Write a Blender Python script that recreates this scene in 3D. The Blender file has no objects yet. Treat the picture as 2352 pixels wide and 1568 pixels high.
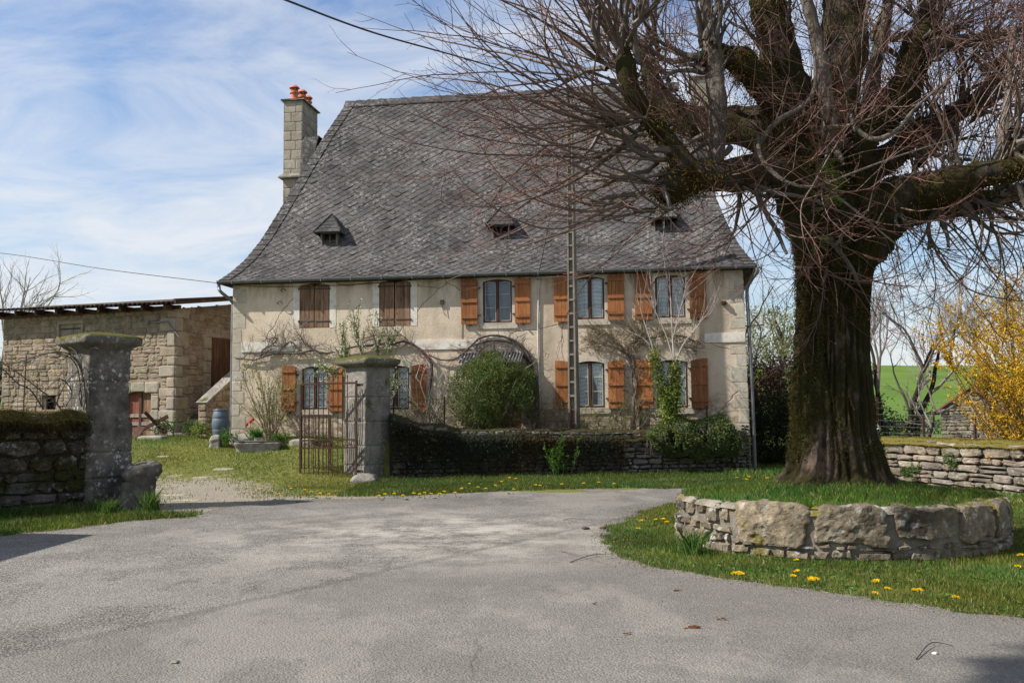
import bpy, math, random
import numpy as np
from mathutils import Vector, Matrix
from mathutils.geometry import tessellate_polygon
rng = np.random.default_rng(11)
random.seed(5)
SC = bpy.context.scene
COL = SC.collection
PI = math.pi
R_ = math.radians

# ------------------------------------------------------------------ camera
FPX, CXP, CYP = 2300.0, 1176.0, 784.0
PITCH, ROLL, EYE = math.atan(172 / 2300.0), -0.009, 1.6
RC = Matrix.Rotation(PI / 2 + PITCH, 3, 'X') @ Matrix.Rotation(ROLL, 3, 'Z')
cam_d = bpy.data.cameras.new('camera')
cam = bpy.data.objects.new('camera', cam_d)
COL.objects.link(cam)
cam.location = (0, 0, EYE)
cam.rotation_euler = RC.to_euler()
cam_d.sensor_width = 36.0
cam_d.lens = 36.0 * FPX / 2352.0
cam_d.clip_end = 6000
SC.camera = cam


def ray(px, py):
    v = RC @ Vector((px - CXP, -(py - CYP), -FPX))
    return v / v.y


def PY(px, py, Y):
    r = ray(px, py)
    return np.array((r.x * Y, Y, EYE + r.z * Y))


def PZ(px, py, z=0.0):
    r = ray(px, py)
    t = (z - EYE) / r.z
    return np.array((r.x * t, t, z))


class Fr:
    """a local frame standing on the ground: x along a wall, y into it, z up"""
    def __init__(s, x, y, deg):
        s.o = np.array((x, y, 0.0)); s.a = R_(deg)
        s.ex = np.array((math.cos(s.a), math.sin(s.a), 0)); s.ey = np.array((-math.sin(s.a), math.cos(s.a), 0))

    def pix(s, px, py, d=0.0):
        r = np.array(ray(px, py)); c = np.array((0, 0, EYE))
        t = (np.dot(s.o - c, s.ey) + d) / np.dot(r, s.ey)
        p = c + r * t
        return float(np.dot(p - s.o, s.ex)), float(p[2])

    def w(s, x, y, z):
        return s.o + s.ex * x + s.ey * y + np.array((0, 0, z))


# ------------------------------------------------------------------ noise
_T = rng.random((64, 64, 64)).astype(np.float32)


def vnoise(p):
    p = np.asarray(p, dtype=np.float64)
    i = np.floor(p).astype(int); f = p - i; f = f * f * (3 - 2 * f)
    i &= 63; j = (i + 1) & 63
    x0, y0, z0 = i[..., 0], i[..., 1], i[..., 2]; x1, y1, z1 = j[..., 0], j[..., 1], j[..., 2]
    fx, fy, fz = f[..., 0], f[..., 1], f[..., 2]
    a = _T[x0, y0, z0] * (1 - fx) + _T[x1, y0, z0] * fx
    b = _T[x0, y1, z0] * (1 - fx) + _T[x1, y1, z0] * fx
    c = _T[x0, y0, z1] * (1 - fx) + _T[x1, y0, z1] * fx
    d = _T[x0, y1, z1] * (1 - fx) + _T[x1, y1, z1] * fx
    return (a * (1 - fy) + b * fy) * (1 - fz) + (c * (1 - fy) + d * fy) * fz


def fbm(p, o=3):
    p = np.asarray(p, dtype=np.float64); s = 0; a = .5; t = 0
    for k in range(o):
        s = s + a * vnoise(p * (2 ** k) + 17.3 * k); t += a; a *= .5
    return s / t


def n2(x, y, sc=1.0, o=3, z=0.0):
    x = np.asarray(x, float); y = np.asarray(y, float)
    return fbm(np.stack([x * sc + 100, y * sc + 100, np.zeros_like(x) + z], -1), o)


# ------------------------------------------------------------------ mesh building
class MB:
    def __init__(s):
        s.v = []; s.f = []; s.c = []; s.n = 0

    def add(s, v, f, col=None, mat=0):
        v = np.asarray(v, float).reshape(-1, 3)
        if isinstance(f, list) and f and len(set(map(len, f))) > 1:
            for k in set(map(len, f)):
                s.f.append((np.array([q for q in f if len(q) == k]) + s.n, mat))
        else:
            s.f.append((np.asarray(f, int) + s.n, mat))
        if col is None: col = (1, 1, 1)
        c = np.asarray(col, float)
        if c.ndim == 1: c = np.broadcast_to(c, (len(v), 3))
        s.v.append(v); s.c.append(c); s.n += len(v)
        return s

    def box(s, x0, x1, y0, y1, z0, z1, col=None, mat=0, jit=0.0):
        v = np.array([(x, y, z) for z in (z0, z1) for y in (y0, y1) for x in (x0, x1)], float)
        if jit: v = v + rng.normal(0, jit, v.shape)
        return s.add(v, [(0, 2, 3, 1), (4, 5, 7, 6), (0, 1, 5, 4), (2, 6, 7, 3), (0, 4, 6, 2), (1, 3, 7, 5)], col, mat)

    def bar(s, a, b, w, h=None, col=None, mat=0, up=(0, 0, 1)):
        """rectangular bar from a to b"""
        h = w if h is None else h
        a = np.array(a, float); b = np.array(b, float); t = b - a; t /= np.linalg.norm(t)
        u = np.cross(t, np.array(up, float))
        if np.linalg.norm(u) < 1e-3: u = np.cross(t, (1.0, 0, 0))
        u /= np.linalg.norm(u); q = np.cross(u, t)
        v = [p + u * i * w / 2 + q * j * h / 2 for p in (a, b) for j in (-1, 1) for i in (-1, 1)]
        return s.add(v, [(0, 2, 3, 1), (4, 5, 7, 6), (0, 1, 5, 4), (2, 6, 7, 3), (0, 4, 6, 2), (1, 3, 7, 5)], col, mat)

    def prism(s, poly, y0, y1, col=None, mat=0):
        """polygon in x,z pulled from y0 to y1 (convex or star-shaped enough for tessellation)"""
        n = len(poly)
        v = [(x, y0, z) for x, z in poly] + [(x, y1, z) for x, z in poly]
        tr = tessellate_polygon([[Vector((x, z, 0)) for x, z in poly]])
        f = [tuple(t) for t in tr] + [tuple(i + n for i in t) for t in tr]
        f += [(i, (i + 1) % n, (i + 1) % n + n, i + n) for i in range(n)]
        return s.add(v, f, col, mat)

    def lathe(s, prof, c=(0, 0, 0), n=24, col=None, mat=0):
        k = len(prof); a = np.linspace(0, 2 * PI, n, endpoint=False)
        v = np.array([[(c[0] + r * math.cos(t), c[1] + r * math.sin(t), c[2] + z) for t in a] for r, z in prof]).reshape(-1, 3)
        f = [(i * n + j, i * n + (j + 1) % n, (i + 1) * n + (j + 1) % n, (i + 1) * n + j) for i in range(k - 1) for j in range(n)]
        return s.add(v, f, col, mat)

    def grid(s, P, col=None, mat=0, close=False):
        """P (m,n,3) surface"""
        m, n = P.shape[:2]
        i, j = np.meshgrid(np.arange(m - 1), np.arange(n if close else n - 1), indexing='ij')
        j2 = (j + 1) % n
        f = np.stack([i * n + j, i * n + j2, (i + 1) * n + j2, (i + 1) * n + j], -1).reshape(-1, 4)
        if col is not None:
            col = np.asarray(col, float)
            if col.ndim == 3: col = col.reshape(-1, 3)
        return s.add(P.reshape(-1, 3), f, col, mat)

    def tubes(s, P, R, n=4, col=None, mat=0):
        """P (N,K,3) polylines with radii R (N,K)"""
        P = np.asarray(P, float); N, K = P.shape[:2]
        if N == 0: return s
        R = np.broadcast_to(np.asarray(R, float), (N, K))
        T = np.gradient(P, axis=1); T /= np.linalg.norm(T, axis=2, keepdims=True) + 1e-9
        m = T.mean(1); ref = np.zeros((N, 3)); ref[np.arange(N), np.argmin(np.abs(m), 1)] = 1
        U = np.cross(T, ref[:, None, :]); U /= np.linalg.norm(U, axis=2, keepdims=True) + 1e-9
        V = np.cross(T, U)
        a = np.linspace(0, 2 * PI, n, endpoint=False)
        X = P[:, :, None, :] + R[:, :, None, None] * (U[:, :, None, :] * np.cos(a)[None, None, :, None] + V[:, :, None, :] * np.sin(a)[None, None, :, None])
        b = np.arange(N)[:, None, None] * K * n; i = np.arange(K - 1)[None, :, None] * n; j = np.arange(n)[None, None, :]; j2 = (j + 1) % n
        f = np.stack([b + i + j, b + i + j2, b + i + n + j2, b + i + n + j], -1).reshape(-1, 4)
        if col is not None:
            col = np.asarray(col, float)
            if col.ndim == 2: col = np.repeat(np.repeat(col[:, None, :], K, 1)[:, :, None, :], n, 2).reshape(-1, 3)
            elif col.ndim == 3: col = np.repeat(col[:, :, None, :], n, 2).reshape(-1, 3)
        return s.add(X.reshape(-1, 3), f, col, mat)

    def leaves(s, C, size, aspect=.5, d=None, spread=1.0, col=None, mat=0, fold=.15):
        """one small rhombus per centre"""
        C = np.asarray(C, float); N = len(C)
        if N == 0: return s
        size = np.broadcast_to(np.asarray(size, float), (N,))
        r = rng.normal(0, 1, (N, 3)); r /= np.linalg.norm(r, axis=1, keepdims=True)
        if d is not None:
            r = r * spread + np.asarray(d, float); r /= np.linalg.norm(r, axis=1, keepdims=True) + 1e-9
        q = np.cross(r, rng.normal(0, 1, (N, 3))); q /= np.linalg.norm(q, axis=1, keepdims=True) + 1e-9
        w = np.cross(r, q)
        L = size[:, None]
        v = np.stack([C - r * L / 2, C + q * L * aspect / 2 + w * L * fold, C + r * L / 2, C - q * L * aspect / 2 + w * L * fold], 1).reshape(-1, 3)
        f = np.arange(N * 4).reshape(N, 4)
        if col is not None:
            col = np.asarray(col, float)
            if col.ndim == 2: col = np.repeat(col, 4, 0)
        return s.add(v, f, col, mat)

    def build(s, name, mats, parent=None, smooth=False, loc=None):
        if not isinstance(mats, (list, tuple)): mats = [mats]
        V = np.concatenate(s.v) if s.v else np.zeros((0, 3))
        Cc = np.concatenate(s.c) if s.c else np.zeros((0, 3))
        if loc is not None: V = V - np.asarray(loc, float)
        me = bpy.data.meshes.new(name)
        me.vertices.add(len(V)); me.vertices.foreach_set('co', V.astype(np.float32).ravel())
        nl = sum(f.size for f, _ in s.f); nf = sum(len(f) for f, _ in s.f)
        me.loops.add(nl); me.loops.foreach_set('vertex_index', np.concatenate([f.ravel() for f, _ in s.f]).astype(np.int32))
        tot = np.concatenate([np.full(len(f), f.shape[1]) for f, _ in s.f])
        me.polygons.add(nf)
        me.polygons.foreach_set('loop_start', (np.cumsum(tot) - tot).astype(np.int32))
        me.polygons.foreach_set('loop_total', tot.astype(np.int32))
        me.polygons.foreach_set('material_index', np.concatenate([np.full(len(f), m) for f, m in s.f]).astype(np.int32))
        for m in mats: me.materials.append(m)
        at = me.attributes.new('col', 'FLOAT_COLOR', 'POINT')
        at.data.foreach_set('color', np.concatenate([Cc, np.ones((len(Cc), 1))], 1).astype(np.float32).ravel())
        me.update(calc_edges=True)
        me.polygons.foreach_set('use_smooth', np.full(nf, bool(smooth)))
        me.validate()
        o = bpy.data.objects.new(name, me); COL.objects.link(o)
        if loc is not None: o.location = tuple(loc)
        if parent is not None: o.parent = parent
        return o


def tag(o, label=None, cat=None, group=None, kind=None):
    if label: o['label'] = label
    if cat: o['category'] = cat
    if group: o['group'] = group
    if kind: o['kind'] = kind
    return o


def thing(name, label, cat, loc=(0, 0, 0), rz=0.0, group=None):
    o = bpy.data.objects.new(name, None); COL.objects.link(o)
    o.empty_display_size = .2
    o.location = tuple(float(c) for c in loc); o.rotation_euler = (0, 0, rz)
    return tag(o, label, cat, group)


def structure(o, kind='structure'):
    o['kind'] = kind
    return o


def resample(pts, K):
    """smooth curve through points (m,3) -> (K,3), Catmull-Rom"""
    p = np.asarray(pts, float)
    if len(p) == 2: return p[0] + (p[1] - p[0]) * np.linspace(0, 1, K)[:, None]
    q = np.vstack([2 * p[0] - p[1], p, 2 * p[-1] - p[-2]])
    t = np.linspace(0, len(p) - 1 - 1e-6, K); i = t.astype(int); f = (t - i)[:, None]
    a, b, c, d = q[i], q[i + 1], q[i + 2], q[i + 3]
    return .5 * (2 * b + (c - a) * f + (2 * a - 5 * b + 4 * c - d) * f ** 2 + (3 * b - a - 3 * c + d) * f ** 3)


def unit(v):
    v = np.asarray(v, float)
    return v / (np.linalg.norm(v, axis=-1, keepdims=True) + 1e-9)


def grow(S, Dr, L, K=8, trop=(0, 0, .1), wob=.12):
    """polylines from starts S along Dr, length L, bending by trop"""
    S = np.asarray(S, float); N = len(S); d = unit(Dr); P = np.zeros((N, K, 3)); P[:, 0] = S
    st = (np.asarray(L, float) / (K - 1)) * np.ones(N)
    tr = np.asarray(trop, float)
    for k in range(1, K):
        d = unit(d + tr + rng.normal(0, wob, (N, 3)))
        P[:, k] = P[:, k - 1] + d * st[:, None]
    return P


def offspring(P, n, tmin=.15, tmax=1.0, ang=.7, rel=None):
    """n random children of polylines P: starts, directions, parent index, t"""
    N, K = P.shape[:2]
    idx = rng.integers(0, N, n); t = rng.uniform(tmin, tmax, n) * (K - 1) * .9999
    i = t.astype(int); f = (t - i)[:, None]
    a, b = P[idx, i], P[idx, np.minimum(i + 1, K - 1)]
    S = a + (b - a) * f
    d = unit(b - a); r = rng.normal(0, 1, (n, 3)); r = unit(r - d * (r * d).sum(1, keepdims=True))
    an = (ang * rng.uniform(.6, 1.3, n))[:, None]
    return S, d * np.cos(an) + r * np.sin(an), idx, t / (K - 1)


def taper(N, K, r0, r1, p=1.0):
    t = np.linspace(0, 1, K) ** p
    r0 = np.asarray(r0, float) * np.ones(N); r1 = np.asarray(r1, float) * np.ones(N)
    return r0[:, None] * (1 - t) + r1[:, None] * t


# ------------------------------------------------------------------ masonry
def course_rects(L, z0, z1, hr, lr, top=None, bot=None, holes=(), rs=None):
    out = []; z = z0
    while z < z1 - .02:
        h = random.uniform(*hr)
        if z + h > z1 - hr[0] * .6: h = z1 - z
        s = -random.uniform(0, lr[0])
        while s < L - .01:
            l = random.uniform(*lr) * (1.0 if h < hr[1] * .75 else 1.15)
            a, b = max(s, 0), min(s + l, L); za, zb = z, z + h
            s += l
            if L - b < lr[0] * .5: b = L; s = L + 1
            if b - a < .04: continue
            m = (a + b) / 2
            if top is not None:
                tt = min(top(a), top(b), top(m))
                if za > tt - .03: continue
                zb = min(zb, tt)
            if bot is not None and zb < bot(m): continue
            ok = True
            for (ha, hb, hz0, hz1) in holes:
                if zb > hz0 + .02 and za < hz1 - .02 and b > ha and a < hb:
                    if zb - hz0 < .5 * (zb - za) and za < hz0: zb = min(zb, hz0); continue
                    if hz1 - za < .5 * (zb - za) and zb > hz1: za = max(za, hz1); continue
                    if a < ha - .03: b = min(b, ha)
                    elif b > hb + .03: a = max(a, hb)
                    else: ok = False; break
            if not ok or b - a < .04 or zb - za < .03: continue
            # now and then two thin stones instead of one
            if (zb - za) > hr[0] * 1.7 and random.random() < .3:
                q = za + (zb - za) * random.uniform(.4, .6)
                out.append((a, b, za, q)); out.append((a, b, q, zb))
            else: out.append((a, b, za, zb))
        z += h
    return np.array(out)


def stones(mb, rects, fmap, gap=.02, bulge=.04, rough=.012, base=(1, 1, 1), var=.18, hue=.05, sink=.0, rc=.3, mat=0):
    """every rect becomes a rounded stone standing out of the surface fmap(s,z,off)"""
    a, b, z0, z1 = rects.T; N = len(a)
    w = b - a - gap; h = z1 - z0 - gap
    cx = (a + b) / 2; cz = (z0 + z1) / 2
    k = np.minimum(w, h) * rc
    # outline with 8 points + mid points = 12
    ux = np.array([-1, -1, -1, 0, 1, 1, 1, 1, 1, 0, -1, -1.0]); uz = np.array([0, 1, 1, 1, 1, 1, 0, -1, -1, -1, -1, -1.0])
    cxm = np.array([0, 0, 1, 0, -1, 0, 0, 0, -1, 0, 1, 0.]); czm = np.array([0, -1, 0, 0, 0, -1, 0, 1, 0, 0, 0, 1.])
    X = cx[:, None] + ux * w[:, None] / 2 + cxm * k[:, None]
    Z = cz[:, None] + uz * h[:, None] / 2 + czm * k[:, None]
    X += rng.normal(0, rough, X.shape); Z += rng.normal(0, rough * .8, Z.shape)
    bu = bulge * rng.uniform(.45, 1.25, N)
    rings = []
    for sc_, off in ((1.0, -.03), (.97, .45), (.82, .9), (.45, 1.0)):
        XX = cx[:, None] + (X - cx[:, None]) * sc_; ZZ = cz[:, None] + (Z - cz[:, None]) * sc_
        O = (off * bu)[:, None] + rng.normal(0, rough * .35, X.shape) * (1 if off > 0 else 0) if off > 0 else np.full(X.shape, -sink - .02)
        rings.append((XX, ZZ, O))
    XX = np.stack([r[0] for r in rings], 1); ZZ = np.stack([r[1] for r in rings], 1); O = np.stack([r[2] for r in rings], 1)
    P = fmap(XX, ZZ, O)      # (N,4,12,3)
    n = 12
    bb = np.arange(N)[:, None, None] * 48; i = np.arange(3)[None, :, None] * n; j = np.arange(n)[None, None, :]; j2 = (j + 1) % n
    f = np.stack([bb + i + j, bb + i + j2, bb + i + n + j2, bb + i + n + j], -1).reshape(-1, 4)
    cap = np.arange(N)[:, None] * 48 + 36 + np.arange(n)[None, :]
    g = 1 + rng.normal(0, var, N)
    c = np.stack([g * (1 + rng.normal(0, hue, N)), g, g * (1 - rng.normal(0, hue, N) * 1.2)], -1) * np.array(base)
    c = np.clip(np.repeat(c, 48, 0), 0.02, 3)
    mb.add(P.reshape(-1, 3), f, c, mat)
    nn = mb.n - len(P.reshape(-1, 3))
    mb.f.append((cap + nn, mat))
    return mb


def plane_map(o, ex, n):
    o = np.array(o, float); ex = np.array(ex, float); n = np.array(n, float)
    return lambda s, z, off: o + s[..., None] * ex + z[..., None] * np.array((0, 0, 1.0)) + off[..., None] * n
# ------------------------------------------------------------------ materials
class NT:
    def __init__(s, name):
        s.m = bpy.data.materials.new(name); s.m.use_nodes = True
        s.t = s.m.node_tree; s.t.nodes.clear()
        s.out = s.t.nodes.new('ShaderNodeOutputMaterial')
        s._tc = None

    def n(s, typ, ins=None, **kw):
        nd = s.t.nodes.new(typ)
        for k, v in kw.items(): setattr(nd, k, v)
        for k, v in (ins or {}).items(): s.set(nd.inputs[k], v)
        return nd

    def set(s, sock, v):
        if isinstance(v, bpy.types.NodeSocket): s.t.links.new(v, sock)
        elif isinstance(v, (tuple, list)) and len(v) == 3 and sock.type == 'RGBA': sock.default_value = (*v, 1)
        else: sock.default_value = v

    def co(s, kind='Object'):
        if s._tc is None: s._tc = s.n('ShaderNodeTexCoord')
        return s._tc.outputs[kind]

    def noise(s, scale, detail=4, rough=.6, vec=None, dist=0.0, out='Fac'):
        nd = s.n('ShaderNodeTexNoise', {'Vector': vec if vec is not None else s.co(), 'Scale': scale, 'Detail': detail, 'Roughness': rough, 'Distortion': dist})
        return nd.outputs[out]

    def voro(s, scale, feature='F1', vec=None, out='Distance', rnd=1.0):
        nd = s.n('ShaderNodeTexVoronoi', {'Vector': vec if vec is not None else s.co(), 'Scale': scale, 'Randomness': rnd}, feature=feature)
        return nd.outputs[out]

    def mapping(s, vec, scale=(1, 1, 1), rot=(0, 0, 0), loc=(0, 0, 0)):
        return s.n('ShaderNodeMapping', {'Vector': vec, 'Scale': scale, 'Rotation': rot, 'Location': loc}).outputs[0]

    def ramp(s, fac, stops, interp='LINEAR'):
        nd = s.n('ShaderNodeValToRGB', {'Fac': fac}); cr = nd.color_ramp; cr.interpolation = interp
        while len(cr.elements) < len(stops): cr.elements.new(.5)
        for e, (p, c) in zip(cr.elements, stops):
            e.position = p; e.color = (*c, 1) if isinstance(c, (tuple, list)) else (c, c, c, 1)
        return nd.outputs['Color']

    def mix(s, fac, a, b, mode='MIX'):
        nd = s.n('ShaderNodeMix', data_type='RGBA', blend_type=mode)
        s.set(nd.inputs[0], fac); s.set(nd.inputs[6], a); s.set(nd.inputs[7], b)
        return nd.outputs[2]

    def math(s, op, a, b=0.0, c=0.0):
        nd = s.n('ShaderNodeMath', operation=op); s.set(nd.inputs[0], a); s.set(nd.inputs[1], b); s.set(nd.inputs[2], c)
        return nd.outputs[0]

    def attr(s, name='col', out='Color'):
        return s.n('ShaderNodeAttribute', attribute_name=name).outputs[out]

    def bump(s, h, dist=.01, strength=1.0, nrm=None):
        i = {'Height': h, 'Distance': dist, 'Strength': strength}
        if nrm is not None: i['Normal'] = nrm
        return s.n('ShaderNodeBump', i).outputs[0]

    def pbr(s, col, rough=.85, nrm=None, metal=0.0, spec=.3, **kw):
        i = {'Base Color': col, 'Roughness': rough, 'Metallic': metal, 'Specular IOR Level': spec}
        if nrm is not None: i['Normal'] = nrm
        i.update(kw)
        b = s.n('ShaderNodeBsdfPrincipled', i)
        s.t.links.new(b.outputs[0], s.out.inputs[0])
        return s.m


def stone_mat(name, dark, light, lichen=.0, lich_col=(.62, .62, .58), dirt=.0, moss=.0, moss_col=(.07, .065, .012), bump=.012, sc=1.0, upmoss=False, spots=9.0):
    t = NT(name)
    n1 = t.noise(3.1 * sc, 6, .65); n3 = t.noise(38 * sc, 5, .7)
    c = t.ramp(n1, [(.3, dark), (.7, light)])
    c = t.mix(.8, c, t.attr(), 'MULTIPLY')
    c = t.mix(.55, c, t.ramp(n3, [(.25, .45), (.75, 1.35)]), 'MULTIPLY')
    if dirt:
        d = t.ramp(t.noise(1.3 * sc, 5, .7, vec=t.mapping(t.co(), (1, 1, .6), loc=(5, 3, 1))), [(.48, 0.), (.68, dirt)])
        c = t.mix(d, c, (.045, .04, .032))
    if lichen:
        w = t.noise(9 * sc, 5, .7, out='Color'); v = t.mix(.14, t.co(), w, 'ADD')
        l1 = t.ramp(t.voro(spots * sc, vec=v), [(.22, 1.0), (.34, 0.)]); l2 = t.ramp(t.noise(1.6 * sc, 4, .6, vec=t.mapping(t.co(), loc=(9, 1, 4))), [(.42, 0.), (.62, 1.)])
        l3 = t.ramp(t.noise(14 * sc, 6, .75, vec=t.mapping(t.co(), loc=(2, 7, 4))), [(.57, 0.), (.63, 1.0)])
        lf = t.math('MAXIMUM', t.math('MULTIPLY', l1, l2), t.math('MULTIPLY', l3, l2)); lf = t.math('MULTIPLY', lf, lichen)
        c = t.mix(lf, c, t.mix(t.noise(50, 3), lich_col, tuple(q * .6 for q in lich_col)))
    if moss:
        mf = t.noise(2.2 * sc, 5, .7, vec=t.mapping(t.co(), loc=(1, 8, 3)))
        if upmoss:
            nz = t.n('ShaderNodeSeparateXYZ', {0: t.n('ShaderNodeNewGeometry').outputs['Normal']}).outputs[2]
            mf = t.math('ADD', mf, t.math('MULTIPLY', nz, .22))
        m = t.ramp(mf, [(.62 - moss * .25, 0.), (.70 - moss * .25, 1.)])
        mc = t.mix(t.noise(30, 4, .7), tuple(q * .45 for q in moss_col), tuple(q * 1.7 for q in moss_col))
        c = t.mix(m, c, mc)
    h = t.math('ADD', t.math('MULTIPLY', n3, .6), t.math('ADD', n1, t.math('MULTIPLY', t.noise(110 * sc, 4, .7), .25)))
    return t.pbr(c, .92, t.bump(h, bump, .9), spec=.15)


def leaf_mat(name, col, trans=.35, rough=.55, vary=.5):
    t = NT(name)
    c = t.mix(1.0, col, t.attr(), 'MULTIPLY')
    b = t.n('ShaderNodeBsdfPrincipled', {'Base Color': c, 'Roughness': rough, 'Specular IOR Level': .25})
    tr = t.n('ShaderNodeBsdfTranslucent', {'Color': c})
    m = t.n('ShaderNodeMixShader', {0: trans, 1: b.outputs[0], 2: tr.outputs[0]})
    t.t.links.new(m.outputs[0], t.out.inputs[0])
    return t.m


def wood_mat(name, a, b, sc=1.0, bump=.004, rough=.7, knots=False, scale=(22, 22, 1.6)):
    t = NT(name)
    v = t.mapping(t.co(), tuple(q * sc for q in scale))
    g = t.noise(1.0, 7, .65, vec=v, dist=.6); g2 = t.noise(2.2, 4, .6)
    c = t.ramp(g, [(.3, a), (.72, b)])
    c = t.mix(.5, c, t.ramp(g2, [(.3, .55), (.7, 1.25)]), 'MULTIPLY')
    c = t.mix(1.0, c, t.attr(), 'MULTIPLY')
    if knots:
        k = t.ramp(t.voro(3.5, vec=t.mapping(t.co(), (1, 1, .55))), [(.03, 1.), (.1, 0.)])
        c = t.mix(k, c, tuple(q * .35 for q in a))
    return t.pbr(c, rough, t.bump(g, bump, .8), spec=.3)


M = {}
M['barn_stone'] = stone_mat('barn_stone', (.165, .128, .092), (.335, .275, .205), lichen=.35, bump=.015, lich_col=(.5, .47, .4))
M['barn_mortar'] = stone_mat('barn_mortar', (.17, .125, .075), (.25, .19, .12))
M['barn_dressed'] = stone_mat('barn_dressed', (.23, .195, .145), (.37, .32, .25), bump=.01, lichen=.1)
M['pillar_stone'] = stone_mat('pillar_stone', (.075, .067, .056), (.25, .225, .19), lichen=1.0, dirt=.9, bump=.02, lich_col=(.60, .60, .56), spots=8)
M['pillar_grey'] = stone_mat('pillar_grey', (.14, .13, .115), (.29, .265, .23), lichen=.6, dirt=.5, bump=.02, lich_col=(.5, .5, .46), moss=.1, spots=10)
M['cap_stone'] = stone_mat('cap_stone', (.09, .085, .07), (.24, .22, .18), lichen=.75, dirt=.6, moss=.34, bump=.02, upmoss=True)
M['wall_dark'] = stone_mat('wall_dark', (.04, .034, .028), (.15, .13, .11), lichen=.6, dirt=.9, moss=.5, moss_col=(.035, .035, .01), bump=.02)
M['wall_rubble'] = stone_mat('wall_rubble', (.09, .08, .065), (.24, .215, .18), lichen=.45, dirt=.55, moss=.18, moss_col=(.04, .045, .012), bump=.018)
M['dry_stone'] = stone_mat('dry_stone', (.13, .105, .08), (.33, .28, .22), lichen=.35, dirt=.6, moss=.2, moss_col=(.10, .085, .015), bump=.018)
M['ring_stone'] = stone_mat('ring_stone', (.095, .075, .052), (.36, .30, .22), lichen=.75, dirt=.95, moss=.15, moss_col=(.12, .1, .02), bump=.035, spots=7)
M['ring_top'] = stone_mat('ring_top', (.13, .115, .09), (.34, .305, .25), lichen=.5, dirt=.6, moss=.5, moss_col=(.13, .105, .018), bump=.02)
M['mortar_dark'] = stone_mat('mortar_dark', (.03, .027, .02), (.06, .052, .042))
M['mortar_pale'] = stone_mat('mortar_pale', (.15, .13, .105), (.34, .30, .25), bump=.04, dirt=.5)
M['house_stone'] = stone_mat('house_stone', (.38, .335, .265), (.54, .48, .39), lichen=.12, bump=.008)
M['chimney_stone'] = stone_mat('chimney_stone', (.24, .21, .165), (.38, .345, .28), lichen=.1, bump=.01)
M['trough_stone'] = stone_mat('trough_stone', (.20, .18, .15), (.36, .33, .28), lichen=.3, dirt=.5, moss=.1)

# lime plaster with stains, cracks and patches where the stone shows
t = NT('lime_plaster')
big = t.noise(.55, 5, .6); mid = t.noise(2.6, 6, .7, vec=t.mapping(t.co(), loc=(3, 3, 3))); fine = t.noise(26, 5, .75)
c = t.ramp(big, [(.32, (.48, .385, .285)), (.55, (.60, .50, .385)), (.75, (.64, .56, .455))])
c = t.mix(.5, c, t.ramp(mid, [(.25, .7), (.7, 1.12)]), 'MULTIPLY')
streak = t.ramp(t.noise(1.0, 5, .65, vec=t.mapping(t.co(), (1.7, 1, .35), loc=(0, 0, 8))), [(.48, 0.), (.70, .85)])
zz = t.n('ShaderNodeSeparateXYZ', {0: t.co()}).outputs[2]
topm = t.ramp(t.math('MULTIPLY', zz, .1), [(.50, 0.), (.555, 1.)])
c = t.mix(t.math('MULTIPLY', streak, t.math('ADD', .55, topm)), c, (.21, .17, .115))
low = t.ramp(t.math('MULTIPLY', t.math('ADD', zz, t.math('MULTIPLY', mid, 1.1)), .1), [(.235, 1.), (.27, 0.)])
rub = t.ramp(t.voro(3.4, feature='DISTANCE_TO_EDGE', vec=t.mapping(t.mix(.09, t.co(), t.noise(3, 2, out='Color'), 'ADD'), (1, 1, 1.9))), [(.0, (.20, .15, .10)), (.07, (.36, .29, .2)), (.3, (.50, .42, .31))])
patch = t.ramp(t.noise(1.15, 5, .65, vec=t.mapping(t.co(), loc=(31, 2, 9))), [(.665, 0.), (.68, 1.)])
exf = t.math('MAXIMUM', t.math('MULTIPLY', low, .85), t.math('MULTIPLY', patch, .8))
c = t.mix(exf, c, rub)
crk = t.ramp(t.voro(.2, feature='DISTANCE_TO_EDGE', vec=t.mix(.35, t.co(), t.noise(1.4, 5, .6, out='Color'), 'ADD')), [(.0, 1.), (.0035, 0.)])
c = t.mix(t.math('MULTIPLY', crk, .7), c, (.14, .11, .08))
h = t.math('ADD', t.math('MULTIPLY', fine, .8), t.math('ADD', t.math('MULTIPLY', mid, 1.3), t.math('MULTIPLY', exf, -.9)))
h = t.math('SUBTRACT', h, crk)
M['plaster'] = t.pbr(c, .95, t.bump(h, .016, .8), spec=.1)

t = NT('pale_plaster')
c = t.ramp(t.noise(4, 6, .7), [(.36, (.42, .37, .29)), (.5, (.62, .58, .51)), (.7, (.70, .67, .61))])
M['pale'] = t.pbr(c, .95, t.bump(t.noise(26, 5, .7), .008, .7), spec=.1)
t = NT('warm_plaster')
c = t.ramp(t.noise(3, 6, .7), [(.3, (.43, .385, .30)), (.7, (.58, .53, .44))])
M['surround'] = t.pbr(c, .95, t.bump(t.noise(26, 5, .7), .01, .7), spec=.1)

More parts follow.
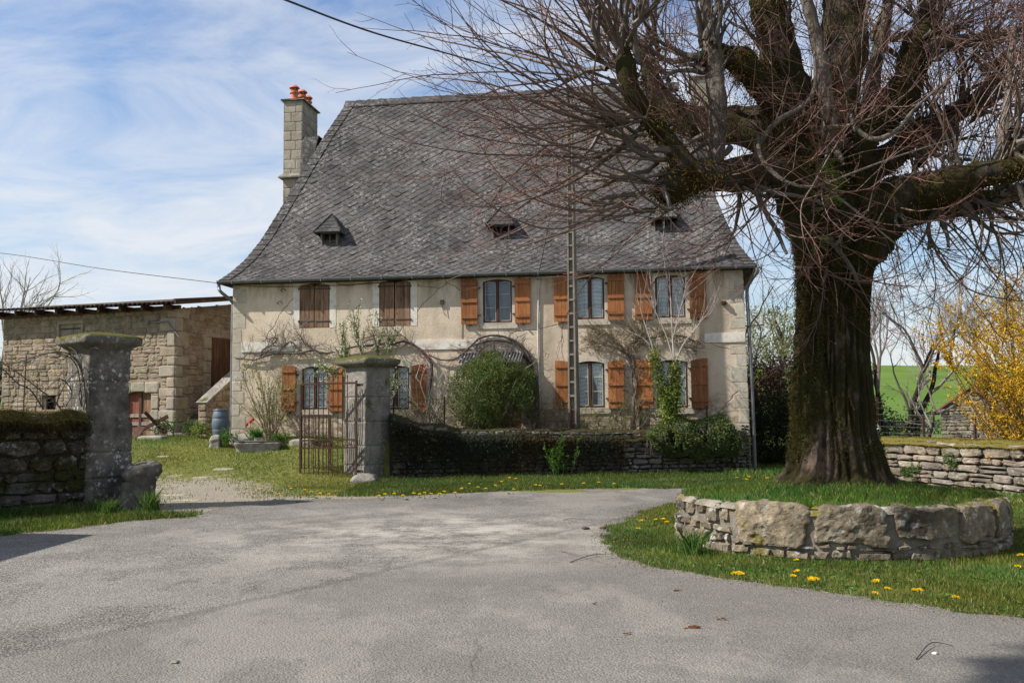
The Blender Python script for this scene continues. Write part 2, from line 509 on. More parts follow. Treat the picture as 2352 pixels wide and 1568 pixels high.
t = NT('slate')
n = t.noise(7, 6, .7); nb = t.noise(.8, 4, .6)
c = t.mix(1.0, t.ramp(n, [(.3, (.036, .033, .032)), (.7, (.086, .080, .078))]), t.attr(), 'MULTIPLY')
c = t.mix(.8, c, t.ramp(nb, [(.33, .62), (.5, .95), (.65, 1.3)]), 'MULTIPLY')
c = t.mix(.7, c, t.ramp(t.noise(2.3, 6, .75, vec=t.mapping(t.co(), loc=(14, 2, 1))), [(.34, .62), (.5, 1.0), (.66, 1.3)]), 'MULTIPLY')
pale = t.math('MULTIPLY', t.ramp(t.noise(9, 6, .75, vec=t.mapping(t.co(), loc=(4, 4, 1))), [(.50, 0.), (.66, .75)]), t.ramp(t.noise(1.1, 3, .6, vec=t.mapping(t.co(), loc=(8, 4, 1))), [(.4, .1), (.6, 1.)]))
c = t.mix(pale, c, (.30, .29, .275))
sp = t.ramp(t.voro(7.5), [(.05, 1.), (.09, 0.)])
zz = t.n('ShaderNodeSeparateXYZ', {0: t.co()}).outputs[2]
lowz = t.ramp(t.math('MULTIPLY', zz, .1), [(.56, 1.), (.85, 0.12)])
c = t.mix(t.math('MULTIPLY', t.math('MULTIPLY', sp, lowz), .75), c, (.45, .44, .41))
M['slate'] = t.pbr(c, .85, t.bump(t.math('ADD', n, t.noise(60, 4, .7)), .006, .6), spec=.2)

M['orange_wood'] = wood_mat('orange_wood', (.20, .068, .020), (.39, .155, .050), rough=.55, knots=True)
M['old_wood'] = wood_mat('old_wood', (.075, .038, .022), (.33, .21, .13), rough=.85, knots=True, scale=(16, 16, 1.3))
M['grey_wood'] = wood_mat('grey_wood', (.09, .075, .06), (.26, .225, .19), rough=.9)
M['dark_wood'] = wood_mat('dark_wood', (.035, .015, .010), (.095, .045, .028), rough=.5)
M['red_wood'] = wood_mat('red_wood', (.13, .035, .022), (.27, .10, .07), rough=.8)
M['white_paint'] = wood_mat('white_paint', (.42, .41, .38), (.6, .59, .56), rough=.6)

t = NT('zinc'); c = t.ramp(t.noise(3, 5, .6), [(.3, (.11, .115, .12)), (.7, (.19, .20, .21))])
M['zinc'] = t.pbr(c, .5, metal=.35, spec=.4)
t = NT('black_iron'); M['iron'] = t.pbr(t.ramp(t.noise(20, 4), [(.3, (.02, .017, .015)), (.7, (.06, .045, .035))]), .7, spec=.4)
t = NT('rusty_iron'); c = t.ramp(t.noise(9, 6, .7), [(.3, (.022, .011, .008)), (.55, (.065, .028, .019)), (.75, (.13, .066, .047))])
M['rust'] = t.pbr(c, .85, t.bump(t.noise(60, 4), .003), spec=.3)
t = NT('concrete'); c = t.ramp(t.noise(2.5, 6, .7), [(.3, (.11, .095, .075)), (.7, (.23, .21, .175))])
c = t.mix(t.ramp(t.noise(14, 5, .7), [(.58, 0.), (.66, .5)]), c, (.11, .10, .08))
M['concrete'] = t.pbr(c, .9, t.bump(t.noise(70, 4), .004), spec=.2)
t = NT('terracotta'); M['terracotta'] = t.pbr(t.ramp(t.noise(8, 4), [(.3, (.36, .105, .06)), (.7, (.52, .18, .10))]), .75)
t = NT('blue_plastic'); M['barrel'] = t.pbr((.085, .115, .15), .38, spec=.5)
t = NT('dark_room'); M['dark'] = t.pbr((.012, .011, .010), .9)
t = NT('black_rubber'); M['cable'] = t.pbr((.02, .02, .02), .6)

# window glass
t = NT('window_glass')
gl = t.n('ShaderNodeBsdfGlossy', {'Color': (.9, .95, 1.0, 1), 'Roughness': .04}); tr = t.n('ShaderNodeBsdfTransparent', {'Color': (.95, .97, .97, 1)})
fr = t.n('ShaderNodeFresnel', {'IOR': 1.5})
mx = t.n('ShaderNodeMixShader', {0: t.math('ADD', t.math('MULTIPLY', fr.outputs[0], .8), .0), 1: tr.outputs[0], 2: gl.outputs[0]})
t.t.links.new(mx.outputs[0], t.out.inputs[0]); M['glass'] = t.m

# lace curtains: rows of scallops, and a finer floral net
def lace(name, scx, scz, lo, hi):
    t = NT(name)
    s = t.n('ShaderNodeSeparateXYZ', {0: t.co()})
    x = t.math('MULTIPLY', s.outputs[0], scx); z = t.math('MULTIPLY', s.outputs[2], scz)
    sc = t.math('ADD', z, t.math('MULTIPLY', t.math('SINE', x), .13))
    f = t.math('FRACT', sc)
    holes = t.ramp(t.voro(26, vec=t.mapping(t.co(), (1, 0, 1))), [(.12, 0.), (.26, 1.)])
    band = t.ramp(f, [(.0, .25), (.22, .35), (.28, 1.), (.6, 1.), (.66, .75), (.95, .8), (1.0, .25)])
    k = t.math('MULTIPLY', band, t.math('ADD', .55, t.math('MULTIPLY', holes, .45)))
    c = t.mix(k, lo, hi)
    w = t.n('ShaderNodeTexWave', {'Vector': t.co(), 'Scale': 3.2, 'Distortion': 1.2}, bands_direction='X')
    return t.pbr(c, .95, t.bump(w.outputs[1], .03, .6), spec=.05)
M['lace'] = lace('scalloped_lace', 48.0, 5.2, (.16, .18, .21), (.86, .87, .88))
M['net'] = lace('net_curtain', 20.0, 9.0, (.48, .53, .54), (.84, .87, .87))
t = NT('blind_cloth'); M['blind'] = t.pbr(t.ramp(t.noise(4, 4), [(.3, (.13, .16, .19)), (.7, (.20, .24, .28))]), .9)
M['white_cloth'] = lace('white_cloth', 3.0, 1.0, (.35, .36, .36), (.60, .62, .62))

# asphalt: worn chip seal, stones in dark binder
t = NT('asphalt')
wv = t.mix(.012, t.co(), t.noise(25, 2, .5, out='Color'), 'ADD')
cell = t.voro(62, vec=wv); cellc = t.n('ShaderNodeSeparateColor', {0: t.voro(62, out='Color', vec=wv)}).outputs[0]; fine = t.voro(150); nf = t.noise(38, 4, .8)
big = t.noise(.22, 5, .6); mid = t.noise(1.3, 6, .72)
c = t.ramp(big, [(.3, (.165, .15, .132)), (.5, (.215, .2, .178)), (.7, (.28, .262, .235))])
c = t.mix(.5, c, t.ramp(mid, [(.28, .62), (.5, 1.0), (.72, 1.3)]), 'MULTIPLY')
P0 = t.n('ShaderNodeSeparateXYZ', {0: t.n('ShaderNodeNewGeometry').outputs['Position']})
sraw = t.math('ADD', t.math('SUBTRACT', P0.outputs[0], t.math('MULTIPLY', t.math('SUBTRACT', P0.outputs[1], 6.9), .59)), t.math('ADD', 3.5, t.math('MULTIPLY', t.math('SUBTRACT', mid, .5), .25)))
side = t.ramp(sraw, [(.0, 0.), (.25, 1.)])         # smoother, darker dressing right of the diagonal line
chip = t.ramp(cell, [(.0, 1.35), (.35, 1.05), (.6, .5), (.75, .25)])
chip = t.mix(.6, chip, t.ramp(cellc, [(.0, .6), (.75, 1.0), (.93, 1.25), (1., 2.2)]), 'MULTIPLY')
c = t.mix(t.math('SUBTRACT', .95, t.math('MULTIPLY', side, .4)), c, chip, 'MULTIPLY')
c = t.mix(.5, c, t.ramp(nf, [(.3, .55), (.7, 1.45)]), 'MULTIPLY')
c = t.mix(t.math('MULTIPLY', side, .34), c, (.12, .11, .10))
c = t.mix(1.0, c, (.98, .97, .95), 'MULTIPLY')
dx = t.math('SUBTRACT', P0.outputs[0], -1.2); dy = t.math('SUBTRACT', P0.outputs[1], 14.0)
dd = t.math('SQRT', t.math('ADD', t.math('MULTIPLY', dx, t.math('MULTIPLY', dx, .06)), t.math('MULTIPLY', dy, t.math('MULTIPLY', dy, .05))))
dust = t.math('MULTIPLY', t.ramp(dd, [(.1, 1.), (1., 0.)]), t.ramp(t.noise(1.1, 7, .8, vec=t.mapping(t.co(), loc=(7, 7, 1))), [(.44, 0.), (.6, .85)]))
c = t.mix(dust, c, t.mix(nf, (.30, .275, .235), (.50, .47, .41)))
wear = t.ramp(t.noise(.55, 6, .7, vec=t.mapping(t.co(), (1, .5, 1), rot=(0, 0, .5), loc=(3, 9, 1))), [(.52, 0.), (.58, .28)])
c = t.mix(wear, c, (.29, .268, .235))
crk = t.math('MULTIPLY', t.ramp(t.voro(.33, feature='DISTANCE_TO_EDGE', vec=t.mix(.5, t.co(), t.noise(1.7, 6, .7, out='Color'), 'ADD')), [(.0, 1.), (.006, 0.)]), t.ramp(t.noise(.5, 2, .5, vec=t.mapping(t.co(), loc=(1, 2, 5))), [(.5, 0.), (.65, .5)]))
c = t.mix(crk, c, (.05, .045, .04))
c = t.mix(t.math('MULTIPLY', t.ramp(t.math('ABSOLUTE', sraw), [(.03, 1.), (.12, 0.)]), .42), c, (.08, .072, .064))  # narrow dark diagonal line between the two dressings
h = t.math('ADD', t.math('MULTIPLY', cell, -1.4), t.math('MULTIPLY', nf, .8))
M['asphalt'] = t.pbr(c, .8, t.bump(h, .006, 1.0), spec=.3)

# ground: short grass, earth and stony track
t = NT('ground')
g = t.ramp(t.noise(5, 6, .7), [(.3, (.075, .085, .018)), (.5, (.12, .125, .03)), (.72, (.19, .175, .06))])
g = t.mix(.6, g, t.ramp(t.noise(55, 4, .75), [(.3, .5), (.7, 1.5)]), 'MULTIPLY')
gr = t.ramp(t.noise(24, 5, .8), [(.3, (.13, .105, .075)), (.55, (.25, .22, .175)), (.72, (.40, .37, .31))])
mk = t.attr('col'); sc_ = t.n('ShaderNodeSeparateColor', {0: mk})
mf = t.ramp(t.math('ADD', sc_.outputs[0], t.math('MULTIPLY', t.math('SUBTRACT', t.noise(3.3, 6, .75), .5), 1.5)), [(.42, 0.), (.58, 1.)])
c = t.mix(mf, g, gr)
fld = t.ramp(t.noise(.12, 5, .6), [(.3, (.065, .115, .018)), (.6, (.09, .15, .025)), (.8, (.14, .15, .04))])
c = t.mix(sc_.outputs[1], c, fld)
c = t.mix(sc_.outputs[2], c, (.035, .03, .02))
M['ground'] = t.pbr(c, .95, t.bump(t.noise(40, 5, .8), .02, .8), spec=.1)

# bark
def bark(name, dark, light, mossc, mossamt):
    t = NT(name)
    v = t.mapping(t.co(), (9, 9, 1.3))
    a = t.noise(1.0, 7, .7, vec=v, dist=.8)
    c = t.ramp(a, [(.35, dark), (.68, light)])
    c = t.mix(1.0, c, t.attr(), 'MULTIPLY')
    if mossamt:
        m = t.ramp(t.noise(1.5, 6, .75, vec=t.mapping(t.co(), (1, 1, .7))), [(.62 - mossamt * .3, 0.), (.72 - mossamt * .3, 1.)])
        c = t.mix(m, c, t.mix(t.noise(28, 5, .75), tuple(q * .35 for q in mossc), tuple(q * 1.8 for q in mossc)))
    return t.pbr(c, .9, t.bump(t.math('ADD', a, t.math('MULTIPLY', t.noise(30, 4, .7), .3)), .05, .9), spec=.2)
M['bark'] = bark('lime_bark', (.006, .0045, .0035), (.15, .105, .082), (.022, .018, .004), .8)
M['bark_limb'] = bark('limb_bark', (.012, .0095, .0075), (.10, .08, .062), (.026, .022, .005), .75)
M['bark_pale'] = bark('pale_bark', (.07, .058, .046), (.20, .175, .145), (.05, .05, .01), .08)
M['bark_far'] = bark('far_bark', (.10, .085, .07), (.25, .22, .185), (.05, .05, .01), .1)
t = NT('twig_bark'); M['twig'] = t.pbr(t.mix(1.0, t.ramp(t.noise(3, 3), [(.3, (.7, .7, .7)), (.7, (1.2, 1.2, 1.2))]), t.attr(), 'MULTIPLY'), .6, spec=.45)
M['leaf'] = leaf_mat('leaf', (1, 1, 1))
M['grassm'] = leaf_mat('grass_blade', (1, 1, 1), trans=.4, rough=.6)
M['petal'] = leaf_mat('petal', (1, 1, 1), trans=.3, rough=.7)
M['mossm'] = leaf_mat('moss_tuft', (1, 1, 1), trans=.15, rough=.9)
# ------------------------------------------------------------------ light and sky
SUN_AZ, SUN_EL = R_(-167), R_(44)
sd = Vector((math.cos(SUN_AZ) * math.cos(SUN_EL), math.sin(SUN_AZ) * math.cos(SUN_EL), math.sin(SUN_EL)))
sl = bpy.data.lights.new('sun', 'SUN'); sl.energy = 5.0; sl.angle = R_(.53); sl.color = (1.0, .95, .87)
so = bpy.data.objects.new('sun', sl); COL.objects.link(so); so.rotation_euler = sd.to_track_quat('Z', 'Y').to_euler(); so.location = (-20, -5, 25)
world = bpy.data.worlds.new('World'); SC.world = world; world.use_nodes = True
wt = world.node_tree; wt.nodes.clear()
def wn(typ, ins=None, **kw):
    nd = wt.nodes.new(typ)
    for k, v in kw.items(): setattr(nd, k, v)
    for k, v in (ins or {}).items():
        if isinstance(v, bpy.types.NodeSocket): wt.links.new(v, nd.inputs[k])
        else: nd.inputs[k].default_value = v
    return nd
sky = wn('ShaderNodeTexSky', sky_type='NISHITA', sun_disc=False, sun_elevation=SUN_EL, sun_rotation=math.atan2(sd.x, sd.y), air_density=1.25, dust_density=.6, ozone_density=1.6)
tc = wn('ShaderNodeTexCoord'); sep = wn('ShaderNodeSeparateXYZ', {0: tc.outputs['Generated']})
den = wn('ShaderNodeMath', {0: sep.outputs[2], 1: .22}, operation='ADD')
den = wn('ShaderNodeMath', {0: den.outputs[0], 1: .05}, operation='MAXIMUM')
cx_ = wn('ShaderNodeMath', {0: sep.outputs[0], 1: den.outputs[0]}, operation='DIVIDE')
cy_ = wn('ShaderNodeMath', {0: sep.outputs[1], 1: den.outputs[0]}, operation='DIVIDE')
cmb = wn('ShaderNodeCombineXYZ', {0: cx_.outputs[0], 1: cy_.outputs[0], 2: 3.7})
mp = wn('ShaderNodeMapping', {'Vector': cmb.outputs[0], 'Rotation': (0, 0, R_(-20)), 'Scale': (1.15, 1.7, 1), 'Location': (2.3, .9, 0)})
c1 = wn('ShaderNodeTexNoise', {'Vector': mp.outputs[0], 'Scale': 1.9, 'Detail': 12, 'Roughness': .6, 'Distortion': .7})
c2 = wn('ShaderNodeTexNoise', {'Vector': mp.outputs[0], 'Scale': .55, 'Detail': 4, 'Roughness': .5})
cs = wn('ShaderNodeMath', {0: c1.outputs[0], 1: .62}, operation='MULTIPLY')
cs2 = wn('ShaderNodeMath', {0: c2.outputs[0], 1: .55, 2: cs.outputs[0]}, operation='MULTIPLY_ADD')
hz = wn('ShaderNodeMapRange', {'Value': sep.outputs[2], 1: .05, 2: .5, 3: .0, 4: -.01})
cs3 = wn('ShaderNodeMath', {0: cs2.outputs[0], 1: hz.outputs[0]}, operation='ADD')
cr = wn('ShaderNodeValToRGB', {'Fac': cs3.outputs[0]})
cr.color_ramp.elements[0].position = .44; cr.color_ramp.elements[0].color = (0, 0, 0, 1)
cr.color_ramp.elements[1].position = .69; cr.color_ramp.elements[1].color = (.92, .92, .92, 1)
blue = wn('ShaderNodeMix', {0: 1.0, 6: sky.outputs[0], 7: (1.12, 1.2, 1.4, 1)}, data_type='RGBA', blend_type='MULTIPLY')
mixc = wn('ShaderNodeMix', {0: cr.outputs[0], 6: blue.outputs[2], 7: (7.4, 7.7, 8.2, 1)}, data_type='RGBA')
bg = wn('ShaderNodeBackground', {'Color': mixc.outputs[2], 'Strength': .070})
wo = wn('ShaderNodeOutputWorld', {0: bg.outputs[0]})
SC.view_settings.view_transform = 'Standard'; SC.view_settings.look = 'None'; SC.view_settings.gamma = 1
SC.view_settings.exposure = 0.66

# ------------------------------------------------------------------ frames of reference
H = Fr(-8.4, 30.0, -8.5)      # the house
BL = Fr(-10.6 - .931 * 7.3, 31.47 + .365 * 7.3, -21.4)   # the barn, origin at its left front corner
GW0, GW1 = np.array((-3.05, 25.35)), np.array((6.35, 27.3))    # garden wall

def sm(t): t = np.clip(t, 0, 1); return t * t * (3 - 2 * t)

def gwall_y(x): return GW0[1] + (x - GW0[0]) * (GW1[1] - GW0[1]) / (GW1[0] - GW0[0])

def hgt(x, y):
    x = np.asarray(x, float); y = np.asarray(y, float)
    left = sm((-2.9 - x) / .7)
    yard = 1.05 * sm((y - 23.5) / 6.5) * left
    gard = np.where((x > -3.25) & (x < 6.45) & (y > gwall_y(x) + .1), 1.12 * sm((y - gwall_y(x)) / .25), 0)
    z = np.maximum(yard, gard)
    near = np.clip((y - 31) / 12, 0, 1)
    far = .3 + 8.3 * sm((y - 48) / 122) + 6 * sm((y - 170) / 500)
    z = np.where(y > 31, z * (1 - near) + far * near, z)
    z = z + (n2(x, y, .35, 3) - .5) * .16 * np.clip((y - 20.5) / 2, 0, 1) * np.where(np.abs(x) < 30, 1, 2)
    z = z + (n2(x, y, .012, 3) - .5) * 5 * np.clip((y - 60) / 100, 0, 1)
    return z

# road outline
def edge(pxs, n=6, jit=.05):
    P = np.array([PZ(*p)[:2] for p in pxs]); K = (len(P) - 1) * n + 1
    Q = resample(np.c_[P, np.zeros(len(P))], K)[:, :2]
    return Q + rng.normal(0, jit, Q.shape) * .6 + np.stack([n2(Q[:, 0], Q[:, 1], 3.0) - .5, n2(Q[:, 0], Q[:, 1], 3.0, z=9) - .5], 1) * .35
LEFT_EDGE = edge([(-420, 1290), (0, 1232), (100, 1222), (210, 1209), (330, 1196), (440, 1188), (478, 1172)], 12, .03)
FAR_EDGE = edge([(560, 1158), (680, 1149), (830, 1146), (1000, 1136), (1200, 1127), (1400, 1122), (1545, 1123)], 12, .05)
RIGHT_EDGE = edge([(1545, 1158), (1500, 1170), (1445, 1190), (1398, 1215), (1390, 1240), (1412, 1270), (1470, 1290), (1560, 1311), (1700, 1334), (1900, 1363), (2100, 1394), (2352, 1424), (2800, 1478)], 16, .02)
road = np.vstack([LEFT_EDGE, FAR_EDGE, [(6.6, 23.2), (8.3, 22.4), (9.0, 19.5)], [(7.0, 16.8), (4.9, 15.7), (3.6, 16.4)], RIGHT_EDGE, [(25, 4), (25, -40), (-40, -40), (-40, 9), (-14, 9.6)]])

def inpoly(x, y, poly):
    x = np.asarray(x); y = np.asarray(y); r = np.zeros(x.shape, bool); n = len(poly); j = n - 1
    for i in range(n):
        xi, yi = poly[i]; xj, yj = poly[j]
        if yi != yj: r ^= ((yi > y) != (yj > y)) & (x < (xj - xi) * (y - yi) / (yj - yi) + xi)
        j = i
    return r

def gravel(x, y):
    a = PZ(420, 1165)[:2]; b = PZ(470, 1118)[:2]
    dx = (x + 5.3 + (y - 18) * .33) / (2.1 + .05 * np.clip(y - 18, 0, 5)); 
    g = np.exp(-dx ** 2) * sm((27.5 - y) / 4.5) * sm((y - 16.5) / 1.2)
    g2 = np.exp(-((x + 3.6) / 3.0) ** 2) * sm((21.8 - y) / 1.6) * sm((y - 16.5) / 1.2)
    far = np.exp(-((y - (18.9 + (x + 4) * .28 + np.clip(x + 1, 0, 9) * .12)) / .8) ** 2) * (x > -6) * .55
    return np.clip(np.maximum(np.maximum(g, g2), far), 0, 1)

xs = np.unique(np.concatenate([np.linspace(-3000, -60, 25), np.linspace(-60, -15, 40), np.arange(-15, 13, .12), np.linspace(13, 70, 50), np.linspace(70, 3000, 25)]))
ys = np.unique(np.concatenate([np.linspace(-3000, -20, 16), np.linspace(-20, 4, 14), np.arange(4, 33, .12), np.linspace(33, 200, 90), np.linspace(200, 4000, 30)]))
X, Y = np.meshgrid(xs, ys)
Z = hgt(X, Y)
mb = MB(); gcol = np.zeros((X.size, 3))
gv = gravel(X, Y) * np.where(Y > 33, 0, 1)
gcol[:, 0] = gv.ravel() * .85
gcol[:, 1] = np.clip((Y.ravel() - 33) / 14, 0, 1)
gcol[:, 2] = (((X > -3.1) & (X < 6.4) & (Y > gwall_y(X)) & (Y < 31)) * .8).ravel()
P = np.stack([X, Y, Z], -1)
mb.grid(P, gcol)
ground = structure(mb.build('ground', M['ground'], smooth=True))

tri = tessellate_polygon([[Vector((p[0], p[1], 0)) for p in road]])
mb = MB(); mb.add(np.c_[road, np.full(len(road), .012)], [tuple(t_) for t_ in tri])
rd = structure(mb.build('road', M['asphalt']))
if rd.data.polygons[0].normal.z < 0:
    rd.data.flip_normals()
# ------------------------------------------------------------------ the house
LH = H.pix(1712, 850)[0]
ZE = .5 * (H.pix(540, 652)[1] + H.pix(1690, 611)[1])
print('house length', LH, 'eave', ZE, 'Lcheck', H.pix(532, 800), 'ridge', H.pix(800, 236, 5.0))
house = thing('stone_house', 'long plastered stone house with steep slate roof and orange shutters', 'house', H.w(0, 0, 0), H.a)
DEP = 10.0
OV, OS = .20, .33


def arch_loop(x0, x1, z0, z1, rise, n=8):
    """closed loop; z1 is the height at the crown"""
    w = x1 - x0
    top = [(x0 + w * k / n, z1 - rise + rise * (1 - (2 * k / n - 1) ** 2)) for k in range(n + 1)]
    return [(x0, z0)] + top + [(x1, z0)]


def plate(mb, outer, holes, y0, y1, col=None, mat=0):
    loops = [outer] + holes
    tr = tessellate_polygon([[Vector((x, z, 0)) for x, z in l] for l in loops])
    flat = [p for l in loops for p in l]; n = len(flat)
    v = [(x, y0, z) for x, z in flat] + [(x, y1, z) for x, z in flat]
    f = [tuple(t_) for t_ in tr] + [tuple(i + n for i in t_) for t_ in tr]
    b = 0
    for l in loops:
        m = len(l)
        f += [(b + i, b + (i + 1) % m, b + (i + 1) % m + n, b + i + n) for i in range(m)]
        b += m
    mb.add(v, f, col, mat)


def hx(px, py): return H.pix(px, py)[0]
def hz_(px, py): return H.pix(px, py)[1]

# window openings (pixel box of the opening) and the open shutters beside them
# x0,x1,ztop,zbot ; shutters: list of (x0,x1,ytop,ybot)
WIN = [
    dict(k='closed', w=(688, 757, 650, 753), sh=[(689, 721, 651, 752), (722.5, 755, 651, 752)], d='shut brown plank shutter, left window upstairs'),
    dict(k='closed', w=(871, 943, 643, 749), sh=[(872.5, 905, 645, 748), (907, 941, 645, 748)]),
    dict(k='blind', w=(1109, 1176, 641, 741), sh=[(1060, 1098, 640, 745), (1183, 1218, 636, 742)]),
    dict(k='net', w=(1321, 1388, 635, 733), sh=[(1272.5, 1309, 630, 739), (1395.5, 1434, 629, 735)]),
    dict(k='net', w=(1505, 1574, 631, 729.5), sh=[(1458, 1498, 628, 735), (1583, 1622.6, 624, 731.5)]),
    dict(k='lace', w=(693, 753, 841, 940), sh=[(649, 681, 839.5, 944.6), (757, 789, 839, 944)]),
    dict(k='lace', w=(878, 939.5, 839, 940), sh=[(843, 873, 838, 944), (946, 979.5, 836, 944)]),
    dict(k='drape', w=(1322, 1389, 829, 936), sh=[(1276, 1312, 828, 938), (1397, 1434, 827, 937)]),
    dict(k='drape', w=(1509, 1580, 826, 936), sh=[(1461.5, 1500, 826, 937), (1587, 1626, 823, 937)]),
]
holes = []
for w in WIN:
    a, b, zt, zb = w['w']; m = (a + b) / 2
    w['x0'], w['x1'] = hx(a, (zt + zb) / 2), hx(b, (zt + zb) / 2)
    w['z1'], w['z0'] = hz_(m, zt), hz_(m, zb)
    w['loop'] = arch_loop(w['x0'], w['x1'], w['z0'], w['z1'], .075)
    holes.append(w['loop'])
dx0, dx1 = hx(1092, 900), hx(1196, 900); dz1 = hz_(1145, 812)
door_loop = arch_loop(dx0, dx1, .9, dz1, .3)
holes.append(door_loop)
mb = MB()
outer = [(0, -.6), (0, ZE), (LH, ZE), (LH + .03, 2.5), (LH + .10, -.6)]
plate(mb, outer, holes, 0, .24)
mb.add([(0, .24, -.6), (0, DEP, -.6), (0, DEP, ZE), (0, .24, ZE)], [(0, 1, 2, 3)])
mb.add([(LH + .1, .24, -.6), (LH + .1, DEP, -.6), (LH, DEP, ZE), (LH, .24, ZE)], [(0, 1, 2, 3)])
mb.add([(0, DEP, -.6), (LH + .1, DEP, -.6), (LH, DEP, ZE), (0, DEP, ZE)], [(0, 1, 2, 3)])
mb.build('wall', M['plaster'], house)

# corner stones
def quoins(side):
    mb = MB(); z = .2 if side == 'l' else -.5; k = 0
    while z < ZE - .1:
        h = random.uniform(.26, .46); wd = (.42 if k % 2 else .27) + random.uniform(-.03, .03)
        if side == 'l': r = (-.012, wd)
        else: r = (LH + .10 * (1 - (z + .6) / (ZE + .6)) - wd - .02, LH + .10 * (1 - (z + h / 2 + .6) / (ZE + .6)) + .012)
        g = random.uniform(.82, 1.1)
        o = np.array((r[0], -.0, 0)); rect = np.array([(0, r[1] - r[0], z, min(z + h, ZE - .02))])
        stones(mb, rect, lambda s, zz, off, o=o: np.stack([o[0] + s, -np.clip(off, -.03, 9) - .004, zz], -1), gap=.012, bulge=.006, rough=.002, base=(g, g, g), var=.04, hue=.02, rc=.05)
        z += h; k += 1
    mb.build('corner_stone', M['house_stone'], house)
quoins('l'); quoins('r')

# string course, in the stretches where it still shows
mb = MB()
for (a, ya, b, yb) in ((555, 786, 688, 785), (950, 781, 1102, 779), (1618, 765, 1711, 763)):
    x0, x1 = hx(a, ya), hx(b, yb)
    z1 = hz_((a + b) / 2, (ya + yb) / 2 + 0); z0 = hz_((a + b) / 2, (ya + yb) / 2 + 22)
    mb.box(x0, x1, -.03, .002, z0 - .0, z1); mb.build('string_course', M['pale'], house); mb = MB()

# pale rendered bands round the openings and a sill under each open window
for i, w in enumerate(WIN):
    a, b, z0, z1 = w['x0'], w['x1'], w['z0'], w['z1']
    k = w['k']; lo = z0 < 2.2
    e = .2 if k == 'closed' else .15
    outerl = [(a - e, z0 - (.03 if k == 'closed' else .0)), (a - e, z1 + (.12 if not lo else .1)), (b + e, z1 + (.12 if not lo else .1)), (b + e, z0 - (.03 if k == 'closed' else 0))]
    mb = MB()
    lp = arch_loop(a, b, z0 - .0, z1, .075)
    # U shaped band open at the bottom
    n = len(lp)
    poly = [(a - e, z0)] + [(a - e, z1 + .1), (b + e, z1 + .1), (b + e, z0)] + [(x, z) for x, z in reversed(lp)]
    plate(mb, poly, [], -.007, .0)
    mb.build('window_surround', M['pale'] if k == 'closed' else M['surround'], house)
    if k != 'closed':
        sb = MB(); sb.box(a - .16, b + .16, -.035, .1, z0 - .17, z0 - .004, jit=.003)
        sb.build('window_sill', M['house_stone'], house)


def shutter(px0, px1, pt, pb, old, hinge_right, closed=False):
    pm = (pt + pb) / 2
    x0, x1 = hx(px0, pm), hx(px1, pm); z1, z0 = hz_((px0 + px1) / 2, pt), hz_((px0 + px1) / 2, pb)
    tilt = 0 if closed else random.uniform(-.008, .008)
    y0, y1 = (-.03, .012) if closed else (-.085, -.045)
    if closed: y0, y1 = .0, .03
    mb = MB(); n = 3 if old else 4; w = (x1 - x0) / n; sf = random.uniform(.86, 1.16)
    for k in range(n):
        xa, xb = x0 + w * k + .003, x0 + w * (k + 1) - .003
        def top(x):
            u = (x - x0) / (x1 - x0)
            u = u if (hinge_right != closed) else 1 - u
            return z1 - .055 * u ** 2 if closed else z1 - .055 * u ** 2
        g = random.uniform(.82, 1.12) * sf
        mb.prism([(xa, z0 + random.uniform(0, .006)), (xa, top(xa)), (xb, top(xb)), (xb, z0)], y0 + random.uniform(0, .002), y1, (g, g, g))
    hgt_ = z1 - z0
    if not old:
        for f in (.125, .5, .845):
            zc = z0 + hgt_ * (1 - f); g = random.uniform(.85, 1.05) * sf
            mb.box(x0 + .012, x1 - .008, y0 - .028, y0 + .001, zc - .042, zc + .042, (g, g, g))
    if tilt:
        cx, cz = (x0 + x1) / 2, (z0 + z1) / 2
        for v in mb.v: v[:, 0] += (v[:, 2] - cz) * tilt * 1.5
    o = mb.build('shutter', M['old_wood'] if old else M['orange_wood'], house)
    if old: o['label'] = 'closed weathered brown plank shutter with black strap hinges'
    for f in ((.12, .86) if closed else (.2, .80)):
        hb = MB()
        zc = z0 + hgt_ * (1 - f)
        if closed:
            hb.box(x0 + .03, x1 - .02, y0 - .009, y0 + .0, zc - .017, zc + .017)
            xe = x0 - .05 if not hinge_right else x1 + .01
            hb.box(xe, xe + .04, y0 - .03, .0, zc - .03, zc + .03)
        else:
            xe = x1 - .01 if hinge_right else x0 - .07
            hb.box(xe, xe + .085, -.075, -.02, zc - .022, zc + .022)
        hb.build('hinge', M['iron'], o)
    if not closed:
        hb = MB(); hb.box((x0 + x1) / 2 - .015, (x0 + x1) / 2 + .03, y0 - .03, -.0, z0 - .05, z0 - .015); hb.build('catch', M['iron'], o)


for w in WIN:
    (s1, s2) = w['sh']; cl = w['k'] == 'closed'
    shutter(*s1, cl, not cl, cl); shutter(*s2, cl, cl, cl)

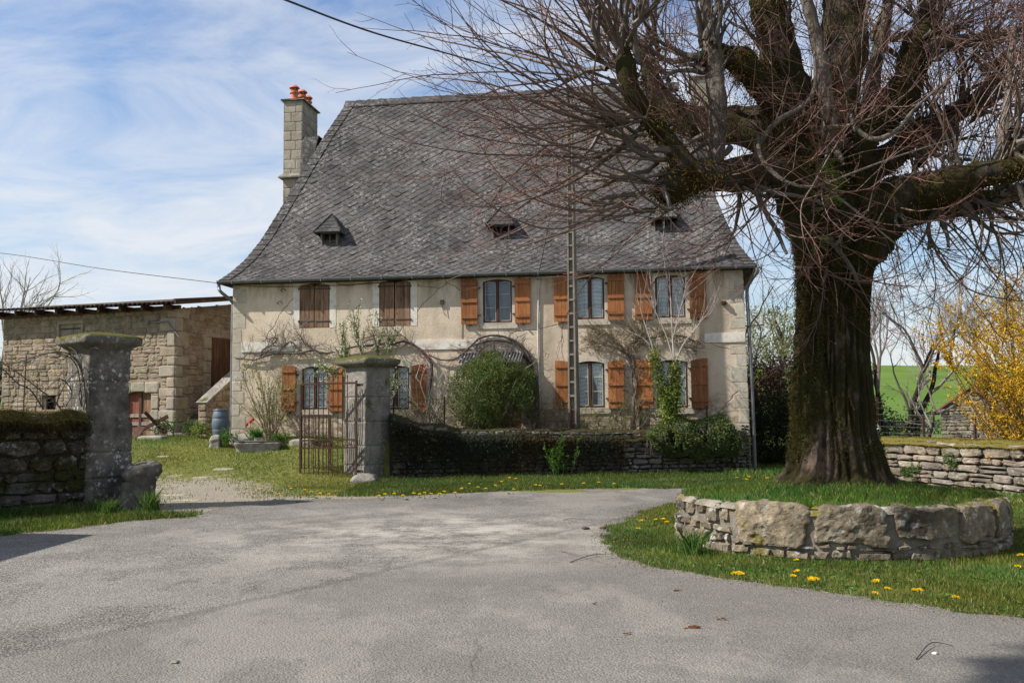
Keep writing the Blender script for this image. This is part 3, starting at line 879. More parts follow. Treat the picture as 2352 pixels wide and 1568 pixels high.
for w in WIN:
    if w['k'] == 'closed': continue
    x0, x1, z0, z1 = w['x0'], w['x1'], w['z0'], w['z1']
    fy = .055; fw = .055; mid = (x0 + x1) / 2
    mb = MB()
    inner = [arch_loop(x0 + fw, mid - .055, z0 + .06, z1 - .05, .03, 4), arch_loop(mid + .055, x1 - fw, z0 + .06, z1 - .05, .03, 4)]
    plate(mb, arch_loop(x0 + .002, x1 - .002, z0 + .002, z1 - .002, .075), inner, fy, fy + .05)
    mb.box(mid - .028, mid + .028, fy - .018, fy, z0 + .05, z1 - .06)
    win = mb.build('window', M['dark_wood'], house)
    gb = MB(); bars = [(1 / 3.,), (2 / 3.,)]
    for (a, b) in ((x0 + fw, mid - .055), (mid + .055, x1 - fw)):
        zz0, zz1 = z0 + .06, z1 - .05
        wt_ = .012 if z0 > 2.5 else .018
        for f in (1 / 3., 2 / 3.): gb.box(a, b, fy + .012, fy + .034, zz0 + (zz1 - zz0) * f - wt_ / 2, zz0 + (zz1 - zz0) * f + wt_ / 2)
        for xx in (a, b - wt_): gb.box(xx, xx + wt_, fy + .010, fy + .036, zz0, zz1 - .03)
        gb.box(a, b, fy + .011, fy + .035, zz0, zz0 + wt_); gb.box(a, b, fy + .011, fy + .035, zz1 - .035, zz1 - .035 + wt_ * .7)
    gb.build('glazing_bar', M['white_paint'], win)
    pb = MB(); pb.box(x0 + .03, x1 - .03, fy + .022, fy + .026, z0 + .03, z1 - .045)
    pb.build('pane', M['glass'], win)
    cb = MB(); K = 26
    def cloth(xa, xb, za, zb, amp, gather=0.0, folds=9):
        U = np.linspace(0, 1, 40); V = np.linspace(0, 1, 12)
        u, v = np.meshgrid(U, V)
        gx = gather * sm(v * 1.1) * (1 - .15 * np.sin(v * 9))
        xx = xa + (xb - xa) * u
        if gather > 0: xx = xb - (xb - xa) * (1 - u) * (1 - gx)
        if gather < 0: xx = xa + (xb - xa) * u * (1 + gx)
        yy = fy + .066 + amp * np.sin(u * folds * 2 * PI + v * 1.2) * (.5 + .5 * v)
        cb.grid(np.stack([xx, yy, zb - (zb - za) * v], -1))
    if w['k'] == 'drape':
        cloth(x0 + .02, mid - .02, z0 + .05, z1 - .08, .012, -.15, 5)
        cloth(mid + .02, x1 - .02, z0 + .05, z1 - .08, .014, .55, 6)
        mt = M['net']
    elif w['k'] == 'blind': cb.box(x0, x1, fy + .12, fy + .13, z0, z1 - .02); mt = M['blind']
    else: cloth(x0, x1, z0 + .02, z1 - .04, .006, 0, 12); mt = M['lace'] if w['k'] == 'lace' else M['net']
    cb.build('curtain', mt, win)

# arched doorway behind the bush, with its old rendered arch and corrugated canopy
db = MB(); plate(db, door_loop, [], .16, .21); dr = db.build('door', M['dark_wood'], house)
hb = MB(); hb.lathe([(0, 0), (.02, 0), (.028, .02), (0, .035)], (dx1 - .3, .13, 1.95), 12); hb.build('handle', M['iron'], dr)
ab = MB(); cxm = (dx0 + dx1) / 2; ra = (dx1 - dx0) / 2
zc_ = hz_(1145, 812) - .3
lp = []
for k in range(17):
    a = PI * k / 16; lp.append((cxm + math.cos(a) * (ra + .0), zc_ + math.sin(a) * .62))
lo_ = [(cxm + math.cos(PI * k / 16) * (ra + .2), zc_ + math.sin(PI * k / 16) * .80) for k in range(17)]
plate(ab, lo_ + lp[::-1], [], -.04, 0.0); ab.build('door_arch', M['pale'], house)
kb = MB(); U = np.linspace(0, 1, 121); ax0, ax1 = hx(1064, 835), hx(1204, 835)
zt, zb = hz_(1140, 808), hz_(1140, 843)
V = np.linspace(0, 1, 4); u, v = np.meshgrid(U, V)
kb.grid(np.stack([ax0 + (ax1 - ax0) * u, -.05 - .75 * v, zt - .02 - (zt - zb) * .75 * v + .02 * np.sin(u * 2 * PI * 20)], -1), mat=0)
t = NT('old_corrugated'); M['corr'] = t.pbr(t.ramp(t.noise(1.2, 5, .7, vec=t.mapping(t.co(), (2, .6, 1))), [(.35, (.035, .028, .03)), (.5, (.07, .065, .07)), (.65, (.13, .135, .14))]), .55, metal=.2)
cn = kb.build('door_canopy', M['corr'], house)
sbm = MB()
for (px, py) in ((1074, 829), (1095, 828), (1127, 829), (1176, 828), (1069, 836), (1083, 848)):
    x, z = hx(px, py), 0
    vv = np.clip((py - 812) / 34, .1, .95); sbm.lathe([(.0, .03), (.022, .02), (.022, 0)], (x, -.05 - .75 * vv, zt - .02 - (zt - zb) * .75 * vv + .02), 6)
sbm.build('screw_cap', M['white_paint'], cn)

# ------------------------------------------------------------------ roof
ZR = H.pix(800, 236, 5.0)[1]; IN = H.pix(800, 236, 5.0)[0]
PT = np.array([0, .08, .18, .30, .45, .62, .8, 1.0]); PV = np.array([0, .042, .108, .215, .385, .585, .79, 1.0])
EZ = ZE + .02
def prof(t): return EZ + (ZR - EZ) * np.interp(t, PT, PV)
_tt = np.linspace(0, 1, 400)
SIDES = {  # outward ground direction, run, axis origin
    'front': dict(o=(0, -OV), run=(0, 5 + OV), ax=(1, 0), a0=(-OS, IN), a1=(LH + OS, LH - IN)),
    'back': dict(o=(0, DEP + OV), run=(0, -(5 + OV)), ax=(1, 0), a0=(-OS, IN), a1=(LH + OS, LH - IN)),
    'left': dict(o=(-OS, 0), run=(IN + OS, 0), ax=(0, 1), a0=(-OV, 5), a1=(DEP + OV, 5)),
    'right': dict(o=(LH + OS, 0), run=(-(IN + OS), 0), ax=(0, 1), a0=(-OV, 5), a1=(DEP + OV, 5)),
}
def side_xyz(sd_, a, t, off=0.0):
    s = SIDES[sd_]
    b = s['o'][0] + s['run'][0] * t + s['ax'][0] * a; c_ = s['o'][1] + s['run'][1] * t + s['ax'][1] * a
    z = prof(t)
    e = 1e-3; dz = (prof(np.minimum(t + e, 1)) - prof(np.maximum(t - e, 0))) / (np.minimum(t + e, 1) - np.maximum(t - e, 0))
    rl = math.hypot(*s['run']); k = np.sqrt(dz ** 2 + rl ** 2)
    nx = -s['run'][0] / rl * dz / k; ny = -s['run'][1] / rl * dz / k; nz = rl / k
    return np.stack([b + nx * off, c_ + ny * off, z + nz * off], -1)
mb = MB()
for sd_ in SIDES:
    s = SIDES[sd_]; T = np.linspace(0, 1, 25); rows = []
    for t_ in T:
        a0 = s['a0'][0] + (s['a0'][1] - s['a0'][0]) * t_; a1 = s['a1'][0] + (s['a1'][1] - s['a1'][0]) * t_
        rows.append(side_xyz(sd_, np.linspace(a0, a1, 30), np.full(30, t_)))
    mb.grid(np.array(rows), (.6, .6, .6))
mb.box(-OS + .01, LH + OS - .01, -OV + .01, DEP + OV - .01, EZ - .1, EZ - .006, (.5, .5, .5))
HW, HH = .165, .128
for sd_ in ('front', 'left', 'right'):
    s = SIDES[sd_]; rl = math.hypot(*s['run'])
    dt = _tt[1] - _tt[0]; dl = np.sqrt((np.diff(prof(_tt))) ** 2 + (rl * dt) ** 2); cum = np.r_[0, np.cumsum(dl)]
    Ltot = cum[-1]; nrow = int(Ltot / HH); al = []; ll = []
    for r_i in range(0, nrow + 1):
        l = r_i * HH; t_ = np.interp(l, cum, _tt)
        a0 = s['a0'][0] + (s['a0'][1] - s['a0'][0]) * t_; a1 = s['a1'][0] + (s['a1'][1] - s['a1'][0]) * t_
        aa = np.arange(math.floor(a0 / (2 * HW)) - 1, math.ceil(a1 / (2 * HW)) + 1) * 2 * HW + (HW if r_i % 2 else 0)
        aa = aa[(aa > a0 + .05) & (aa < a1 - .05)]
        al.append(aa); ll.append(np.full(len(aa), l))
    a = np.concatenate(al); l = np.concatenate(ll); N = len(a)
    a = a + rng.normal(0, .004, N); l = l + rng.normal(0, .004, N)
    lift = .018 + rng.uniform(0, .008, N) + .02 * (rng.random(N) < .02)
    # outline: bottom corner clipped, as on these slates
    da = np.array([-HW, -.035, .035, HW, 0.0]) * 1.0; dl_ = np.array([0, -HH + .02, -HH + .02, 0, HH]) * 1.02
    of = np.array([.5, 1.0, 1.0, .5, .05])
    A = a[:, None] + da; L_ = np.clip(l[:, None] + dl_, -.02, Ltot); Tm = np.interp(np.maximum(L_, 0), cum, _tt)
    lo_a = s['a0'][0] + (s['a0'][1] - s['a0'][0]) * Tm; hi_a = s['a1'][0] + (s['a1'][1] - s['a1'][0]) * Tm
    A = np.clip(A, lo_a, hi_a)
    tw = rng.normal(0, .004, N)[:, None] * np.array([1, .3, -.3, -1, 0])
    P1 = side_xyz(sd_, A, Tm, (of * lift[:, None]) + tw + .004)
    P2 = side_xyz(sd_, A, Tm, np.zeros_like(A) + .001)
    g = 1 + rng.normal(0, .09, N) + (n2(a, l, .5) - .5) * .8 - .35 * (rng.random(N) < .02); g = np.clip(g, .45, 1.6)
    c = np.repeat(np.stack([g * (1 + rng.normal(0, .02, N)), g, g * (1 + rng.normal(0, .02, N))], -1), 5, 0)
    f1 = np.arange(N * 5).reshape(N, 5); mb.add(P1.reshape(-1, 3), f1, c)
    base = mb.n - N * 5
    mb.add(P2.reshape(-1, 3), np.zeros((0, 4), int), c * .5)
    # little side faces at the lower edges
    b2 = mb.n - N * 5
    for (i, j) in ((0, 1), (1, 2), (2, 3)):
        mb.f.append((np.stack([base + np.arange(N) * 5 + i, base + np.arange(N) * 5 + j, b2 + np.arange(N) * 5 + j, b2 + np.arange(N) * 5 + i], -1), 0))
mb.f = [(f, m) for f, m in mb.f if len(f)]
roof = mb.build('roof', M['slate'], house)
# hip strips and ridge
def hip_strip(sd_, end, name):
    s = SIDES[sd_]; mb = MB(); n = 34; wd = .30
    for k in range(n):
        t0, t1 = k / n, (k + 1.12) / n; t1 = min(t1, 1)
        for_t = np.array([t0, t1]); ed = s['a0'] if end == 0 else s['a1']
        e = ed[0] + (ed[1] - ed[0]) * for_t; sg = 1 if end == 0 else -1
        w2 = np.minimum(wd, abs((s['a1'][0] + (s['a1'][1] - s['a1'][0]) * for_t) - (s['a0'][0] + (s['a0'][1] - s['a0'][0]) * for_t)) * .5 + .01)
        A = np.array([e[0] - sg * .02, e[0] + sg * w2[0], e[1] + sg * w2[1], e[1] - sg * .02]); Tm = np.array([t0, t0, t1, t1])
        g = random.uniform(.7, 1.05)
        up = side_xyz(sd_, A, Tm, np.array([.055, .05, .03, .035])); dn = side_xyz(sd_, A, Tm, np.array([.0, .0, .0, .0]))
        mb.add(np.vstack([up, dn]), [(0, 1, 2, 3), (0, 1, 5, 4), (1, 2, 6, 5), (3, 0, 4, 7)], (g, g, g))
    return mb.build(name, M['slate'], roof)
for sd_, e in (('front', 0), ('front', 1), ('left', 0), ('left', 1), ('right', 0), ('right', 1)): hip_strip(sd_, e, 'hip_slates')
mb = MB(); x = IN - .1
while x < LH - IN + .1:
    g = random.uniform(.65, 1.0); z = ZR + random.uniform(0, .012)
    mb.add([(x, 4.78, z - .20), (x, 5, z + .075), (x, 5.22, z - .20), (x + .42, 4.78, z - .215), (x + .42, 5, z + .05), (x + .42, 5.22, z - .215)], [(0, 1, 4, 3), (1, 2, 5, 4)], (g, g, g))
    mb.add([(x, 4.78, z - .24), (x, 4.78, z - .20), (x + .42, 4.78, z - .215), (x + .42, 4.78, z - .25)], [(0, 1, 2, 3)], (g, g, g))
    x += .4
mb.build('ridge_slates', M['slate'], roof)

# gutter and downpipes
mb = MB(); n = 60
gx = np.linspace(-OS - .04, LH + OS + .04, n); ang = np.linspace(-.1, PI + .1, 9)
P = np.stack([np.stack([gx, np.full(n, -OV - .07) - .075 * np.cos(a), np.full(n, EZ - .005) - .085 * np.sin(a) + 0 * gx], -1) for a in ang], 1)
mb.grid(P)
for x in np.arange(.1, LH + .3, .92): mb.box(x, x + .02, -OV - .155, -OV + .01, EZ - .1, EZ + .004)
mb.box(-OS - .045, -OS - .035, -OV - .145, -OV + .005, EZ - .09, EZ); mb.box(LH + OS + .035, LH + OS + .045, -OV - .145, -OV + .005, EZ - .09, EZ)
# along the right hip side
P = np.stack([np.stack([np.full(n, LH + OS + .07) + .075 * math.cos(a), np.linspace(-OV, DEP + OV, n), np.full(n, EZ - .005) - .085 * math.sin(a)], -1) for a in ang], 1)
mb.grid(P)
gut = mb.build('gutter', M['zinc'], house, smooth=False)
def pipe(pts, r=.045, K=24, name='downpipe', mat='zinc', n=10):
    mb = MB(); mb.tubes(resample(pts, K)[None], r, n); return mb.build(name, M[mat], house, smooth=True)
pipe([(-.33, -OV - .07, EZ - .08), (-.33, -OV - .05, EZ - .2), (-.25, -.3, EZ - .33), (-.05, .1, EZ - .62), (-.06, .12, EZ - 1.0), (-.06, .12, 2.0), (-.06, .12, .8)], .05)
pipe([(LH + .36, -.3, EZ - .08), (LH + .36, -.28, EZ - .2), (LH + .22, -.1, EZ - .4), (LH + .11, .06, EZ - .65), (LH + .12, .07, 4.5), (LH + .17, .07, 2.5), (LH + .2, .07, -.3)], .05, 40)
mb = MB(); mb.bar((LH + .02, .02, 4.05), (LH + .55, -.03, 4.07), .03, .03); mb.build('iron_hook', M['rust'], house)

# chimneys
def chimney(x0, label, pots=True):
    x1 = x0 + .70; d0, d1 = 3.95, 5.5
    ztop = H.pix(680, 232, 4)[1]; zs = H.pix(668, 405, 4)[1]
    mb = MB(); mb.box(x0 + .02, x1 - .02, d0 + .02, d1 - .02, EZ, ztop - .02, (.6, .6, .6))
    hs = .33
    for fc, (L, o, ex, nn) in enumerate(((x1 - x0, (x0, d0 + .02, 0), (1, 0, 0), (0, -1, 0)), (d1 - d0, (x1 - .02, d0, 0), (0, 1, 0), (1, 0, 0)), (d1 - d0, (x0 + .02, d1, 0), (0, -1, 0), (-1, 0, 0)), (x1 - x0, (x1, d1 - .02, 0), (-1, 0, 0), (0, 1, 0)))):
        rects = []; z = EZ - .2; k = 0
        while z < ztop - .02:
            h = min(hs, ztop - z); cut = [0] + ([L * .42] if k % 2 else [L * .66] if L < 1 else [L * .3, L * .7]) + [L]
            if L > 1 and k % 2: cut = [0, L * .5, L]
            for p, q in zip(cut[:-1], cut[1:]): rects.append((p, q, z, z + h))
            z += h; k += 1
        stones(mb, np.array(rects), plane_map(o, ex, nn), gap=.010, bulge=.012, rough=.003, var=.10, hue=.03, rc=.06)
    o = mb.build('chimney', M['chimney_stone'], house)
    sb = MB()
    sb.box(x0 - .07, x1 + .07, d0 - .07, d1 + .07, ztop, ztop + .05, jit=.006)
    sb.build('chimney_slab', M['pillar_grey'], o); sb = MB()
    sb.add([(x0 - .12, d0 - .12, zs - .03), (x1 + .1, d0 - .12, zs - .03), (x1 + .1, d1 + .1, zs - .03), (x0 - .12, d1 + .1, zs - .03), (x0 - .0, d0 - .0, zs + .09), (x1, d0, zs + .09), (x1, d1, zs + .09), (x0, d1, zs + .09)], [(0, 1, 5, 4), (1, 2, 6, 5), (2, 3, 7, 6), (3, 0, 4, 7), (0, 3, 2, 1)])
    sb.add([(x0 - .12, d0 - .12, zs - .075), (x1 + .1, d0 - .12, zs - .075), (x1 + .1, d1 + .1, zs - .075), (x0 - .12, d1 + .1, zs - .075), (x0 - .12, d0 - .12, zs - .031), (x1 + .1, d0 - .12, zs - .031), (x1 + .1, d1 + .1, zs - .031), (x0 - .12, d1 + .1, zs - .031)], [(0, 1, 5, 4), (1, 2, 6, 5), (2, 3, 7, 6), (3, 0, 4, 7), (0, 3, 2, 1)])
    sb.build('chimney_band', M['pillar_grey'], o)
    if pots:
        for (cx, cy, s) in ((x0 + .32, d0 + .22, 1.3), (x0 + .44, d0 + .68, 1.27), (x0 + .46, d0 + 1.2, 1.15)):
            pb = MB(); P_ = [(0, 0), (.135, 0), (.135, .03), (.11, .06), (.095, .19), (.125, .20), (.125, .235), (.10, .245), (.095, .27)]
            pb.lathe([(r * s, z * s) for r, z in P_], (cx, cy, ztop + .05), 20)
            for k in range(6):
                a = k * PI / 3; pb.bar((cx + .088 * s * math.cos(a), cy + .088 * s * math.sin(a), ztop + .05 + .26 * s), (cx + .088 * s * math.cos(a), cy + .088 * s * math.sin(a), ztop + .05 + .36 * s), .03)
            pb.lathe([(0, .26 * s), (.05 * s, .26 * s), (.05 * s, .36 * s), (.14 * s, .345 * s), (.125 * s, .375 * s), (.06 * s, .43 * s), (0, .45 * s)], (cx, cy, ztop + .05), 20)
            pb.build('chimney_pot', M['terracotta'], o, smooth=False)
    return o
c1_ = chimney(-.02, ''); c1_['label'] = 'tall stone chimney with three red clay pots at the left end of the roof'
# little saddle roof joining the chimney
zs_ = H.pix(735, 323, 4.6)[1]; mb = MB()
mb.add([(.64, 4.0, zs_ - .03), (1.25, 4.0, zs_), (1.25, 5.2, zs_), (.64, 5.2, zs_ - .03), (.64, 3.75, zs_ - 1.9), (.9, 3.6, zs_ - 1.9)], [(0, 1, 2, 3), (0, 4, 5, 1)], (.8, .8, .8))
mb.build('saddle_slates', M['slate'], roof)
c2_ = chimney(LH - 1.15, '', False); c2_['label'] = 'stone chimney at the right end of the roof, behind the tree'

# dormers
def dormer(px, py, tag_):
    """(px,py): middle of the little opening"""
    # find the point of the roof under the pixel
    best = None
    for t_ in np.linspace(.02, .6, 300):
        d = -OV + (5 + OV) * t_; u, z = H.pix(px, py, d)
        if z <= prof(t_): best = (u, d, z, t_); break
        best = (u, d, z, t_)
    u, d, z, t_ = best
    d -= .18
    zb, zt_ = z - .26, z + .22; w = .27
    root = MB()
    # cheeks
    root.box(u - w, u - w + .05, d, d + 1.0, zb - .1, zt_ + .02, mat=0); root.box(u + w - .05, u + w, d, d + 1.0, zb - .1, zt_ + .02, mat=0)
    root.box(u - w + .05, u + w - .05, d + .02, d + .07, zt_ - .04, zt_ + .02); root.box(u - w + .05, u + w - .05, d - .04, d + .07, zb - .06, zb + .02)
    dm = root.build('dormer', M['grey_wood'], house)
    f = MB(); f.box(u - .015, u + .015, d + .08, d + .1, zb + .02, zt_ - .04); f.box(u - w + .05, u + w - .05, d + .08, d + .1, zb + .2, zb + .225)
    f.build('dormer_bar', M['grey_wood'], dm)
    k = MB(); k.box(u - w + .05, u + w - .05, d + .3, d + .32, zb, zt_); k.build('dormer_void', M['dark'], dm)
    r = MB(); W_ = .43; yf = d - .2; ze = zt_ - .02; za = zt_ + .62; yb = d + 1.3; ya = d + .28
    vv = [(u - W_, yf, ze), (u + W_, yf, ze), (u, ya, za), (u - W_, yb, ze + .0), (u + W_, yb, ze + .0), (u, yb + .1, za)]
    vv2 = [(x, y, z_ - .035) for x, y, z_ in vv]
    r.add(vv + vv2, [(0, 1, 2), (0, 2, 5, 3), (1, 4, 5, 2), (6, 7, 8), (6, 8, 11, 9), (7, 10, 11, 8), (0, 1, 7, 6), (0, 3, 9, 6), (1, 4, 10, 7)], (.75, .75, .75))
    # slate courses on the front face
    for q in range(5):
        f0, f1 = q / 5., (q + 1.15) / 5.; f1 = min(f1, 1)
        for m_ in range(-3, 3):
            xs0 = m_ * .17 + (.085 if q % 2 else 0); xs1 = xs0 + .165
            lim0 = W_ * (1 - f0); lim1 = W_ * (1 - f1)
            a0, a1 = np.clip([xs0, xs1], -lim0, lim0); b0, b1 = np.clip([xs0, xs1], -lim1, lim1)
            if a1 - a0 < .02: continue
            g = random.uniform(.7, 1.15); P0_ = lambda x, f_, o_: (u + x, yf + (ya - yf) * f_ - o_ * .9, ze + (za - ze) * f_ + o_ * .4)
            r.add([P0_(a0, f0, .022), P0_(a1, f0, .022), P0_(b1, f1, .006), P0_(b0, f1, .006)], [(0, 1, 2, 3)], (g, g, g))
    r.bar((u - W_ - .01, yf - .01, ze + .02), (u, ya - .01, za + .02), .05, .03, (.6, .6, .6)); r.bar((u + W_ + .01, yf - .01, ze + .02), (u, ya - .01, za + .02), .05, .03, (.6, .6, .6))
    r.build('dormer_roof', M['slate'], dm)
dormer(760, 552, ''); dormer(1152, 536, ''); dormer(1522, 520, '')

# small fittings on the front wall
mb = MB(); x, z = H.pix(1016, 694); mb.box(x - .05, x + .05, -.07, 0, z - .06, z + .06); mb.tubes(resample([(x, -.06, z - .05), (x + .05, -.05, z - .3), (x + .13, -.02, z - .42)], 8)[None], .008, 5); mb.build('wall_lamp_box', M['iron'], house)
mb = MB(); x, z = H.pix(1662, 696); mb.box(x - .06, x + .07, -.1, 0, z - .05, z + .05); mb.box(x - .03, x + .03, -.14, -.1, z - .03, z + .03); mb.build('wall_lamp_box', M['rust'], house)
mb = MB(); cpts = [H.pix(*p) for p in ((1240, 640), (1238, 660), (1237, 700), (1236, 760), (1237, 820), (1239, 870), (1240, 940))]
mb.tubes(resample([(a, -.035, b) for a, b in cpts], 30)[None], .022, 8)
cb_ = mb.build('cable_duct', M['white_paint'], house)
mb = MB(); x, z = H.pix(1238, 638); mb.box(x - .2, x - .02, -.06, -.03, z - .02, z + .02); mb.box(x - .05, x + .05, -.12, 0, z - .05, z + .07); mb.lathe([(0, 0), (.03, 0), (.03, .05), (0, .05)], (x - .13, -.08, z + .01), 8); mb.build('cable_bracket', M['zinc'], house)
mb = MB(); a, b = H.pix(1061, 650), H.pix(1063, 860); mb.tubes(resample([(a[0], -.012, ZE - .05), (b[0] - .01, -.012, 3.4), (b[0], -.012, b[1])], 12)[None], .007, 5); mb.build('wall_wire', M['cable'], house)
mb = MB(); mb.tubes(resample([(-.2, -.2, ZE - .08), (1.2, -.05, ZE - .16), (3.2, -.03, ZE - .18), (5.4, -.05, ZE - .1), (6.6, -.1, ZE - .02)], 24)[None], .008, 5); mb.build('wall_wire', M['cable'], house)
mb = MB()
for px, py in ((640, 697), (648, 668)):
    x, z = H.pix(px, py); mb.tubes(resample([(x, 0, z), (x, -.12, z), (x + .1, -.14, z + .06), (x + .16, -.1, z - .02)], 9)[None], .012, 5)
mb.build('wall_hook', M['iron'], house)
x, z = H.pix(1655, 975); mb = MB(); mb.box(x - .13, x + .12, -.05, 0, z - .14, z + .1); mb.build('meter_box', M['red_wood'], house)

# ------------------------------------------------------------------ barn
barn = thing('stone_barn', 'low rubble stone barn with shallow tiled roof, left of the house', 'barn', BL.w(0, 0, 0), BL.a)
BLN = 7.3; bxc = BLN
ztR = BL.pix(400, 706)[1]; ztL = BL.pix(20, 722)[1]
print('barn top', ztL, ztR, BL.pix(401, 850), BL.pix(5, 850))
bd0, bd1 = BL.pix(284, 960)[0], BL.pix(347, 960)[0]; bdt = BL.pix(318, 897)[1]
w0, w1 = BL.pix(138, 760)[0], BL.pix(186, 760)[0]; wz1, wz0 = BL.pix(160, 745)[1], BL.pix(160, 785)[1]
v0, v1 = BL.pix(96, 925)[0], BL.pix(128, 925)[0]; vz1, vz0 = BL.pix(110, 908)[1], BL.pix(110, 940)[1]
BD = 9.0
top = lambda s: ztL + (ztR - ztL) * s / BLN
# dark core with openings
mb = MB()
plate(mb, [(0, .2), (0, ztL), (BLN, ztR), (BLN, .2)], [[(bd0, .25), (bd0, bdt - .1), ((bd0 + bd1) / 2, bdt), (bd1, bdt - .1), (bd1, .25)], [(w0, wz0), (w0, wz1), (w1, wz1), (w1, wz0)], [(v0, vz0), (v0, vz1), (v1, vz1), (v1, vz0)]], 0, .3)
zback = ztR + 1.3
plate(mb, [(.3, .2), (.3, ztR), (BD, zback), (BD, .2)], [], 0, .3)
side_core = mb.v[-1]; side_core[:, [0, 1]] = np.stack([BLN - side_core[:, 1], side_core[:, 0]], 1)
mb.box(.0, .3, .3, BD, .2, ztL - .05)
hl = [(bd0 - .02, bd1 + .02, .2, bdt + .02), (w0 - .12, w1 + .12, wz0 - .12, wz1 + .14), (v0 - .04, v1 + .04, vz0 - .03, vz1 + .14), (bd0 - .33, bd0, .2, bdt), (bd1, bd1 + .33, .2, bdt), (bd0 - .4, bd1 + .4, bdt - .06, bdt + .28)]
rc = course_rects(BLN - .3, .6, ztR + .1, (.11, .26), (.16, .62), top=top, holes=hl)
stones(mb, rc, plane_map((0, 0, 0), (1, 0, 0), (0, -1, 0)), gap=.014, bulge=.03, rough=.012, var=.13, hue=.05)
# side
sw0, sw1 = 1.75, 2.75      # doorway in the side wall
rc = course_rects(BD - .3, .9, zback, (.11, .26), (.16, .6), top=lambda s: ztR + (zback - ztR) * (s + .3) / BD, holes=[(sw0 - .45, sw1 + .05, 2.0, 4.4)])
stones(mb, rc, plane_map((BLN, .3, 0), (0, 1, 0), (1, 0, 0)), gap=.014, bulge=.03, rough=.012, var=.13, hue=.05)
mb.build('wall', [M['barn_stone']], barn)
# dressed stones: corner, door arch, window frame
mb = MB(); z = .6; k = 0
while z < ztR - .05:
    h = random.uniform(.28, .5); h = min(h, ztR - z); wd = (.62, .32)[k % 2]
    stones(mb, np.array([(BLN - wd, BLN + .005, z, z + h)]), plane_map((0, -.02, 0), (1, 0, 0), (0, -1, 0)), gap=.014, bulge=.03, rough=.005, var=.06, rc=.1)
    stones(mb, np.array([(-.02, (.32, .6)[k % 2], z, z + h)]), plane_map((BLN + .02, 0, 0), (0, 1, 0), (1, 0, 0)), gap=.014, bulge=.03, rough=.005, var=.06, rc=.1)
    z += h; k += 1
mb.build('corner_stone', [M['barn_dressed']], barn); mb = MB()
jr = []
for (xa, xb) in ((bd0 - .32, bd0), (bd1, bd1 + .32)):
    z = .6
    while z < bdt - .12: h = random.uniform(.3, .5); h = min(h, bdt - .1 - z); jr.append((xa, xb, z, z + h)); z += h
n = 3
for q in range(n): jr.append((bd0 - .32 + (bd1 - bd0 + .64) * q / n, bd0 - .32 + (bd1 - bd0 + .64) * (q + 1) / n, bdt - .09 + .06 * (1 - abs(q - 1)), bdt + .27))
jr += [(w0 - .12, w1 + .12, wz1, wz1 + .14), (w0 - .12, w1 + .12, wz0 - .1, wz0), (w0 - .12, w0, wz0, wz1), (w1, w1 + .12, wz0, wz1), (v0 - .1, v1 + .1, vz1, vz1 + .13)]
jr = np.array(jr); jm = (jr[:, 0] + jr[:, 1]) / 2
for nm, sel in (('door_surround', (jm > bd0 - .6) & (jm < bd1 + .6)), ('window_surround', (jm > w0 - .2) & (jm < w1 + .2) & (jr[:, 2] > 3)), ('lintel', (jm > v0 - .2) & (jm < v1 + .2) & (jr[:, 2] < 3))):
    mb = MB(); stones(mb, jr[sel], plane_map((0, -.015, 0), (1, 0, 0), (0, -1, 0)), gap=.014, bulge=.035, rough=.005, var=.06, rc=.1); mb.build(nm, [M['barn_dressed']], barn)
# door: two plank leaves
mb = MB(); x = bd0; mid = bd0 + (bd1 - bd0) * .52
db = thing('tmp', None, None)
bpy.data.objects.remove(db)
for (a, b) in ((bd0, mid - .02), (mid + .02, bd1)):
    mb = MB(); n = 5
    for k in range(n):
        xa, xb = a + (b - a) * k / n + .004, a + (b - a) * (k + 1) / n - .004; g = random.uniform(.75, 1.2)
        tp = bdt - .12 * abs(((xa + xb) / 2 - (bd0 + bd1) / 2) / ((bd1 - bd0) / 2)) ** 2 - .02
        mb.box(xa, xb, .14, .17, .5, tp, (g, g * .97, g * .95), jit=.002)
    dr_ = mb.build('door', M['red_wood'] if a == bd0 else M['old_wood'], barn)
    pb = MB()
    for zz in (1.42, 1.68): pb.box(a + .01, b - .01, .105, .138, zz, zz + .11, (1.3, 1.3, 1.3))
    pb.build('door_rail', M['grey_wood'], dr_)
mb = MB(); mb.box(mid - .05, mid + .05, .10, .2, .5, bdt - .03); mb.build('door_post', M['dark_wood'], barn)
mb = MB()
for k in range(5): mb.box(w0 + (w1 - w0) * k / 5 + .004, w0 + (w1 - w0) * (k + 1) / 5 - .004, .02, .05, wz0, wz1, (1.5, 1.5, 1.5))
for zz in (.25, .75): mb.box(w0 - .02, w1 + .02, 0.0, .018, wz0 + (wz1 - wz0) * zz - .02, wz0 + (wz1 - wz0) * zz + .02, (.3, .3, .3))
mb.build('shutter', M['grey_wood'], barn)
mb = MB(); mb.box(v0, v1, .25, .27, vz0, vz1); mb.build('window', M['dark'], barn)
mb = MB(); mb.box(v0, v0 + .12, .05, .1, vz0, vz1, (1.2, 1.2, 1.2)); mb.build('shutter', M['grey_wood'], barn)
# side doorway, deep and dark
mb = MB(); mb.box(BLN + .01, BLN + .03, sw0, sw1, 1.9, 4.3, (.5, .45, .42)); 
for k in range(6): mb.box(BLN + .03, BLN + .05, sw0 + .08 + k * .14, sw0 + .21 + k * .14, 1.9, 4.1, (.6, .55, .5))
mb.build('door', M['old_wood'], barn)
stb = MB(); stones(stb, np.array([(sw0 - .42, sw0, z, z + .4) for z in np.arange(1.9, 4.2, .4)] + [(sw0 - .42, sw1, 4.3, 4.6)]), plane_map((BLN, 0, 0), (0, 1, 0), (1, 0, 0)), gap=.012, bulge=.045, rough=.004, var=.05, rc=.08); stb.build('door_surround', M['barn_dressed'], barn)
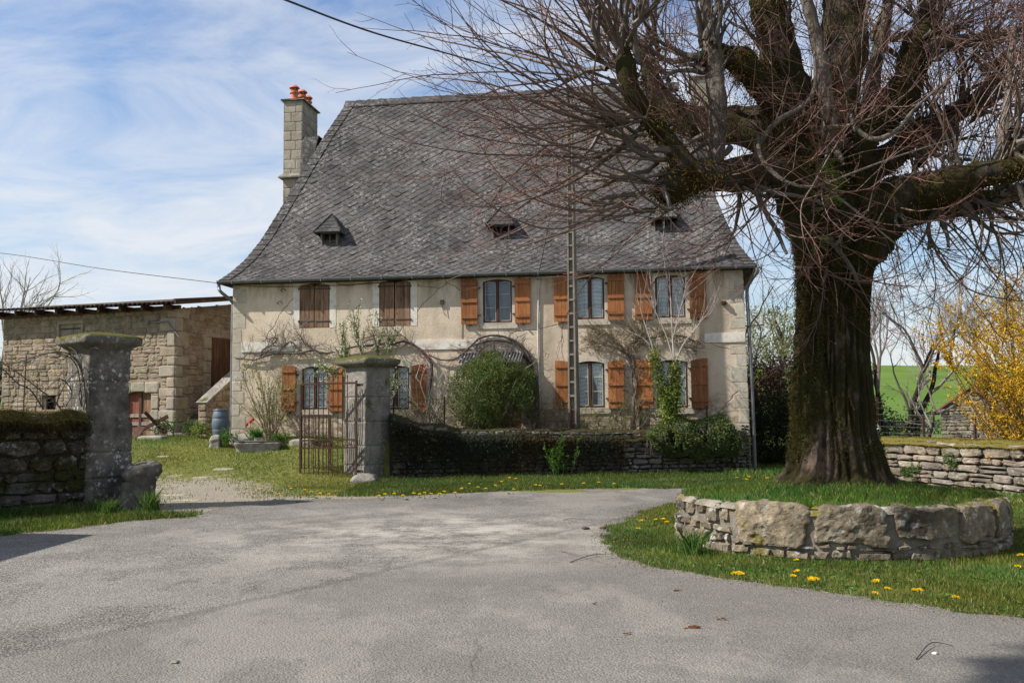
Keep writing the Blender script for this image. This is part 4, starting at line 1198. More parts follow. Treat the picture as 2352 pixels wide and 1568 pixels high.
# roof: rows of round tiles over rafters
mb = MB(); ov = .55; x = -.7
rise = (zback - ztR) / BD
while x < BLN + .42:
    g = random.uniform(.7, 1.15); zz = lambda y: ztL + (ztR - ztL) * np.clip(x / BLN, -.2, 1.3) + .15 + rise * y
    K = 10; a = np.linspace(0, PI, 5)
    ysr = np.linspace(-ov, BD, K)
    for (cc, up) in ((x, 1), (x + .095, -1)):
        P = np.stack([np.stack([cc + .06 * np.cos(a), np.full(5, y_), zz(y_) + up * .045 * np.sin(a) + (0.03 if up < 0 else 0.02) + random.uniform(-.006, .006)], -1) for y_ in ysr])
        mb.grid(P, (g, g * .96, g * .93))
    x += .19
mb.build('roof', stone_mat('roof_tile', (.05, .038, .032), (.15, .105, .08), lichen=.5, dirt=.5, bump=.01), barn)
mb = MB()
mb.add([(-.75, -ov, top(-.75) + .10 - rise * ov), (BLN + .45, -ov, top(BLN + .45) + .1 - rise * ov), (BLN + .45, BD, top(BLN + .45) + .1 + rise * BD), (-.75, BD, top(-.75) + .1 + rise * BD)], [(0, 1, 2, 3)])
for x in np.linspace(.1, BLN - .1, 9): mb.box(x - .05, x + .05, -ov + .12, .3, top(x) - .08 - .02, top(x) + .07)
mb.box(-.6, BLN + .2, -.1, -.0, ztL - .16, ztL - .04)
mb.bar((BLN + .4, -ov, ztR + .12), (BLN + .4, BD, ztR + .12 + rise * BD), .08, .16)
mb.build('rafters', M['dark_wood'], barn)
mb = MB(); x, z = BL.pix(345, 742); mb.bar((x, -.03, z), (x + .75, -.1, z + .02), .035); mb.bar((x + .75, -.1, z + .02), (x + 1.2, -.05, z - .5), .03); mb.lathe([(0, 0), (.04, 0), (.04, .12), (0, .12)], (x - .02, -.1, z - .02), 8); mb.build('iron_bracket', M['zinc'], barn)

# ------------------------------------------------------------------ outdoor steps between barn and house
S = Fr(-10.6, 31.47, -21.4)
steps = thing('stone_steps', 'mossy stone steps with sloping parapet climbing between barn and house', 'steps', S.w(0, 0, 0), S.a)
mb = MB(); z = 1.05
for k in range(9):
    y0 = -.35 + k * .3; z = 1.0 + k * .2
    stones(mb, np.array([(.05, .62, z - .2, z), (.62, 1.25, z - .2, z)]), plane_map((0, y0, 0), (1, 0, 0), (0, -1, 0)), gap=.02, bulge=.04, rough=.01, rc=.2)
    mb.box(.05, 1.25, y0, y0 + 2.6 - k * .26, z - .2, z - .012, jit=.006)
mb.build('step', M['wall_rubble'], steps)
# parapet on the right side, sloping coping
px0, px1 = 1.28, 1.58
pz0 = 2.05
pf = -.45
slope = [(pf, .5), (pf, pz0), (pf + 2.6, pz0 + 1.6), (pf + 2.6, .5)]
mb = MB(); rc = course_rects(2.6, .8, 4.0, (.12, .24), (.2, .5), top=lambda s: pz0 + s * 1.6 / 2.6)
stones(mb, rc, plane_map((px1, pf, 0), (0, 1, 0), (1, 0, 0)), gap=.02, bulge=.04)
v = [(px0, y, z) for y, z in slope] + [(px1, y, z) for y, z in slope]
mb.add(v, [(0, 1, 2, 3), (4, 5, 6, 7), (0, 1, 5, 4), (2, 3, 7, 6)])
stones(mb, np.array([(px0, px1, .8, 1.15), (px0, px1, 1.15, 1.65), (px0, px1, 1.65, 1.85), (px0, px1, 1.85, 2.05)]), plane_map((0, pf, 0), (1, 0, 0), (0, -1, 0)), gap=.012, bulge=.05, rough=.006, rc=.15, base=(1.1, 1.08, 1.02))
mb.build('parapet', M['barn_stone'], steps)
mb = MB(); mb.bar((px0 + .15, pf - .05, pz0 + .02), (px0 + .15, pf + 2.6, pz0 + 1.66), .42, .09, up=(0, 0, 1)); mb.build('coping', M['pillar_grey'], steps)
# ------------------------------------------------------------------ pillars
def outline(half, n=9, rc=.05):
    """rounded square, n points per side"""
    t = np.linspace(-1, 1, n, endpoint=False); q = []
    for k in range(4):
        x, y = t, np.full(n, -1.0)
        for _ in range(k): x, y = -y, x
        q.append(np.stack([x, y], 1))
    q = np.vstack(q); r = np.max(np.abs(q), 1); l = np.linalg.norm(q, axis=1)
    q = q * (1 - rc * np.clip((l - 1.15) / .264, 0, 1) ** 1.5 * .5)[:, None]
    return q * half


def rough_column(prof, cx, cy, amp=.02, sc=3.0, n=11, joints=(), seed=0.0, squash=(1, 1)):
    """prof: list of (z, half width); returns mesh builder rings with weathered surface"""
    zs = np.array([p[0] for p in prof]); hs = np.array([p[1] for p in prof])
    Z = [zs[0]]
    for a, b in zip(zs[:-1], zs[1:]):
        k = max(1, int((b - a) / (.018 if joints else .03))); Z += list(a + (b - a) * np.arange(1, k + 1) / k)
    Z = np.array(Z); Hh = np.interp(Z, zs, hs); rows = []
    for z, h in zip(Z, Hh):
        o = outline(h, n); dp = 0
        for j in joints: dp += .035 * math.exp(-((z - j) / .013) ** 2)
        p = np.c_[o[:, 0] * squash[0], o[:, 1] * squash[1], np.full(len(o), z)]
        nn = unit(np.c_[o, np.zeros(len(o))])
        disp = (fbm(p * sc + seed + 30, 4) - .5) * 2 * amp + (fbm(p * 11 + seed + 9, 3) - .5) * amp * 1.3 - dp
        p = p + nn * disp[:, None]; p[:, 0] += cx; p[:, 1] += cy; rows.append(p)
    rows.append(np.tile(rows[-1].mean(0), (len(rows[-1]), 1)))
    mb = MB(); mb.grid(np.array(rows), close=True)
    return mb


LP = Fr(-7.61, 18.0, 51); s_ = .80
lp = thing('gate_pillar', 'tall lichen-spotted stone gate pillar on the left, moss on its cap', 'gate pillar', LP.w(0, 0, 0), LP.a, 'stone pillars either side of the gateway')
rough_column([(-.2, .45), (1.55, .445), (1.62, .405), (2.9, .40)], .4, .4, .03, joints=(.55, 1.02, 1.58, 2.3), seed=3).build('shaft', M['pillar_stone'], lp, smooth=True)
rough_column([(2.88, .41), (2.93, .46), (2.97, .52), (3.0, .56), (3.1, .565), (3.13, .54), (3.16, .45), (3.2, .28), (3.22, .1)], .4, .4, .024, joints=(), seed=8).build('cap', M['cap_stone'], lp, smooth=True)
RP = Fr(-3.64, 25.0, 50); s_ = .82
rp = thing('gate_pillar', 'grey stone gate pillar right of the open rusty gate', 'gate pillar', RP.w(0, 0, 0), RP.a, 'stone pillars either side of the gateway')
rough_column([(-.2, .44), (.5, .43), (1.0, .42), (2.9, .405)], .41, .41, .014, joints=(.42, .9, 1.5, 2.12), seed=13).build('shaft', M['pillar_grey'], rp, smooth=True)
rough_column([(2.86, .41), (2.9, .47), (2.93, .55), (2.97, .59), (3.06, .6), (3.09, .57), (3.13, .45), (3.18, .2), (3.19, .06)], .41, .41, .022, seed=18).build('cap', M['cap_stone'], rp, smooth=True)
mb = rough_column([(-.15, .34), (.1, .31), (.2, .24), (.24, .1)], 0, 0, .04, 2.5, n=7, seed=22)
tag(mb.build('kerb_stone', M['pillar_grey'], smooth=True), 'rounded pale stone at the foot of the right gate pillar', 'stone').location = tuple(PY(838, 1100, 24.75) * (1, 1, 0))
# worn guard stone at the foot of the left pillar
mb = rough_column([(-.2, .27), (.3, .255), (.5, .24), (.56, .27), (.64, .31), (.78, .27), (.84, .16), (.85, .05)], 0, 0, .05, 2.4, n=8, seed=31, squash=(1.1, .85))
for v in mb.v: v[:, 0] += .12 * np.clip(v[:, 2], 0, 1) ** 2; v[:, 2] += .16 * v[:, 0] * (v[:, 2] > .5)
gs = mb.build('guard_stone', M['pillar_stone'], smooth=True); gs.location = tuple(PY(312, 1140, 18.15) * (1, 1, 0)); gs.rotation_euler = (0, R_(4), R_(25))
tag(gs, 'knee-high worn guard stone with overhanging top, at the foot of the left pillar', 'guard stone')


def moss_clumps(mb, P, N_, n, size=.03, col=(.10, .085, .02), hang=.0, var=.35, spread=.05):
    """tufts scattered over surface points P with normals N_"""
    i = rng.integers(0, len(P), n); C = P[i] + rng.normal(0, spread, (n, 3)) * (1, 1, .5)
    C[:, 2] -= rng.exponential(hang, n) if hang else 0
    d = N_[i] + (0, 0, -.5 if hang else .3)
    f = fbm(C * 2.3 + 40, 3)[:, None]; g = np.clip(.45 + f * 1.1 + rng.normal(0, var * .5, (n, 1)), .2, 2)
    hue = (vnoise(C * 1.1 + 5)[:, None] - .5)
    c = np.array(col) * g * np.hstack([1 + hue * .7, 1 + hue * .1, 1 - hue * .5])
    mb.leaves(C, rng.uniform(.6, 1.4, n) * size, .35, d, .8, c)


# ------------------------------------------------------------------ left boundary wall
lw = thing('boundary_wall', 'dark mossy stone wall running off the left edge of the photo', 'stone wall', LP.w(0, 0, 0), LP.a)
Lw = 6.2; ltop = lambda s: 1.72 + .05 * math.sin(s * 1.7)
mb = MB(); rc = course_rects(Lw, -.15, 1.85, (.14, .36), (.2, .7), top=ltop)
stones(mb, rc, plane_map((-Lw, .04, 0), (1, 0, 0), (0, -1, 0)), gap=.03, bulge=.06, rough=.02, var=.22)
rc = course_rects(Lw, -.1, 1.85, (.14, .36), (.2, .7), top=ltop)
stones(mb, rc, plane_map((0, .58, 0), (-1, 0, 0), (0, 1, 0)), gap=.03, bulge=.05, rough=.02, var=.22)
mb.build('stonework', M['wall_dark'], lw)
mb = MB(); mb.box(-Lw, .02, .06, .56, -.2, 1.68); mb.build('core', M['mortar_dark'], lw)
S_ = np.linspace(-Lw, -.02, 120); T_ = np.linspace(-.08, .66, 18); a, b = np.meshgrid(S_, T_, indexing='ij')
zz = 1.68 + .10 * (1 - ((b - .3) / .42) ** 4) + (fbm(np.stack([a * 3, b * 3, a * 0 + 7], -1), 4) - .5) * .16 - .16 * np.clip((np.abs(b - .29) - .28) / .1, 0, 1)
bb = b + (fbm(np.stack([a * 2.5, b * 1, a * 0 + 17], -1), 3) - .5) * .08
mb = MB(); PP = np.stack([a, bb, zz], -1); mb.grid(PP, (.10, .085, .02))
P_ = PP.reshape(-1, 3); N_ = unit(np.stack([P_[:, 0] * 0, (P_[:, 1] - .3) * 2.4, P_[:, 0] * 0 + .5], -1))
moss_clumps(mb, P_, N_, 26000, .036, (.13, .095, .022), hang=.05, spread=.03)
fr_ = P_[P_[:, 1] < .03]; moss_clumps(mb, fr_, np.tile((0, -1.0, -.3), (len(fr_), 1)), 22000, .045, (.07, .053, .017), hang=.26, spread=.04)
mb.build('moss', M['mossm'], lw)

# ------------------------------------------------------------------ garden wall
ga = math.degrees(math.atan2(GW1[1] - GW0[1], GW1[0] - GW0[0])); GF = Fr(GW0[0], GW0[1], ga); GL = float(np.linalg.norm(GW1 - GW0))
tp = np.array([GF.pix(*p) for p in ((880, 950), (925, 958), (965, 972), (1010, 975), (1060, 985), (1110, 988), (1160, 985), (1230, 986), (1300, 990), (1400, 990), (1480, 991), (1600, 990), (1720, 992))])
gtop = lambda s: float(np.interp(s, tp[:, 0], tp[:, 1])) - .03
gw = thing('garden_wall', 'long low rubble garden wall overhung with dark moss, in front of the house', 'stone wall', GF.w(0, 0, 0), GF.a)
mb = MB(); rc = course_rects(GL + .1, -.1, 1.75, (.09, .2), (.12, .42), top=gtop)
stones(mb, rc, plane_map((0, 0, 0), (1, 0, 0), (0, -1, 0)), gap=.024, bulge=.05, rough=.014, var=.2)
er = course_rects(.5, -.1, 1.3, (.1, .2), (.15, .4)); stones(mb, er, plane_map((GL + .08, 0, 0), (0, 1, 0), (1, 0, 0)), gap=.02, bulge=.04)
mb.build('stonework', M['wall_rubble'], gw)
mb = MB(); n = 40; sx = np.linspace(-.05, GL + .06, n); tz = np.array([gtop(s) for s in sx])
v = [(x, y, z) for y in (.03, .5) for x, z in zip(sx, tz)] + [(x, y, -.3) for y in (.03, .5) for x in sx]
f = [(i, i + 1, n + i + 1, n + i) for i in range(n - 1)] + [(2 * n + i, 2 * n + i + 1, i + 1, i) for i in range(n - 1)] + [(3 * n + i, 3 * n + i + 1, n + i + 1, n + i) for i in range(n - 1)] + [(0, n, 3 * n, 2 * n), (n - 1, 2 * n - 1, 4 * n - 1, 3 * n - 1)]
mb.add(v, f); mb.build('core', M['mortar_dark'], gw)
a, b = np.meshgrid(np.linspace(0, GL, 170), np.linspace(-.10, .6, 14), indexing='ij'); tzz = np.interp(a, tp[:, 0], tp[:, 1]) - .05
zz = tzz + .06 * (1 - ((b - .25) / .4) ** 4) + (fbm(np.stack([a * 3, b * 3, a * 0 + 27], -1), 4) - .5) * .16 - .2 * np.clip((.02 - b) / .1, 0, 1)
mb = MB(); PP = np.stack([a, b, zz], -1); mb.grid(PP, (.05, .045, .02)); P_ = PP.reshape(-1, 3)
dens = vnoise(np.stack([P_[:, 0] * 1.2, P_[:, 1] * 0, P_[:, 0] * 0 + 3], -1))
moss_clumps(mb, P_, np.tile((0, -.3, 1.0), (len(P_), 1)), 24000, .04, (.075, .06, .024), hang=.03, spread=.03)
f1 = P_[(P_[:, 1] < .0) & (P_[:, 0] < 6.1)]
moss_clumps(mb, f1, np.tile((0, -1.0, -.4), (len(f1), 1)), 38000, .05, (.055, .045, .022), hang=.34, spread=.04)
f2 = P_[(P_[:, 1] < .0) & (P_[:, 0] < 3.4)]
moss_clumps(mb, f2, np.tile((0, -1.0, -.4), (len(f2), 1)), 26000, .05, (.048, .043, .02), hang=.5, spread=.05)
mb.build('moss', M['mossm'], gw)

# ------------------------------------------------------------------ stone ring round the lime tree
RC_ = np.array((4.06, 12.78)); RR = 1.93; RT = .60; TH0 = math.atan2(-12.78, -4.06)
ring = thing('tree_planter', 'round raised bed of big granite blocks in pale mortar around the tree', 'stone planter', (RC_[0], RC_[1], 0))
def ring_map(s, z, off):
    th = TH0 + s / RR; r = RR + off + .03 * (RT - z)
    return np.stack([r * np.cos(th), r * np.sin(th), z], -1)
rects = []
LB = [(-1.16, -.28, .12, .63), (-.22, .55, .17, .625), (.60, 1.34, .22, .62), (1.36, 1.95, .2, .61), (1.98, 2.5, .16, .59), (2.53, 3.2, .2, .58), (3.25, 3.9, .2, .58), (-1.34, -1.2, .37, .6), (-1.62, -1.36, .34, .58), (-1.85, -1.64, .42, .58), (-2.15, -1.87, .38, .57), (-2.5, -2.17, .42, .57), (-2.9, -2.52, .38, .57), (-3.4, -2.92, .36, .57), (-4.0, -3.42, .3, .57)]
rects += LB
for s0, s1, z0, z1, hr, lr in ((-4.0, -1.2, -.1, .36, (.08, .15), (.12, .34)), (-1.2, 4.0, -.1, .19, (.08, .15), (.1, .36))):
    r_ = course_rects(s1 - s0, z0, z1, hr, lr); r_[:, :2] += s0; rects += [tuple(q) for q in r_ if q[3] - q[2] > .04]
for s in np.arange(4.0, 2 * PI * RR - 4.0, .62): rects.append((s, s + .6, .2, .58)); rects.append((s + .1, s + .6, -.05, .19))
big = np.array([r for r in rects if r[3] - r[2] > .3]); sml = np.array([r for r in rects if r[3] - r[2] <= .3])
mb = MB()
def stones_hi(mb, rects, fmap, bulge, seed=0):
    """large blocks with a finely modelled weathered face"""
    for k, (a, b, z0, z1) in enumerate(rects):
        nx, nz = max(6, int((b - a) / .018)), max(6, int((z1 - z0) / .018))
        u, v = np.meshgrid(np.linspace(-1, 1, nx), np.linspace(-1, 1, nz), indexing='ij')
        w, h = (b - a) / 2 - .012, (z1 - z0) / 2 - .008
        sk = random.uniform(-.16, .16); p = 9
        lenn = (np.abs(u) ** p + np.abs(v) ** p) ** (1 / p)
        mx = np.maximum(np.abs(u), np.abs(v)) + 1e-6
        uu = u * mx / np.maximum(lenn, 1e-6); vv = v * mx / np.maximum(lenn, 1e-6)
        s = (a + b) / 2 + uu * w * (1 + sk * vv); z = (z0 + z1) / 2 + vv * h
        q = np.stack([s, z, s * 0 + k * 3 + seed], -1)
        s = s + (fbm(q * 4 + 5, 4) - .5) * .17 * (mx ** 2); z = z + (fbm(q * 4 + 55, 4) - .5) * .15 * (mx ** 2)
        edge_ = np.clip((1 - mx) / .16, 0, 1); off = bulge * (edge_ * (2 - edge_)) ** .5 - .03 * (edge_ <= 0)
        off = off + (fbm(q * 5 + 9, 4) - .5) * .10 * (edge_ > 0) + (np.abs(fbm(q * 9 + 3, 3) - .5)) * -.05 + (fbm(q * 19, 3) - .5) * .020 * (edge_ > 0)
        g = random.uniform(.62, 1.15)
        mb.grid(fmap(s, z, off), (g * random.uniform(.97, 1.06), g, g * random.uniform(.92, 1.0)))
stones_hi(mb, big, ring_map, .066)
sm_rc = sml
stones_hi(mb, sm_rc, ring_map, .05, 40)
mb.build('stonework', M['ring_stone'], ring, smooth=False)
mb = MB(); th = np.linspace(0, 2 * PI, 180, endpoint=False); zs2 = np.linspace(-.15, RT - .05, 12)
P = np.stack([np.stack([(RR + .012 + (fbm(np.stack([np.cos(th) * 9, np.sin(th) * 9, th * 0 + z * 6], -1), 3) - .5) * .05) * np.cos(th), (RR + .012 + (fbm(np.stack([np.cos(th) * 9, np.sin(th) * 9, th * 0 + z * 6], -1), 3) - .5) * .05) * np.sin(th), th * 0 + z], -1) for z in zs2])
mb.grid(P, close=True); mb.build('mortar', M['mortar_pale'], ring, smooth=True)
# coping: rough flat tops
mb = MB(); nb = 22; 
for k in range(nb):
    a0 = 2 * PI * k / nb + random.uniform(-.03, .03); a1 = 2 * PI * (k + 1) / nb - .012
    u, v = np.meshgrid(np.linspace(0, 1, 18), np.linspace(0, 1, 14), indexing='ij')
    thh = a0 + (a1 - a0) * u; r = RR + .05 - .36 * v
    e = np.minimum(np.minimum(u, 1 - u) * 8, np.minimum(v * 5, 1)); e = np.clip(e, 0, 1)
    q = np.stack([np.cos(thh) * 5, np.sin(thh) * 5, v * 3 + k], -1)
    z = RT - .085 + .07 * np.sqrt(e) + (fbm(q, 3) - .5) * .07 + random.uniform(-.01, .012)
    g = random.uniform(.85, 1.15); mb.grid(np.stack([r * np.cos(thh), r * np.sin(thh), z], -1), (g, g, g))
mb.build('coping', M['ring_top'], ring, smooth=True)
r_, th = np.meshgrid(np.linspace(0, 1.95, 22), np.linspace(0, 2 * PI, 72), indexing='ij')
def mound(x, y):
    r = np.hypot(x, y); return RT - .045 + .20 * sm(1 - r / 1.9) + (n2(x, y, 2.0) - .5) * .10
Xm, Ym = r_ * np.cos(th), r_ * np.sin(th); mb = MB(); mb.grid(np.stack([Xm, Ym, mound(Xm, Ym)], -1), (0, 0, .35)); mb.build('soil', M['ground'], ring, smooth=True)

# ------------------------------------------------------------------ dry stone wall on the right
DW0 = np.array((7.98, 25.0)); DW1 = np.array((10.9, 14.4)); da = math.atan2(*(DW1 - DW0)[::-1]); DLn = float(np.linalg.norm(DW1 - DW0))
DF = Fr(DW0[0], DW0[1], math.degrees(da)); dw = thing('dry_stone_wall', 'field wall of flat dry stones with yellow moss on top, right of the tree', 'stone wall', DF.w(0, 0, 0), DF.a)
mb = MB(); dtop = lambda s: 1.0 + .03 * math.sin(s * 2.1); rc = course_rects(DLn, -.1, 1.05, (.09, .22), (.2, .75), top=dtop)
stones(mb, rc, plane_map((0, -.0, 0), (1, 0, 0), (0, -1, 0)), gap=.03, bulge=.07, rough=.014, var=.2, hue=.04)
rc = course_rects(DLn, -.1, 1.05, (.07, .17), (.16, .62), top=dtop); stones(mb, rc, plane_map((DLn, .5, 0), (-1, 0, 0), (0, 1, 0)), gap=.03, bulge=.05, rough=.014)
mb.build('stonework', M['dry_stone'], dw); mb = MB(); mb.box(0, DLn, .04, .46, -.2, .97); mb.build('core', M['mortar_dark'], dw)
a, b = np.meshgrid(np.linspace(0, DLn, 200), np.linspace(-.09, .6, 12), indexing='ij')
zz = 1.0 + .05 * (1 - ((b - .25) / .4) ** 4) + (fbm(np.stack([a * 3, b * 3, a * 0 + 47], -1), 4) - .5) * .08 - .12 * np.clip((.02 - b) / .1, 0, 1)
mb = MB(); PP = np.stack([a, b, zz], -1); mb.grid(PP, (.12, .10, .02)); P_ = PP.reshape(-1, 3)
moss_clumps(mb, P_, np.tile((0, -.3, 1.0), (len(P_), 1)), 26000, .032, (.15, .115, .02), hang=.01, spread=.02)
f1 = P_[(P_[:, 1] < .0)]; f1 = f1[vnoise(np.stack([f1[:, 0] * 1.0, f1[:, 0] * 0, f1[:, 0] * 0 + 2], -1)) > .42]
moss_clumps(mb, f1, np.tile((0, -1.0, -.2), (len(f1), 1)), 20000, .035, (.08, .065, .016), hang=.15, spread=.03)
mb.build('moss', M['mossm'], dw)

# ------------------------------------------------------------------ gate
pA, pB = PY(689, 1000, 25.35), PY(819, 1000, 24.95)
GT = Fr(pA[0], pA[1], math.degrees(math.atan2(pB[1] - pA[1], pB[0] - pA[0])))
def gz(px, py): return GT.pix(px, py)
gt = thing('iron_gate', 'tall rusty iron gate leaf standing open beside the right pillar', 'gate', GT.w(0, 0, 0), GT.a)
x0, _ = gz(690, 1000); x1, _ = gz(818, 1000); zb = gz(690, 1094)[1]; zt0, zt1 = gz(690, 883)[1], gz(818, 879)[1]; zm1, zm0 = gz(750, 1011)[1], gz(750, 1029)[1]
mb = MB(); mb.box(x0 - .022, x0 + .022, -.02, .02, zb, zt0); mb.box(x1 - .024, x1 + .024, -.022, .022, zb, zt1 + .06)
mb.bar((x0, 0, zt0), (x1, 0, zt1), .035, .045); mb.build('frame', M['rust'], gt)
for zz in (zm0, zm1): mb = MB(); mb.bar((x0, 0, zz), (x1, 0, zz + .02), .03, .04); mb.build('rail', M['rust'], gt)
cxs = [180, 228, 275, 325, 375, 430, 475, 528, 575, 625]
for k, c in enumerate(cxs):
    x = gz(660 + .2197 * c, 1000)[0]; mb = MB(); zt = zt0 + (zt1 - zt0) * (x - x0) / (x1 - x0); dz = random.uniform(-.02, .05)
    e = 0.0 if k in (0,) else .16
    mb.tubes(np.array([[(x, 0, zb - .02 + dz), (x, .0, 1.2), (x + random.uniform(-.004, .004), 0, zt + e)]]), .0125, 6)
    if e: mb.lathe([(0, .12), (.006, .06), (.02, .03), (.012, .0), (0, 0)], (x, 0, zt + e - .02), 8)
    mb.build('bar', M['rust'], gt)
mb = MB(); mid = (x0 + x1) / 2; zc = (zm0 + zm1) / 2 + .01; hh = (zm1 - zm0) / 2 - .02
for (a, b) in ((x0 + .14, mid - .09), (mid + .09, x1 - .14)):
    m = (a + b) / 2; mb.bar((a, 0, zc), (m, 0, zc + hh), .012); mb.bar((m, 0, zc + hh), (b, 0, zc), .012); mb.bar((a, 0, zc), (m, 0, zc - hh), .012); mb.bar((m, 0, zc - hh), (b, 0, zc), .012)
for cx in (x0 + .075, mid, x1 - .075):
    t_ = np.linspace(0, 2 * PI, 17); mb.tubes(np.stack([cx + .062 * np.cos(t_), t_ * 0, zc + (hh - .0) * np.sin(t_)], -1)[None], .01, 5)
mb.build('scroll_band', M['rust'], gt)
for q in ((.02, .16, .02, .07, zt1 - .08, zt1 - .02), (.02, .16, .02, .07, .25, .31)): mb = MB(); mb.box(x1 + q[0], x1 + q[1], *q[2:]); mb.build('hinge', M['iron'], gt)
mb = MB(); mb.box(x1 - .03, x1 + .11, -.03, .03, 1.5, 1.6); mb.build('latch', M['iron'], gt)
# second, lower leaf folded behind the first
g2 = thing('iron_gate', 'lower rusty gate leaf folded back behind the tall leaf', 'gate', GT.w(0, .42, 0), GT.a + .03)
G2 = Fr(*GT.w(0, .42, 0)[:2], math.degrees(GT.a + .03)); a, _ = G2.pix(692, 1000); b, _ = G2.pix(758, 1000); z1_ = G2.pix(725, 954)[1]; z0_ = .32
mb = MB(); mb.box(b - .03, b + .03, -.02, .02, z0_ - .1, z1_ + .02); mb.box(a - .02, a + .02, -.02, .02, z0_ - .1, z1_); mb.bar((a, 0, z1_), (b, 0, z1_), .04, .05); mb.bar((a, 0, z1_ - .62), (b, 0, z1_ - .62), .02, .02); mb.build('frame', M['rust'], g2)
for k in range(7): x = a + (b - a) * (k + 1) / 8; mb = MB(); mb.bar((x, 0, z0_), (x, 0, z1_), .017); mb.build('bar', M['rust'], g2)

# ------------------------------------------------------------------ concrete pole and cables
pb_ = PY(1319, 985, 27.0); PF = Fr(pb_[0], pb_[1], -20)
pole = thing('utility_pole', 'grey concrete utility pole with ladder-like recesses, behind the garden wall', 'utility pole', PF.w(0, 0, 0), PF.a)
zt = PY(1315, 200, 27.0)[2]; zb = .9
mb = MB(); n = 1
def pw(z): k = (z - zb) / (zt - zb); return .125 - .06 * k, .17 - .09 * k
def slab(xf0, xf1, yf0, yf1, za, zb_, mb=mb):
    wa, da_ = pw(za); wb, db_ = pw(zb_)
    v = [(x * wa, y * da_, za) for y in (yf0, yf1) for x in (xf0, xf1)] + [(x * wb, y * db_, zb_) for y in (yf0, yf1) for x in (xf0, xf1)]
    mb.add(v, [(0, 2, 3, 1), (4, 5, 7, 6), (0, 1, 5, 4), (2, 6, 7, 3), (0, 4, 6, 2), (1, 3, 7, 5)])
slab(-1, -.62, -1, 1, zb, zt); slab(.55, 1, -1, 1, zb, zt); slab(-.62, .55, -.45, .45, zb, zt)
z = zb + .1
while z < zt - .05: slab(-.62, .55, -.93, .93, z, z + .055); z += .37
slab(-1.02, 1.02, -1.02, 1.02, zt, zt + .06)
mb.build('shaft', M['concrete'], pole)
mb = MB(); mb.bar((-.3, -.1, zt - .12), (.3, -.1, zt - .12), .05); mb.box(-.12, .12, -.14, .1, zt - .3, zt - .26); mb.build('bracket', M['zinc'], pole)
top_ = PF.w(0, -.1, zt - .1)
def cable(name, label, pts, r, K=40):
    mb = MB(); mb.tubes(resample(pts, K)[None], r, 6); return tag(mb.build(name, M['cable']), label, 'cable')
cable('overhead_cable', 'thick dark overhead cable sagging from the top edge to the concrete pole', [PY(420, -95, 11.5), PY(655, 0, 14.5), PY(860, 76, 18), PY(1065, 134, 22), top_], .017)
hb_ = H.w(*[H.pix(1238, 638)[0], -.12, H.pix(1238, 634)[1]])
cable('service_cable', 'thin black service cable dropping from the pole to the bracket under the gutter', [PF.w(-.1, -.1, zt - .9), (PF.w(-.1, -.1, zt - .9) + hb_) / 2 - (0, 0, .25), hb_], .011)
cable('overhead_wire', 'thin overhead wire crossing the sky from the left edge to the house corner', [PY(-260, 560, 38), PY(0, 581, 35), PY(240, 618, 32.5), H.w(-.3, -.3, ZE - .05)], .013)
mb = MB(); pts = [top_ + (.0, 0, .02), PY(1700, 170, 33), PY(2500, 60, 42)]; 

# ------------------------------------------------------------------ chain-link fence on the garden wall
def chain(frame, a, b, z0, z1f, name, label, yoff=.42, step=.075):
    o = thing(name, label, 'fence', frame.w(0, 0, 0), frame.a)
    mb = MB(); P = []
    for s in np.arange(a - 1.0, b, step):
        for sg in (1, -1):
            x_a = s if sg > 0 else s + 1.0; z_b = z1f((a + b) / 2)
            Hh = z_b - z0; xx0, xx1 = x_a, x_a + sg * Hh
            t0 = 0.0; t1 = 1.0
            if sg > 0: t0 = max(0, (a - xx0) / Hh); t1 = min(1, (b - xx0) / Hh)
            else: t0 = max(0, (xx0 - b) / Hh); t1 = min(1, (xx0 - a) / Hh)
            if t1 - t0 < .05: continue
            f = np.linspace(t0, t1, 4); P.append(np.stack([xx0 + sg * Hh * f, yoff + rng.normal(0, .006, 4) + .03 * np.sin(xx0 * 3 + f * 3), z0 + Hh * f], -1))
    mb.tubes(np.array(P), .0028, 3)
    w = MB()
    for zz in (z0 + .02, (z0 + z1f(a)) / 2, z1f((a + b) / 2)): mb.tubes(np.array([[(a, yoff, zz), ((a + b) / 2, yoff + .02, zz - .02), (b, yoff, zz)]]), .0035, 4)
    mb.build('mesh', M['rust'], o)
    for x in np.linspace(a, b, max(2, int((b - a) / 1.5) + 1)):
        p = MB(); zt = z1f(x) + .06; p.bar((x, yoff + .02, z0 - .3), (x + random.uniform(-.02, .02), yoff + .02, zt), .04); p.build('post', M['rust'], o)
    return o
xa, xb = GF.pix(1150, 960, .4)[0], GF.pix(1625, 960, .4)[0]; zt_f = GF.pix(1400, 938, .4)[1]
chain(GF, xa, xb, 1.16, lambda s: zt_f, 'wire_fence', 'rusty chain-link fence along the top of the garden wall, behind the pole')
xa, xb = GF.pix(903, 930, .5)[0], GF.pix(1020, 930, .5)[0]; zt_g = GF.pix(960, 916, .5)[1]
chain(GF, xa, xb, 1.35, lambda s: zt_g, 'wire_fence', 'short wire fence between the right gate pillar and the round green bush', .5, .09)
